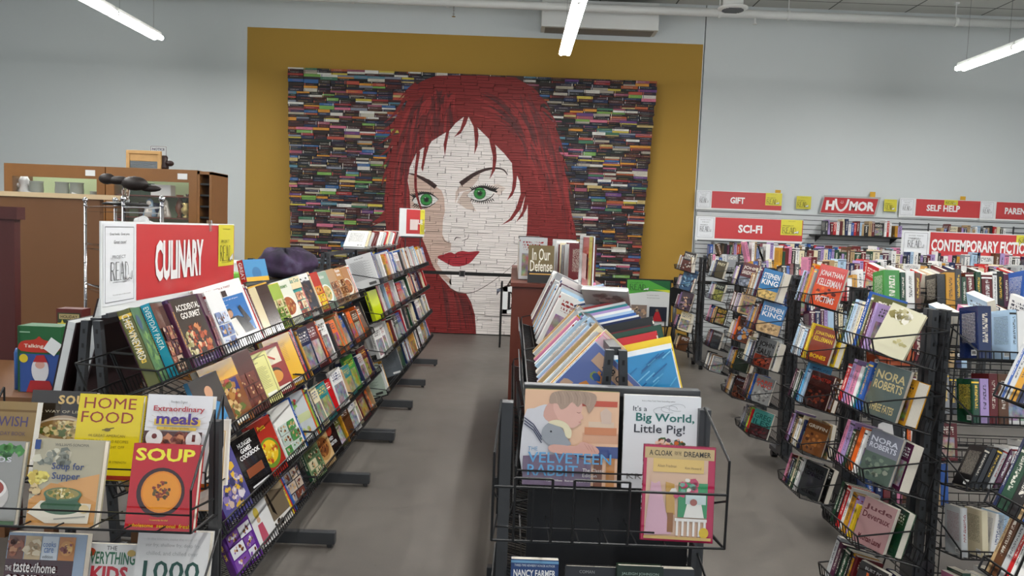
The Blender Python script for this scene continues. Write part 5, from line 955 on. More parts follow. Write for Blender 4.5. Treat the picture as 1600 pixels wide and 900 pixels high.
POCK = {
 0: [[pk(lambda a, w, h: (a.rect(0, 0, w, h, '#d8d4b8'), a.blobs(w*.4, h*.82, w*.3, ['#e8e4d8', '#8c8250', '#a8a078', '#c0b890'], 30, .014, h*.1, 4), a.blobs(w*.7, h*.3, w*.15, ['#c8c090', '#b0a878'], 8, .01, h*.05, 2)), 'cream', w=.13, h=.20, lean=-10, beta=-52, label='worn cream covered book leaning out of the nearest end rack top pocket'), dict(mode='s', col='lilac', w=.13, t=.02, h=.19), dict(mode='s', col='plum', w=.12, t=.03, h=.19), dict(mode='s', col='olive', w=.14, t=.02, h=.22), dict(mode='s', col='blue', w=.15, t=.03, h=.23)],
     [pk(None, 'golden', w=.11, t=.055, h=.18, beta=-72, label='golden covered thick paperback turned page-edge to camera, nearest end rack'), pk(ptitle(['NORA', 'ROBERTS'], '#4e5a58', '#b8a878', fs=.034, sub='THREE FATES'), 'grey', w=.13, h=.21, beta=-45, label='grey paperback with large gold lettering, second pocket of nearest end rack'), dict(mode='s', col='blue', w=.12, t=.035, h=.2), dict(mode='s', col='teal', w=.12, t=.015, h=.19)],
     [pk(None, 'plum', w=.11, t=.045, h=.19, beta=-55, label='plum paperback with thick cream page block, nearest end rack third pocket'), pk(ptitle(['NORA', 'ROBERTS'], '#6c6e7a', '#c8ccd8', ('#4a5a50', .55, ['#6a7a68', '#3c4a44', '#8a9080']), fs=.022), 'grey', w=.125, h=.2, beta=-42, label='misty grey-green paperback with pale lettering, third pocket of nearest end rack'), dict(mode='s', col='white', w=.12, t=.02, h=.18), dict(mode='s', col='orange', w=.12, t=.03, h=.185)],
     [pk(None, 'dark green', w=.115, t=.035, h=.19, beta=-50), pk(ptitle(['Jude', 'Deveraux'], '#a88080', '#5a1c24', fs=.026, sub='Mountain Laurel'), '#a88080', w=.13, h=.19, beta=-40, label='dusty pink Mountain Laurel paperback on the nearest end rack'), dict(mode='s', col='yellow', w=.12, t=.02, h=.14), dict(mode='s', col='lilac', w=.12, t=.015, h=.17)],
     [pk(None, 'navy', w=.11, t=.045, h=.17, beta=-48), pk(lambda a, w, h: (a.rect(0, 0, w, h, '#1c1010'), a.text('W', w*.3, h*.2, w*.95, h*.8, '#d8601c', .02), a.ctext('BURT PC', w/2, h*.85, .012, '#aaa')), 'black', w=.115, h=.18, beta=-38, label='black paperback with a large orange letter W, nearest end rack'), dict(mode='s', col='maroon', w=.11, t=.02, h=.18), dict(mode='s', col='golden', w=.11, t=.02, h=.18), dict(mode='s', col='black', w=.11, t=.02, h=.18)]],
 1: [[pk(ptitle(['JONATHAN', 'KELLERMAN'], '#b8241c', '#d8c8c4', ('#c84418', .52, ['#5a1810', '#d86a2c', '#8a2414']), fs=.04, sub='VICTIMS'), 'red', w=.155, h=.235, t=.03, beta=-50, label='red and orange VICTIMS hardcover in the second row top pocket'), dict(mode='s', col='grey', w=.13, t=.03, h=.2), dict(mode='s', col='orange', w=.14, t=.02, h=.22), dict(mode='s', col='golden', w=.14, t=.03, h=.23)],
     [pk(None, 'yellow', w=.115, t=.035, h=.19, beta=-58), pk(ptitle(['JONATHAN', 'KELLERMAN'], '#7a2c14', '#d8b41c', fs=.026, sub='BONES'), '#7a2c14', w=.13, h=.2, beta=-45, label='brown paperback with yellow letters, second row second pocket'), dict(mode='s', col='yellow', w=.12, t=.025, h=.21), dict(mode='s', col='maroon', w=.12, t=.02, h=.17)],
     [pk(None, 'brown', w=.115, t=.03, h=.2, beta=-50), pk(ptitle(['MONSTER'], '#3a1814', '#8a2418', ('#2a1210', .6, ['#5a2418', '#1a0c0a', '#7a3420']), fs=.02), 'maroon', w=.135, h=.2, beta=-45), dict(mode='s', col='pale blue', w=.12, t=.03, h=.2), dict(mode='s', col='sky blue', w=.14, t=.03, h=.24)],
     [pk(None, 'tan', w=.115, t=.025, h=.2, beta=-60, lean=8), pk(ptitle(['GRIFFIN'], '#5c3a20', '#b8b0a0', ('#7a4a24', .7, ['#a86a30', '#4a2a18', '#8a5a30']), fs=.02), 'brown', w=.13, h=.19, beta=-45), dict(mode='s', col='navy', w=.12, t=.02, h=.17), dict(mode='s', col='cream', w=.12, t=.02, h=.19)],
     [pk(None, 'black', w=.11, t=.03, h=.2, beta=-52), pk(ptitle(['MICHAEL', 'CONNELLY'], '#2c2e30', '#0e0e0e', fs=.024, sub='VOICE MOVED'), 'charcoal', w=.13, t=.035, h=.2, beta=-45, label='charcoal paperback with black lettering in the second row bottom pocket'), dict(mode='s', col='white', w=.12, t=.03, h=.2)]],
 2: [[pk(None, 'white', w=.13, t=.045, h=.22, beta=-58), pk(ptitle(['STEPHEN', 'KING'], '#2a6a9c', '#e0e4e4', ('#c0a060', .3, ['#d8b870', '#8a7a50']), fs=.04), 'blue', w=.15, h=.22, beta=-48, label='blue and sand paperback with white lettering, third row top pocket'), dict(mode='s', col='plum', w=.12, t=.03, h=.22)],
     [pk(ptitle(['STEPHEN', 'KING'], '#3a74a8', '#d8dce0', ('#b89a70', .35, ['#8a7050', '#d0b080']), fs=.036), 'blue', w=.17, h=.23, beta=-62, label='blue and sand hardcover turned toward camera, third row second pocket'), dict(mode='s', col='maroon', w=.12, t=.03, h=.2), dict(mode='s', col='plum', w=.12, t=.03, h=.2)],
     [pk(None, 'white', w=.12, t=.045, h=.21, beta=-50), pk(ptitle(['JOHN', 'SAUL'], '#5a5c5e', '#17181a', ('#6a2a1c', .4, ['#8a3a24', '#3a1a14']), fs=.044), 'grey', w=.14, h=.22, beta=-45, label='grey paperback with black letters and a red horizon, third row'), dict(mode='s', col='charcoal', w=.12, t=.03, h=.2)],
     [pk(ptitle(['PARIS', 'TWO'], '#6c6e70', '#b03024', ('#8a8c8c', .7, ['#a8aaaa', '#5c5e60']), fs=.026), 'grey', w=.14, h=.2, beta=-50), dict(mode='s', col='blue', w=.12, t=.03, h=.2), dict(mode='s', col='golden', w=.12, t=.02, h=.2), dict(mode='s', col='black', w=.12, t=.03, h=.2)],
     [pk(ptitle(['GREG', 'ILES'], '#3c8a84', '#1c5450', ('#3a1418', .42, ['#5a2024', '#2a0c10']), fs=.04), 'teal', w=.15, h=.2, beta=-50, label='teal and maroon paperback in the third row bottom pocket'), dict(mode='s', col='red', w=.12, t=.02, h=.18), dict(mode='s', col='lime green', w=.12, t=.03, h=.19), dict(mode='s', col='navy', w=.12, t=.03, h=.19)]],
 3: [[pk(None, 'cream', w=.12, t=.04, h=.2, beta=-62, lean=8), pk(ptitle(['JOHN', 'SANDFORD'], '#4c1820', '#d8ccc4', ('#6a707c', .4, ['#8a90a0', '#4a5060']), fs=.036), 'maroon', w=.16, h=.22, beta=-50, label='maroon hardcover with white lettering in the fourth row top pocket'), dict(mode='s', col='navy', w=.12, t=.03, h=.19)],
     [dict(mode='s', col='tan', w=.12, t=.03, h=.19), dict(mode='s', col='cream', w=.12, t=.03, h=.19)],
     [pk(None, 'tan', w=.12, t=.04, h=.22, beta=-52), pk(a_kidsbk(['#5a3a30', '#3c4a7a', '#c88a4a', '#8aa0c0'], 3), 'orange', w=.15, h=.23, beta=-48), dict(mode='s', col='orange', w=.13, t=.03, h=.22)],
     [pk(None, 'tan', w=.12, t=.03, h=.2, beta=-58), pk(ptitle(['HARLAN', 'COBEN'], '#2c342c', '#b8bcae', fs=.03), 'dark green', w=.14, h=.2, beta=-48, label='dark green paperback with pale lettering in the fourth row fourth pocket')],
     [pk(ptitle(['NIGHT'], '#3a2424', '#8a90a0', ('#5a3428', .5, ['#7a4a3a', '#2a1614']), fs=.02), 'brown', w=.14, h=.2, beta=-48), dict(mode='s', col='charcoal', w=.12, t=.03, h=.19)]],
 4: [[pk(ptitle(['PREY'], '#3c3420', '#b8b090', fs=.03), 'olive', w=.13, h=.19), dict(mode='s', col='navy', w=.12, t=.03, h=.19), dict(mode='s', col='charcoal', w=.12, t=.03, h=.19)], [pk(ptitle(['PREY'], '#20241c', '#a8ac9c', ('#6a6a30', .6, ['#8a8a40', '#4a4a24']), fs=.03), 'black', w=.13, h=.19), dict(mode='s', col='cream', w=.12, t=.03, h=.17)], [dict(mode='s', col='black', w=.12, t=.03, h=.19), dict(mode='s', col='golden', w=.12, t=.03, h=.19), dict(mode='s', col='charcoal', w=.12, t=.03, h=.19)], [pk(ptitle(['SANDFORD'], '#24282c', '#b0b4b4', fs=.024), 'charcoal', w=.13, h=.19)], [dict(mode='s', col='grey', w=.12, t=.03, h=.17), dict(mode='s', col='white', w=.12, t=.02, h=.17), dict(mode='s', col='tan', w=.12, t=.03, h=.17)]],
 5: [[pk(None, 'tan', w=.12, t=.05, h=.2, beta=-60, lean=14), pk(ptitle(['TERRY', 'GOODKIND'], '#241a18', '#d0ccc4', ('#4a1c14', .55, ['#b8b0a8', '#5a2418']), fs=.03), 'black', w=.17, h=.25, beta=-48, label='black hardcover with white lettering in the farthest row top pocket')],
     [pk(lambda a, w, h: (a.rect(0, 0, w, h, '#8a3a20'), a.disc(w*.5, h*.55, w*.4, '#d8c8a0', h*.3), a.line([(w*.35, h*.6), (w*.5, h*.45), (w*.68, h*.65)], .006, '#8a3a20')), 'rust', w=.16, h=.18, beta=-55, off=-.02, label='orange book with a pale clock face, farthest row second pocket'), pk(a_kidsbk(['#2c4a6a', '#4a7a9c', '#1c2c44', '#8ab0c8'], 5), 'navy', w=.2, h=.28, beta=-55)],
     [pk(a_kidsbk(['#4a3a44', '#8a7080', '#c8a080', '#2c2430'], 6), 'plum', w=.17, h=.24, beta=-50), dict(mode='s', col='lilac', w=.13, t=.03, h=.22)],
     [pk(None, 'tan', w=.17, t=.04, h=.24, beta=-60, lean=6), pk(None, 'cream', w=.17, t=.04, h=.24, beta=-50)],
     [dict(mode='s', col='brown', w=.12, t=.03, h=.19)]]}
for i, (Y, X0, L) in enumerate(ROWS):
    X1 = X0+L
    e = empty('display_rack', (X0+L/2, Y, 0), 'black wire bookstore rack, the %s' % RN[i], 'rack'); iv = e.matrix_world.inverted()
    for x in [X0, X0+.05]+[X0+L*k/max(1, round(L/1.2)) for k in range(1, 1+max(1, round(L/1.2)))]:
        post(e, iv, (x, Y-.05, .06), (x, Y-.02, 1.45), .026, .03, holes=i < 3); post(e, iv, (x, Y+.05, .06), (x, Y+.02, 1.45), .026, .03, holes=False)
    q = MB(); q.box(X0-.02, X0+.07, Y-.05, Y+.05, .08, .42); part(q, 'end_column', M['grey_metal'], e, iv)
    for x in (X0+.02, X1-.04): q = MB(); q.box(x-.025, x+.025, Y-.24, Y+.24, .055, .09); part(q, 'foot', M['grey_metal'], e, iv)
    for yy in (-.2, .2): q = MB(); q.bar((X0+.0, Y+yy, .028), (X0+.045, Y+yy, .028), .028, 12); q.box(X0+.01, X0+.035, Y+yy-.015, Y+yy+.015, .03, .06); part(q, 'caster', M['black'], e, iv)
    q = MB(); q.box(X0, X1, Y-.012-.07*(i > 1), Y+.012+.07*(i > 1), 1.425, 1.44); part(q, 'top_rail', M['grey_metal'], e, iv)
    q = MB()      # wire mesh between the end uprights
    for k in range(28): q.bar((X0+.02, Y-.16, .2+.048*k), (X0+.02, Y+.16, .2+.048*k), .0018)
    for k in range(5): q.bar((X0+.02, Y-.16+.08*k, .18), (X0+.02, Y-.16+.08*k, 1.45), .0025)
    part(q, 'end_grid', M['wire'], e, iv)
    nl = 5 if i < 3 else 3
    for li, z in enumerate(LVR):
        z = z+.07*(i == 1 and li == 0)
        if i < 3 or li < 2:
            S = shelf_frame(X0+.07, Y-.22, z, -pi/2, R(10)); wire_shelf(S, L-.1, .19, parent=e, inv=iv, lip=.03, back=.14, pitch=.03 if i == 0 else .06)
        if li == 0: wire_shelf(shelf_frame(X1, Y+.22, z, pi/2, R(10)), L-.1, .19, parent=e, inv=iv, lip=.03, back=.14, pitch=.08)
        Se = shelf_frame(X0-.30, Y+.17, z, pi, R(14)); wire_shelf(Se, .34, .25, lip=.05, slant=.025, back=.16, pitch=.028, parent=e, inv=iv, name='wire_pocket')
        items = POCK[i][li]; lst = []
        for k, d in enumerate(items):
            d = dict(d)
            if d['mode'] == 'f':      # face-out pair: the deeper one peeks out behind the front one
                d.setdefault('off', .0); d['art'] = d.get('art')
            lst.append(d)
        fr_ = [d for d in lst if d['mode'] == 'f']; sp_ = [d for d in lst if d['mode'] == 's']
        if len(fr_) == 2:      # first listed sits deeper and towards the rack
            a_, b_ = fr_; b_['off'] = .0; b_['hold'] = True; a_['off'] = .118; a_['beta'] = -8; order = [b_, a_]
        else: order = fr_
        fill(Se, .345, '%s of the %s end' % (PK[li], RN[i]), 'books in the end pockets of the %s' % RN[i], 100+i*10+li, name='paperback', lst=order+sp_, rev=True, pal=FIC, pf=0, Tt=(.02, .035), H=(.16, .19), Wd=(.105, .12), parts=i < 3, noun='paperback', start='near side', kmax=min(len(items), 6 if i < 4 else 5) if len(items) > 1 else 1, gloss=.6)
    # shelf faces towards the camera
    H_, W_ = ((.165, .19), (.1, .115)) if i == 0 else ((.17, .235), (.12, .155))
    for li, z in enumerate(LVR):
        z = z+.07*(i == 1 and li == 0)
        S = shelf_frame(X0+.07, Y-.22, z, -pi/2, R(10))
        if i == 0: km = 99
        elif i == 1: km = 99 if li == 0 else 7
        else: km = 0
        if i >= 2 and li > (1 if i < 4 else 0): continue
        fill(S, L-.12 if (i > 1 or li == 0) or i == 0 else .5, '%s of the %s' % (SH[li], RN[i]), 'books on the %s of the %s' % (SH[li], RN[i]), 200+i*10+li, name='paperback' if i == 0 else 'novel', pal=FIC, pf=.04 if i else .06, beta=(0, 5), Tt=(.022, .045), H=H_, Wd=W_, hard=.2 if i == 0 else .6, noun='paperback' if i == 0 else 'novel', start='left', kmax=km, slump=16, gloss=.5, empty_p=.03,
             lst=[dict(mode='s', col='navy', w=.12, t=.055, h=.20, hard=True), dict(mode='s', col='pale blue', w=.12, t=.025, h=.19), dict(mode='s', col='white', w=.12, t=.04, h=.185), dict(mode='s', col='teal', w=.12, t=.035, h=.17), dict(mode='s', col='white', w=.11, t=.03, h=.16)] if (i, li) == (0, 0) else
                 [dict(mode='s', col='green', w=.13, t=.09, h=.21, hard=True), dict(mode='s', col='dark green', w=.12, t=.03, h=.2), dict(mode='s', col='white', w=.13, t=.05, h=.21), dict(mode='s', col='brown', w=.12, t=.03, h=.2), dict(mode='s', col='black', w=.12, t=.05, h=.2), dict(mode='s', col='golden', w=.12, t=.05, h=.21)] if (i, li) == (1, 0) else
                 [dict(mode='s', lean=26, t=.02, w=.11, h=.17, col=c) for c in ('black', 'charcoal', 'black', 'pale grey', 'plum', 'brown', 'purple')] if (i, li) == (0, 2) else
                 [dict(mode='s', col='rust', w=.16, t=.04, h=.2), dict(mode='f', beta=0, col='rust', w=.15, h=.2, t=.03, art=ptitle(['MARK', 'NYE'], '#a04a24', '#c88a6a', fs=.03))] if (i, li) == (1, 1) else
                 [dict(mode='f', beta=0, w=.16, h=.22, t=.02, col='black', gloss=True, label='black and white photo cover of a person in a knitted hat', art=lambda a, w, h: (a.rect(0, 0, w, h, '#2a2a2c'), a.disc(w*.45, h*.5, w*.27, '#8c8a8a', h*.24), a.poly([(w*.15, h*.58), (w*.2, h*.86), (w*.45, h*.95), (w*.7, h*.86), (w*.75, h*.55), (w*.45, h*.66)], '#d4d2d2'), a.poly([(w*.2, 0), (w*.3, h*.26), (w*.6, h*.26), (w*.8, 0)], '#a8a6a6'), a.rect(w*.5, h*.45, w*.62, h*.48, '#222'), a.disc(w*.62, h*.38, .006, '#444'))), dict(mode='s', col='charcoal', t=.03), dict(mode='s', col='orange', t=.02), dict(mode='s', col='white', t=.02), dict(mode='s', col='cream', t=.03), dict(mode='s', col='white', t=.03)] if (i, li) == (1, 3) else None)
        if li == 0: fill(shelf_frame(X1, Y+.22, z, pi/2, R(10)), L-.12, '', '', 300+i, pal=FIC, pf=.03, beta=(0, 3), Tt=(.02, .04), H=(.17, .24), Wd=(.12, .16), kmax=0, slump=20, empty_p=.02)
    if i > 1:      # books laid leaning along the crest of the row, page edges up
        fill(T3((X0+.08, Y-.075, 1.442)) @ RZ(-pi/2), L-.15, '', '', 320+i, pal=FIC+['white', 'cream', 'white'], pf=.02, beta=(0, 2), Tt=(.02, .045), H=((.11, .15), (.16, .22), (.18, .24), (.18, .24))[i-2], Wd=(.12, .14), kmax=0, slump=30, empty_p=.08)
    if i in (0, 1):      # little white shelf label cards
        for dx in ((.22,) if i == 0 else (.18,)):
            zc = 1.2 if i == 0 else 1.245
            q = MB(); q.box(X0+.07+dx, X0+.07+dx+(.12 if i == 0 else .09), Y-.252, Y-.25, zc, zc+.06)
            c_ = q.build('shelf_card', M['white']); tag(c_, 'small white card hanging from the top shelf of the %s' % RN[i], 'card')
            a = Art(lambda u, v, l: (X0+.07+dx+u, Y-.2522-.0003*l, zc+v)); a.ctext('Romance' if i == 0 else 'Fiction', .055 if i == 0 else .045, .025, .012, '#333', .08); a.build('lettering', M['print'], c_)
# rack cut by the right edge of the frame, nearest the camera
e = empty('display_rack', (1.62, 2.1, 0), 'black wire rack cut off by the right edge of the picture', 'rack'); iv = e.matrix_world.inverted()
for x in (1.85, 1.95): post(e, iv, (x, 1.95, .02), (x, 1.95, 1.4)); post(e, iv, (x, 2.25, .02), (x, 2.25, 1.4))
q = MB(); q.box(1.7, 1.95, 1.9, 2.4, .02, .06); part(q, 'foot', M['grey_metal'], e, iv)
for li, (z, ls) in enumerate(((1.26, [('charcoal', .03), ('sky blue', .02), ('sky blue', .02), ('black', .02), ('red', .03), ('pale blue', .02)]), (.93, [('black', .04), ('rust', .02), ('brown', .03), ('orange', .025), ('red', .03)]), (.72, [('lime green', .03), ('golden', .02), ('plum', .03), ('charcoal', .03), ('white', .01)]))):
    S = shelf_frame(1.47, 2.3, z, pi, R(20)); wire_shelf(S, .36, .26, parent=e, inv=iv, lip=.04, name='wire_pocket')
    fill(S, .36, '%s, rack at the right frame edge' % SH[li], 'books at the right edge of the frame', 400+li, name='novel', lst=[dict(mode='s', col=c, t=t, h=.2, w=.14, hard=True) for c, t in ls], rev=True, pal=FIC, pf=0, parts=True, kmax=len(ls), noun='novel', start='near side', gloss=1)
# ---------------------------------------------------------------- signs over the rows and on the wall
sign(T3((2.345, 9.98, 1.675)), 'red SCI-FI sign standing on the farthest right row', 'SCI-FI', tx=(.55, .31), yel=(1.10, .275), white=.24, red0=.25, word_h=.105, ysz=.20)
sign(T3((3.60, 7.16, 1.575)), 'long red CONTEMPORARY FICTION sign on the fourth right row', 'CONTEMPORARY FICTION', L=1.385, Hh=.27, white=.25, red0=.262, tx=(.275, .935), yel=(1.06, .2), word_h=.11, ysz=.095)
for (x, z, w) in ((3.56, 1.55, .0),):
    q = MB(); q.box(3.72, 3.93, 7.155, 7.165, 1.545, 1.60); tag(q.build('shelf_card', M['white']), 'white card hanging under the CONTEMPORARY FICTION sign', 'card')
pa = mat('white_slatwall', '#c4c8ca', .5)
e = empty('slatwall', (6.3, 12.57, 0), 'white slatted wall panelling with dark grooves behind the right rows', 'wall panel'); iv = e.matrix_world.inverted()
q = MB(); q.box(2.96, 9.7, 12.572, 12.588, .1, 2.14); part(q, 'backing', M['black'], e, iv)
q = MB()
for k in range(27): q.box(2.96, 9.7, 12.555, 12.575, .1+.0755*k, .1+.0755*k+.066)
part(q, 'slats', pa, e, iv)
q = MB(); q.box(2.96, 9.7, 12.55, 12.588, 2.14, 2.16); part(q, 'top_trim', pa, e, iv)
def wx(px, py): return at(px, py, 12.53)
p = wx(1087, 327)
sign(T3((p.x, 12.53, 2.165)), 'red GIFT sign on the back wall right of the mustard panel', 'GIFT', tx=(.55, .235), yel=(1.12, .265), white=.235, red0=.25, word_h=.105, ysz=.2, base=False)
p = wx(1404, 338)
sign(T3((p.x, 12.53, 2.165)), 'red SELF HELP sign on the back wall', 'SELF HELP', L=1.31, tx=(.44, .54), yel=(.72, .22), white=.235, red0=.265, word_h=.105, ysz=.085, base=False)
p = wx(1529, 342)
sign(T3((p.x, 12.53, 2.165)), 'red PARENTING sign at the right end of the back wall', 'PARENTING', tx=(.41, .6), yel=None, white=.235, red0=.27, word_h=.105, base=False)
p = wx(1282, 333); e = empty('section_sign', (p.x, 12.53, 2.19), 'slanted red HUMOR sign with a smiling letter U', 'sign')
q = MB(); q.prism([(-.02, 0, -.02), (.90, 0, -.02), (.96, 0, .28), (.04, 0, .28)], (0, .008, 0)); q.build('board', mat('grey_board', '#a8a8a6', .5), e)
a = Art(lambda u, v, l: (u, -.001-.0005*l, v)); a.poly([(0, 0), (.87, 0), (.92, .25), (.05, .25)], '#b3242a'); a.text('H', .07, .045, .21, .2, '#e8e8e8', .05, .1)
a.line(smooth([(.235, .23), (.245, .14), (.29, .055), (.35, .05), (.41, .12), (.44, .23)], 3, False), .035, '#e8e8e8'); a.disc(.335, .185, .035, '#b3242a', .03); a.disc(.325, .195, .005, '#e8e8e8'); a.disc(.35, .195, .005, '#e8e8e8'); a.line([(.31, .175), (.335, .16), (.36, .175)], .006, '#e8e8e8'); a.text('MOR', .45, .045, .86, .2, '#e8e8e8', .05, .1); a.build('lettering', M['print'], e)
def wall_note(px0, py0, px1, py1, label, read=True):
    p = at(px0, py1, 12.54); q_ = at(px1, py0, 12.54); w = q_.x-p.x; h = q_.z-p.z
    e = empty('paper_notice', (p.x, 12.545, p.z), label, 'notice'); q = MB(); q.box(0, w, -.002, .002, 0, h); q.build('paper', M['paper_y'], e)
    if read: a = Art(lambda u, v, l: (u, -.0025-.0004*l, v)); a.ctext('Your Purchase supports', w/2, h*.86, .01, '#222', w*.7); a.read(w*.06, h*.15, w*.72, h*.62); a.build('print', M['print'], e)
M['paper_y'] = mat('yellow_paper', '#cfc640', .7); 
wall_note(1244, 307, 1268, 326, 'yellow notice on the wall between the GIFT and HUMOR signs')
wall_note(1381, 312, 1402, 330, 'yellow notice on the wall between HUMOR and SELF HELP signs')
for a4, lab in (((1211, 297, 1220, 303), 'small amber sticky note above the GIFT sign'), ((1359, 300, 1368, 308), 'small amber sticky note above the HUMOR sign'), ((1500, 307, 1509, 314), 'small amber sticky note above the SELF HELP sign')):
    p = at(a4[0], a4[3], 12.545); q_ = at(a4[2], a4[1], 12.545); q = MB(); q.box(p.x, q_.x, 12.544, 12.546, p.z, q_.z); tag(q.build('sticky_note', mat('amber_paper', '#cf9f2a', .7)), lab, 'note')
for k, (x0, x1, z) in enumerate(((3.05, 4.5, 1.80), (4.80, 6.22, 1.83), (6.75, 8.0, 1.84), (3.1, 9.3, 1.42))):
    q = MB(); q.box(x0, x1, 12.28, 12.552, z-.02, z)
    for xx in (x0+.1, x1-.1): q.prism([(xx, 12.552, z-.02), (xx, 12.32, z-.02), (xx, 12.552, z-.12)], (.006, 0, 0))
    tag(q.build('wall_shelf', M['black']), ['black wall shelf under the GIFT sign', 'black wall shelf under the HUMOR sign', 'black wall shelf under the SELF HELP sign', 'long lower black wall shelf behind the right rows'][k], 'shelf')
    fill(T3((x0+.05+(.1 if k == 1 else 0), 12.30, z)) @ RZ(-pi/2), x1-x0-.15, '', '', 500+k, pal=FIC+['pale blue', 'red', 'maroon'], pf=.05, beta=(0, 1), Tt=(.03, .05), H=(.18, .26) if k == 1 else (.16, .23), Wd=(.14, .18), kmax=0, slump=8, empty_p=.05)
for (x0, x1) in ((6.25, 6.72), (8.1, 8.9)):
    q = MB()
    for z in (1.9, 1.98, 2.06): q.bar((x0, 12.53, z), (x1, 12.53, z), .008)
    q.bar((x1, 12.53, 1.84), (x1, 12.53, 2.08), .012); q.bar((x0, 12.53, 1.84), (x0, 12.53, 2.08), .012)
    tag(q.build('wall_rail_frame', M['grey_metal']), 'grey metal rail frame on the slatted wall %s' % ('under the left end of the SELF HELP sign' if x0 < 7 else 'under the PARENTING sign'), 'frame')
STUFF.T = None
o = STUFF.build('book', [M['cover'], M['pages'], M['whitepages']]); tag(o, 'the many distant books on the far rows and wall shelves', 'book', None, 'stuff')
# ---------------------------------------------------------------- barrier, stand, poster and chair by the mural
YS = 11.85
for k, (x, lab) in enumerate(((-2.1, 'steel barrier post hidden behind the far left rack'), (.215, 'steel barrier post beside the brown bookcase, before the mural'), (2.53, 'steel barrier post at the right end of the mural'))):
    e = empty('barrier_post', (x, YS, 0), lab, 'post', None)
    q = MB(); q.lathe([(.17, 0), (.17, .012), (.05, .03)], n=24); q.build('base', M['black'], e, True)
    q = MB(); q.lathe([(.03, .02), (.03, .98)], n=16); q.build('pole', M['steel'], e, True)
    q = MB(); q.lathe([(.036, .96), (.036, 1.07), (.03, 1.085)], n=16); q.build('belt_head', M['black'], e, True)
q = MB()
q.box(-2.07, .18, YS-.002, YS+.002, .99, 1.04); q.box(.25, 2.49, YS-.002, YS+.002, .99, 1.04); q.box(2.57, 4.2, YS-.002, YS+.002, .99, 1.04)
bt = q.build('barrier_belt', M['belt']); tag(bt, 'black belt stretched between the barrier posts across the mural', 'belt')
q = MB(); p = at(722, 430, YS); q.box(p.x-.045, p.x+.045, YS-.008, YS-.003, .965, 1.06); q.mat = 1; q.box(p.x-.028, p.x+.028, YS-.011, YS-.008, .975, 1.05); q.build('belt_clip', [M['chrome'], M['black']], bt)
e = empty('metal_stand', (.1, 11.25, 0), 'slim black metal stand with a white framed scroll ornament before the mural', 'stand'); iv = e.matrix_world.inverted()
for x in (-.15, .34):
    for y in (11.1, 11.4): q = MB(); q.bar((x, y, 0), (x, y, .95), .014, 6); part(q, 'leg', M['black'], e, iv)
q = MB(); q.bar((-.15, 11.1, .47), (.34, 11.1, .47), .012); q.bar((-.15, 11.4, .47), (.34, 11.4, .47), .012); q.bar((-.15, 11.1, .3), (-.15, 11.4, .3), .01); part(q, 'rail', M['black'], e, iv)
q = MB()
for z0, z1 in ((.82, .89), (.50, .56)): q.box(-.13, .32, 11.09, 11.11, z0, z1)
q.box(-.13, -.06, 11.09, 11.11, .5, .89); part(q, 'white_frame', M['white'], e, iv)
q = MB(); q.box(-.055, -.02, 11.085, 11.115, .56, .82)
for cx, cz in ((.06, .62), (.06, .76), (.2, .69)):
    pts = [(cx+.06*cos(t/10*2*pi), 11.1, cz+.06*sin(t/10*2*pi)) for t in range(11)]; q.path(pts, .009, 5)
q.path([(-.02, 11.1, .56), (.06, 11.1, .69), (-.02, 11.1, .82)], .01); q.path([(.06, 11.1, .69), (.3, 11.1, .69)], .008); part(q, 'scroll_ornament', M['black'], e, iv)
# poster board
p0 = at(975, 505, 9.5); e = empty('poster_board', (p0.x, 9.5, 0), 'green and white READ poster board on a black stand', 'poster'); w, z0, z1 = .56, .58, 1.17
q = MB(); q.box(0, w, -.01, .01, z0, z1); q.build('board', M['black'], e)
for x in (.05, w-.05): q = MB(); q.bar((x, .0, z0+.2), (x-.02, -.12, 0), .01); q.build('leg', M['black'], e)
q = MB(); q.bar((w/2, 0, z1-.1), (w/2, .3, 0), .01); q.build('leg', M['black'], e)
a = Art(lambda u, v, l: (.015+u, -.011-.0005*l, z0+.015+v)); W_ = w-.03; H_ = z1-z0-.03; a.rect(0, 0, W_, H_, '#d0d3d3'); a.rect(0, H_*.76, W_, H_, '#4c9c3c'); a.poly([(0, H_*.68), (W_*.55, H_*.76), (0, H_*.76)], '#4c9c3c'); a.poly([(W_*.5, H_), (W_, H_), (W_, H_*.8)], '#1e5a34'); a.poly([(W_*.6, H_*.8), (W_, H_*.8), (W_, H_*.74)], '#c8d040')
a.read(W_*.06, H_*.78, W_*.42, H_*.2, '#1c3c20'); a.ctext('Your purchase supports', W_*.6, H_*.66, .014, '#333', W_*.5); a.ctext('Salt Lake County Literacy', W_*.62, H_*.6, .014, '#333', W_*.6); a.rect(W_*.54, H_*.1, W_*.95, H_*.42, '#1c2230'); a.poly([(W_*.62, H_*.1), (W_*.68, H_*.3), (W_*.76, H_*.32), (W_*.85, H_*.1)], '#a82028'); a.disc(W_*.72, H_*.34, .018, '#8a6a58'); a.rect(W_*.05, H_*.1, W_*.48, H_*.45, '#7a6a60'); a.blobs(W_*.27, H_*.27, W_*.18, ['#a88a70', '#4a4a58', '#c0a890'], 20, .02, H_*.13, 2); a.build('poster_print', M['print'], e)
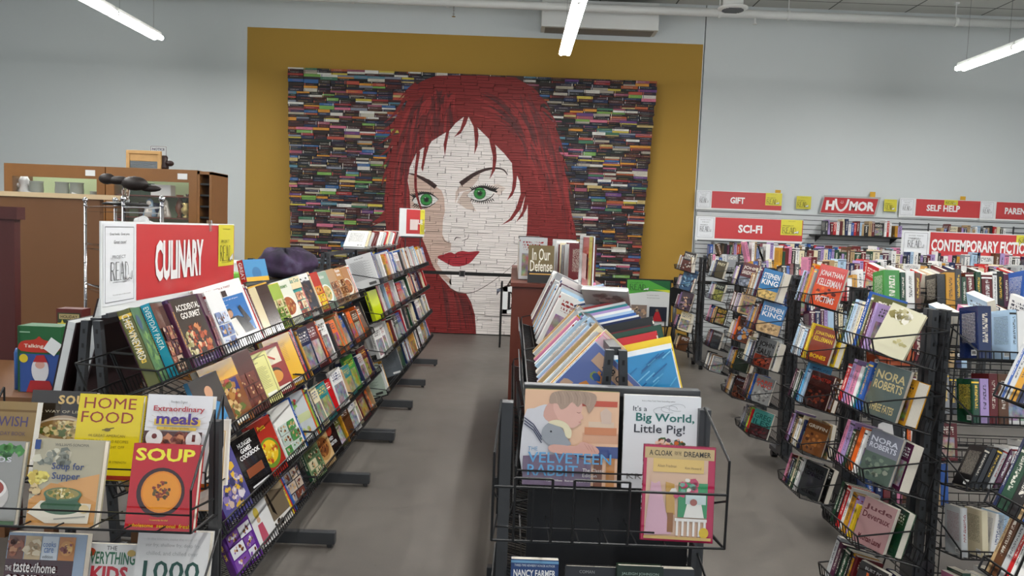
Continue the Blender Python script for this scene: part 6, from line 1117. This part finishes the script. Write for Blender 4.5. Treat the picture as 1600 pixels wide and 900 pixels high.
# round backed chair
e = empty('metal_chair', (2.36, 10.85, 0), 'dark chair with an oval back at the right end of the mural', 'chair')
q = MB(); q.add([(.19*cos(2*pi*i/24), y, .86+.15*sin(2*pi*i/24)) for y in (-.0, .02) for i in range(24)], [tuple(range(24)), tuple(range(24, 48))[::-1]]+[(i, i+24, (i+1) % 24+24, (i+1) % 24) for i in range(24)]); q.build('backrest', M['black'], e)
q = MB(); q.lathe([(.19, 0), (.2, .02), (.19, .035)], 0, -.2, .46, 20); q.build('seat', M['black'], e)
for x, y in ((-.15, -.35), (.15, -.35), (-.15, -.05), (.15, -.05)): q = MB(); q.bar((x*.9, y, .47), (x*1.25, y+(.04 if y > -.2 else -.04), 0), .012, 6); q.build('leg', M['black'], e)
q = MB(); q.bar((-.1, -.02, .48), (-.1, .01, .75), .01); q.bar((.1, -.02, .48), (.1, .01, .75), .01); q.bar((-.17, -.37, .25), (.17, -.37, .25), .008); q.build('back_support', M['black'], e)
# ---------------------------------------------------------------- things on the left rack top
m_, nt, bs = newmat('purple_grey_fleece'); g = G(nt); tc = nt.nodes.new('ShaderNodeTexCoord'); n_ = g.noise(tc.outputs['Object'], 7, 4); cr = nt.nodes.new('ShaderNodeValToRGB')
cr.color_ramp.elements[0].position = .35; cr.color_ramp.elements[0].color = lin('#221f2c'); cr.color_ramp.elements[1].position = .7; cr.color_ramp.elements[1].color = lin('#56506a'); k_ = cr.color_ramp.elements.new(.55); k_.color = lin('#3c2b47'); nt.links.new(n_, cr.inputs[0]); nt.links.new(cr.outputs[0], bs.inputs['Base Color']); bs.inputs['Roughness'].default_value = .95
q = MB(); N1, N2 = 30, 18; ps = []; rr_ = random.Random(4)
for j in range(N2+1):
    for i in range(N1):
        t = 2*pi*i/N1; f_ = pi*j/N2; sx_ = (1+.10*sin(3*t+1)+.06*sin(7*t+j*.4)+.05*sin(4*f_-3*t)+.05*sin(5*f_+2*t))
        ps.append((.235*sin(f_)**.7*cos(t)*sx_, .17*sin(f_)**.7*sin(t)*sx_, .10*(1-cos(f_))*(1+.18*sin(2*t+.6)*sin(f_)+.08*sin(5*t+f_*4))))
q.add(ps, [(j*N1+i, j*N1+(i+1) % N1, (j+1)*N1+(i+1) % N1, (j+1)*N1+i) for j in range(N2) for i in range(N1)])
p = at(455, 418, 4.8); e = q.build('cushion', m_, smooth=True, mw=T3((-1.44, 4.85, 1.347)) @ RZ(.2) @ Matrix.Diagonal((.78, .85, .9, 1))); tag(e, 'soft purple and grey fleece cushion lying on the left rack top board', 'cushion')
e = empty('storage_basket', (-1.78, 4.75, 1.346), 'white plastic basket behind the CULINARY sign on the board', 'basket')
q = MB(); q.box(-.1, .1, -.16, .16, 0, .006)
for s in (-1, 1): q.box(s*.1-.004, s*.1+.004, -.16, .16, 0, .09); q.box(-.1, .1, s*.16-.004, s*.16+.004, 0, .09)
q.build('tub', M['white'], e)
q = MB()
for k in range(12): q.box(-.09+.0155*k, -.082+.0155*k, -.1655, -.164, .03, .06)
q.build('slots', M['black'], e)
q = MB(); q.box(-.108, .108, -.168, .168, .09, .1); q.box(-.09, .09, -.15, .15, .0902, .1002); q.build('rim', M['white'], e)
q = MB(); q.box(-.09, .09, -.05, .05, 0, .03); q.box(-.07, .05, -.045, .04, .03, .06); tag(q.build('plastic_case', mat('lime_plastic', '#7cba4a', .35), mw=T3((-1.60, 4.35, 1.346)) @ RZ(.5), bevel=.006), 'small lime green plastic case beside the purple cushion', 'case')
q = MB(); q.box(-.02, .02, -.02, .02, 0, .1); q.box(-.03, .03, -.012, .012, .05, .09); tag(q.build('black_clamp', M['black'], mw=T3((-1.79, 5.25, 1.346)), bevel=.004), 'small black clamp standing behind the lime green case', 'clamp')
# framed pictures leaning on the hidden side of the left rack
for k, (xb, xt, zb, zt, y0, y1, lab) in enumerate(((-1.665, -1.555, .95, 1.385, 2.88, 3.35, 'tall white edged framed picture leaning on the left rack'), (-1.735, -1.66, .95, 1.30, 2.86, 3.2, 'smaller white edged frame leaning against the taller frame'))):
    d = Vector((xt-xb, 0, zt-zb)); n_ = Vector((d.z, 0, -d.x)).normalized(); ln = d.length
    mw = Matrix(((n_.x, 0, d.x/ln, xb), (0, 1, 0, y0), (n_.z, 0, d.z/ln, zb), (0, 0, 0, 1)))
    e = empty('framed_picture', mw, lab, 'picture frame')
    q = MB(); L_ = y1-y0
    for a4 in ((0, L_, 0, .03), (0, L_, ln-.03, ln), (0, .03, .03, ln-.03), (L_-.03, L_, .03, ln-.03)): q.box(0, .03, a4[0], a4[1], a4[2], a4[3])
    q.build('frame', M['white'], e, bevel=.002)
    q = MB(); q.box(-.006, .0, 0.0, L_, 0, ln); q.box(.03, .035, 0, L_, 0, ln); q.build('dark_edge', mat('dark_brown_edge', '#2c1a1c', .5), e)
# brown low table with boxed toys
e = empty('side_table', (-2.27, 3.75, 0), 'plain brown table behind the left end basket', 'table'); q = MB(); q.box(-.38, .38, -.6, .2, .90, .93); q.build('table_top', M['brown'], e)
for x in (-.35, .35):
    for y in (-.57, .17): q = MB(); q.box(x-.02, x+.02, y-.02, y+.02, 0, .9); q.build('leg', M['brown'], e)
p = at(73, 600, 3.25); e = empty('toy_box', (p.x-.03, 3.25, .932), 'green Talking toy box with a white price tag', 'box')
w, h = .185, .285; q = MB(); q.box(-w/2, w/2, 0, .1, 0, h); q.build('carton', mat('green_card', '#1c5c30', .5), e)
a = Art(lambda u, v, l: (-w/2+u, -.001-.0004*l, v)); a.rect(0, 0, w, h*.58, '#2c4a8c'); a.rect(0, 0, w*.05, h, '#164a28'); a.poly(smooth([(w*.08, h*.62), (w*.08, h*.76), (w*.4, h*.8), (w*.5, h*.85), (w*.6, h*.8), (w*.92, h*.74), (w*.9, h*.62)]), '#b8301c'); a.text('Talking', w*.15, h*.66, w*.6, h*.73, '#e4d8c8', .02); a.disc(w*.14, h*.51, w*.1, '#d0b828')
a.disc(w*.52, h*.34, w*.2, '#d0d0d4', h*.2); a.disc(w*.52, h*.42, w*.11, '#c8988a', h*.06); a.poly([(w*.36, h*.46), (w*.44, h*.56), (w*.62, h*.57), (w*.74, h*.4), (w*.68, h*.46)], '#a82428'); a.poly([(w*.2, 0), (w*.3, h*.18), (w*.74, h*.18), (w*.86, 0)], '#a02024'); a.rect(w*.06, h*.9, w*.3, h*.92, '#8ab090'); a.build('carton_print', M['print'], e)
q = MB(); q.box(-.028, .028, -.006, -.005, -.03, .03); q.T = None; o = q.build('price_tag', M['white'], e); o.location = (.06, 0, .2); o.rotation_euler = (0, R(35), 0)
p = at(108, 520, 3.85); e = empty('game_box', (p.x, 3.85, .932), 'dark red and green boxed game with a yellow star', 'box'); w, h = .13, .29
q = MB(); q.box(-w/2, w/2, 0, .08, 0, h); q.build('carton', mat('maroon_card', '#5a1c18', .5), e)
a = Art(lambda u, v, l: (-w/2+u, -.001-.0004*l, v)); a.rect(w*.06, h*.05, w*.94, h*.93, '#2a3c22'); a.rect(w*.12, h*.82, w*.9, h*.91, '#b0a070'); a.text('HOLIDAY', w*.18, h*.835, w*.84, h*.89, '#3a2a1c', .02); a.poly([(w*.25+(.028 if i % 2 == 0 else .012)*cos(pi/2+i*pi/5), h*.72+(.028 if i % 2 == 0 else .012)*sin(pi/2+i*pi/5)) for i in range(10)], '#d0c040'); a.disc(w*.3, h*.58, .02, '#a03024'); a.build('carton_print', M['print'], e)
q = MB(); q.lathe([(.018, 0), (.018, .16), (.012, .18)], n=14); tag(q.build('bottle', mat('blue_plastic', '#2c5c9c', .3), smooth=True, mw=T3((-2.13, 3.3, .932))), 'small blue bottle left of the green toy box', 'bottle')
# big brown panels at the left
q = MB(); q.box(-5.3, -3.5, 6.5, 6.56, 0, 1.83); q.mat = 1; q.box(-5.3, -3.29, 6.485, 6.57, 1.83, 1.87); tag(q.build('partition', [M['brown'], M['cream']]), 'tall brown partition with a cream top edge at the far left', 'partition')
q = MB(); q.box(-3.9, -2.6, 4.0, 4.05, 0, 1.66); q.box(-3.9, -2.58, 3.99, 4.06, 1.66, 1.725); tag(q.build('panel', M['maroon']), 'dark maroon panel cut off by the left edge of the picture', 'panel')
# display cabinets
def cabinet(x0, x1, y, label, sidecol=False):
    e = empty('display_cabinet', ((x0+x1)/2, y, 0), label, 'cabinet'); w = (x1-x0)/2; d = .45
    q = MB()
    for s in (-1, 1): q.box(s*w-(.03 if s > 0 else 0), s*w+(0 if s > 0 else .03), .02, d, 0, 2.2)
    q.box(-w, w, 0, .05, 2.17, 2.2); q.box(-w, w, d-.05, d, 2.17, 2.2); q.box(-w, w, 0, d, 0, .08); q.build('carcass', M['wood'], e)
    q = MB(); q.box(-w+.03, w-.03, .05, d-.05, 2.185, 2.198); q.build('added_glass_top', M['pane'], e)  # clear top added so that lamp light reaches the shelves inside
    q = MB(); q.box(-w+.03, w-.03, d-.02, d-.005, .08, 2.17); q.build('back_panel', M['palegreen'], e)  # back painted pale green to imitate a green wall reflected in the glass
    q = MB(); q.box(-w, -w+.085, 0, .02, .08, 2.17); q.box(w-.085, w, 0, .02, .08, 2.17); q.box(-w+.085, w-.085, 0, .02, 2.07, 2.17); q.box(-w+.085, w-.085, 0, .02, .08, .8); q.build('door_frame', M['wood'], e)
    q = MB(); q.box(-w+.085, w-.085, .008, .012, .8, 2.07); q.build('door_glass', M['pane'], e)
    for z in ((1.50, 1.70, 1.925) if sidecol else (1.2, 1.5, 1.86)): q = MB(); q.box(-w+.03, w-.03, .03, d-.02, z-.012, z); q.build('shelf', M['mahog'] if sidecol else M['wood'], e)
    q = MB(); q.box(w-.2, w-.1, -.004, 0, 2.1, 2.16); q.build('label_card', M['white'], e)
    return e
cabinet(-5.30, -4.255, 8.0, 'brown wooden display cabinet of glassware behind the partition')
c2_ = cabinet(-4.245, -3.30, 8.0, 'brown wooden display cabinet with figurines, next to the mustard wall', True)
q = MB(); q.box(.475, .50, .0, .45, 0, 2.19); q.box(.60, .625, .0, .45, 0, 2.185); q.box(.475, .625, 0, .45, 2.16, 2.19); q.build('side_rack_frame', M['wood'], c2_)
for k in range(11): q = MB(); q.box(.502, .598, .01, .42, .9+.115*k, .92+.115*k); q.build('side_slot', M['black'], c2_)
def lathe_obj(name, prof, px, py, Y, z, m, label, cat, s=1, sx=1, x=None):
    p = at(px, py, Y); q = MB(); q.lathe([(r*s, h*s) for r, h in prof], n=20, sx=sx); o = q.build(name, m, smooth=True, mw=T3((p.x if x is None else x, Y, z))); tag(o, label, cat); return o
VASE = [(.03, 0), (.035, .01), (.02, .03), (.05, .08), (.055, .13), (.03, .2), (.025, .22), (.045, .27), (.042, .27)]
JUG = [(.05, 0), (.055, .01), (.06, .08), (.055, .15), (.06, .17), (.055, .17), (.05, .15), (.045, .02)]
GL = mat('frosted_glassware', '#c4ccc4', .15, trans=.5)
for px, lab in ((57, 'clear glass goblet in the left cabinet beside the white figurine'), (97, 'tall clear glass pitcher in the middle of the left cabinet'), (120, 'clear glass jug with a price tag in the left cabinet'), (146, 'low clear glass dish at the right of the left cabinet')):
    e = lathe_obj('glass_jug', JUG, px, 300, 8.18, 1.862, GL, lab, 'glassware', 1.0 if px != 146 else .5, 1.2)
q = MB(); q.lathe([(.05, 0), (.07, .03), (.04, .12), (.055, .17), (.03, .22)], n=14); q.ball((-.05, 0, .12), .03, 8); q.ball((.05, .01, .14), .03, 8); p = at(38, 300, 8.18); tag(q.build('figurine', M['white'], smooth=True, mw=T3((p.x, 8.18, 1.862))), 'white fluffy figurine at the left of the glassware cabinet', 'figurine')
for px, lab in ((42, 'white price card before the fluffy figurine'), (114, 'white price card before the glass jug')):
    p = at(px, 300, 8.08); q = MB(); q.box(-.03, .03, -.001, .001, 0, .06); tag(q.build('price_card', M['white'], mw=T3((p.x, 8.08, 1.863)) @ RY(.3)), lab, 'card')
gr = mat('dark_green_card', '#1c3c28', .6)
for px, w, h, lab in ((209, .16, .16, 'dark green box at the left of the figurine cabinet'), (228, .13, .13, 'dark green box leaning beside the white box')):
    p = at(px, 296, 8.2); q = MB(); q.box(-w/2, w/2, -.06, .06, 0, h); tag(q.build('gift_box', gr, mw=T3((p.x, 8.25, 1.927)) @ RZ(.3), bevel=.004), lab, 'box')
p = at(253, 300, 8.15); q = MB(); q.box(-.105, .105, 0, .12, 0, .115); tag(q.build('gift_box', M['white'], mw=T3((p.x, 8.12, 1.927)), bevel=.004), 'plain white box on the upper shelf of the figurine cabinet', 'box')
br = mat('brown_glazed', '#4a2414', .25, coat=.6)
lathe_obj('vase', [(r, h) for r, h in VASE], 281, 338, 8.2, 1.702, mat('amber_glaze', '#7a3c1c', .2, coat=.6), 'amber glazed vase on the lower shelf of the figurine cabinet', 'vase', .9)
lathe_obj('vase', VASE, 296, 320, 8.3, 1.702, br, 'dark brown flared vase at the right of the figurine cabinet', 'vase', .95)
lathe_obj('urn', [(.035, 0), (.04, .012), (.015, .03), (.05, .06), (.055, .1), (.03, .13), (.055, .165), (.05, .165)], 291, 340, 8.1, 1.702, mat('pale_gold', '#b8a468', .3, .5), 'pale gold urn with a white tag at the cabinet right', 'urn', .95)
for px, lab in ((223, 'small brown jug at the left of the figurine cabinet'), (243, 'small blue jug behind the blue and white figurine')): lathe_obj('jug', JUG, px, 338, 8.33, 1.702, br if px == 223 else mat('cobalt_glaze', '#22306e', .25), lab, 'jug', .9, .8)
for px, cols, lab in ((234, ('#7c98b0', '#d8d4cc'), 'blue and white praying figurine in the display cabinet'), (257, ('#cfc8bc', '#c0b8ac'), 'cream seated mother figurine in the display cabinet')):
    p = at(px, 338, 8.12); e = empty('figurine', (p.x, 8.12, 1.702), lab, 'figurine')
    q = MB(); q.col = lin(cols[0]); q.lathe([(.075, 0), (.07, .03), (.045, .1), (.04, .13), (.036, .17), (.01, .195)], n=16, sy=.7); q.build('robe', M['ceramic'], e, True)
    q = MB(); q.col = lin(cols[1]); q.lathe([(.045, 0), (.04, .06), (.025, .11)], 0, -.028, 0, 14, 1, .8); q.ball((0, -.02, .145), .026, 12); q.ball((.02, -.045, .08), .02, 8); q.build('body', M['ceramic'], e, True)
for px, lab in ((253, 'small white cup on the lowest visible cabinet shelf, left'), (290, 'small white cup on the lowest visible cabinet shelf, right')): lathe_obj('cup', [(.02, 0), (.045, .03), (.05, .07), (.046, .07)], px, 355, 8.12, 1.502, M['white'], lab, 'cup')
# on top of the cabinet
e = empty('washboard', (at(225, 262, 8.15).x, 8.15, 2.203), 'old pine washboard with a ribbed metal panel on the cabinet top', 'washboard')
q = MB(); w, h = .165, .19
for s in (-1, 1): q.box(s*w-.018, s*w+.018, -.015, .015, 0, h)
q.box(-w, w, -.018, .018, h-.035, h); q.box(-w+.018, w-.018, -.006, .006, .08, h-.035); q.build('wooden_frame', M['pine'], e, bevel=.003)
q = MB()
for k in range(5): q.bar((-w+.02, 0, .008+.016*k), (w-.02, 0, .008+.016*k), .0075, 6)
q.build('ribbed_panel', M['zinc'], e)
q = MB(); q.lathe([(.045, 0), (.05, .03), (.035, .08), (.04, .13), (.03, .15)], n=14); q.ball((.06, 0, .07), .04, 10, 1.2, 1, .8); tag(q.build('leather_boot', mat('dark_brown_leather', '#2a1410', .5), smooth=True, mw=T3((at(256, 262, 8.2).x, 8.2, 2.203))), 'dark brown boot-like ornament right of the washboard', 'ornament')
p = at(233, 262, 12.55); e = empty('notice_sign', (p.x, 12.59, p.z), 'white NOTICE sign with a thin frame on the back wall', 'sign'); q = MB(); q.box(0, .27, -.004, .004, 0, .36); q.build('board', M['white'], e)
a = Art(lambda u, v, l: (u, -.0045-.0005*l, v)); a.frame(.01, .01, .26, .35, .006, '#5c2c34'); a.text('NOTICE', .035, .285, .235, .325, '#4a3a5a', .03); a.build('lettering', M['print'], e)
# chrome shelf unit
PA, PB, PC = Vector((-3.40, 6.1, 0)), Vector((-2.64, 5.2, 0)), Vector((-2.22, 4.85, 0)); PD = PA+PC-PB
e = empty('chrome_shelf_unit', (-2.9, 5.5, 0), 'chrome wire shelf unit with ball finials behind the CULINARY sign', 'shelf'); iv = e.matrix_world.inverted()
for P_ in (PA, PB, PC, PD):
    q = MB(); q.lathe([(.0125, 0), (.0125, 1.8)], P_.x, P_.y, 0, 10)
    for k in range(12): q.lathe([(.0145, 0), (.0145, .008)], P_.x, P_.y, .12+.15*k, 10)
    q.ball((P_.x, P_.y, 1.815), .022, 10); part(q, 'chrome_post', M['chrome'], e, iv, smooth=True)
up = Vector((0, 0, 1))
for z in (1.76, 1.47, 1.15, .75, .3):
    q = MB()
    for a_, b_ in ((PA, PB), (PB, PC), (PC, PD), (PD, PA)):
        q.bar(a_+up*z, b_+up*z, .007, 6); q.bar(a_+up*(z-.035), b_+up*(z-.035), .004)
    for k in range(1, 30): q.bar(PA+(PB-PA)*k/30+up*(z-.005), PD+(PC-PD)*k/30+up*(z-.005), .002)
    part(q, 'wire_shelf', M['chrome'], e, iv)
p = at(182, 318, 5.2); e = empty('bird_ornament', (-2.70, 5.35, 1.772), 'dark brown wooden ornament on a clear stem atop the chrome shelf', 'ornament')
q = MB(); q.lathe([(.14, 0), (.15, .01), (.12, .022)], n=24); q.build('dark_base', M['black'], e, True)
q = MB(); q.lathe([(.035, .022), (.02, .05), (.028, .1), (.018, .14)], n=14); q.build('clear_stem', M['glass'], e, True)
q = MB(); dkb = mat('dark_wood', '#1e1411', .5); q.ball((-.13, 0, .18), .035, 14, 1.7, .8, 1.1); q.ball((-.05, 0, .172), .034, 14, 2.6, .8, .9); q.ball((.06, 0, .155), .05, 14, 1.9, .9, 1.0); q.ball((.16, .02, .125), .03, 12, 2.6, .7, .8); q.build('wooden_body', dkb, e, True)
p = at(190, 372, 5.3)
e = empty('artificial_flower', (-2.66, 5.35, 1.478), 'red artificial flowers with glittering leaves on the chrome shelf', 'flower'); r = random.Random(8)
q = MB(); q.lathe([(.05, 0), (.06, .03), (.04, .06)], n=12); q.build('pot', M['black'], e, True)
q = MB()
for k in range(46):
    t = r.uniform(0, 2*pi); z = r.uniform(.05, .19); l = r.uniform(.05, .12); c_ = Vector((cos(t)*.03, sin(t)*.03, z)); d = Vector((cos(t), sin(t), r.uniform(-.2, .6))).normalized(); s_ = d.cross(up).normalized()*.018
    q.col = lin(r.choice(['#8c1c18', '#b0382a', '#5a1410', '#c8543c', '#3c4a2c'])); q.add([c_, c_+d*l*.5+s_, c_+d*l, c_+d*l*.5-s_, c_+d*l*.5+Vector((0, 0, .006))], [(0, 1, 4), (1, 2, 4), (2, 3, 4), (3, 0, 4)])
q.build('petals', M['solid'], e)
q = MB(); r = random.Random(9)
for k in range(26):
    t = r.uniform(0, 2*pi); f_ = r.uniform(0, pi); q.ball((.06*cos(t)*sin(f_), .05*sin(t)*sin(f_), .11+.09*cos(f_)), r.uniform(.02, .035), 8)
tag(q.build('ornament', M['white'], smooth=True, mw=T3((-2.47, 5.12, 1.468+.012))), 'bumpy white ornament beside the red flowers on the chrome shelf', 'ornament')
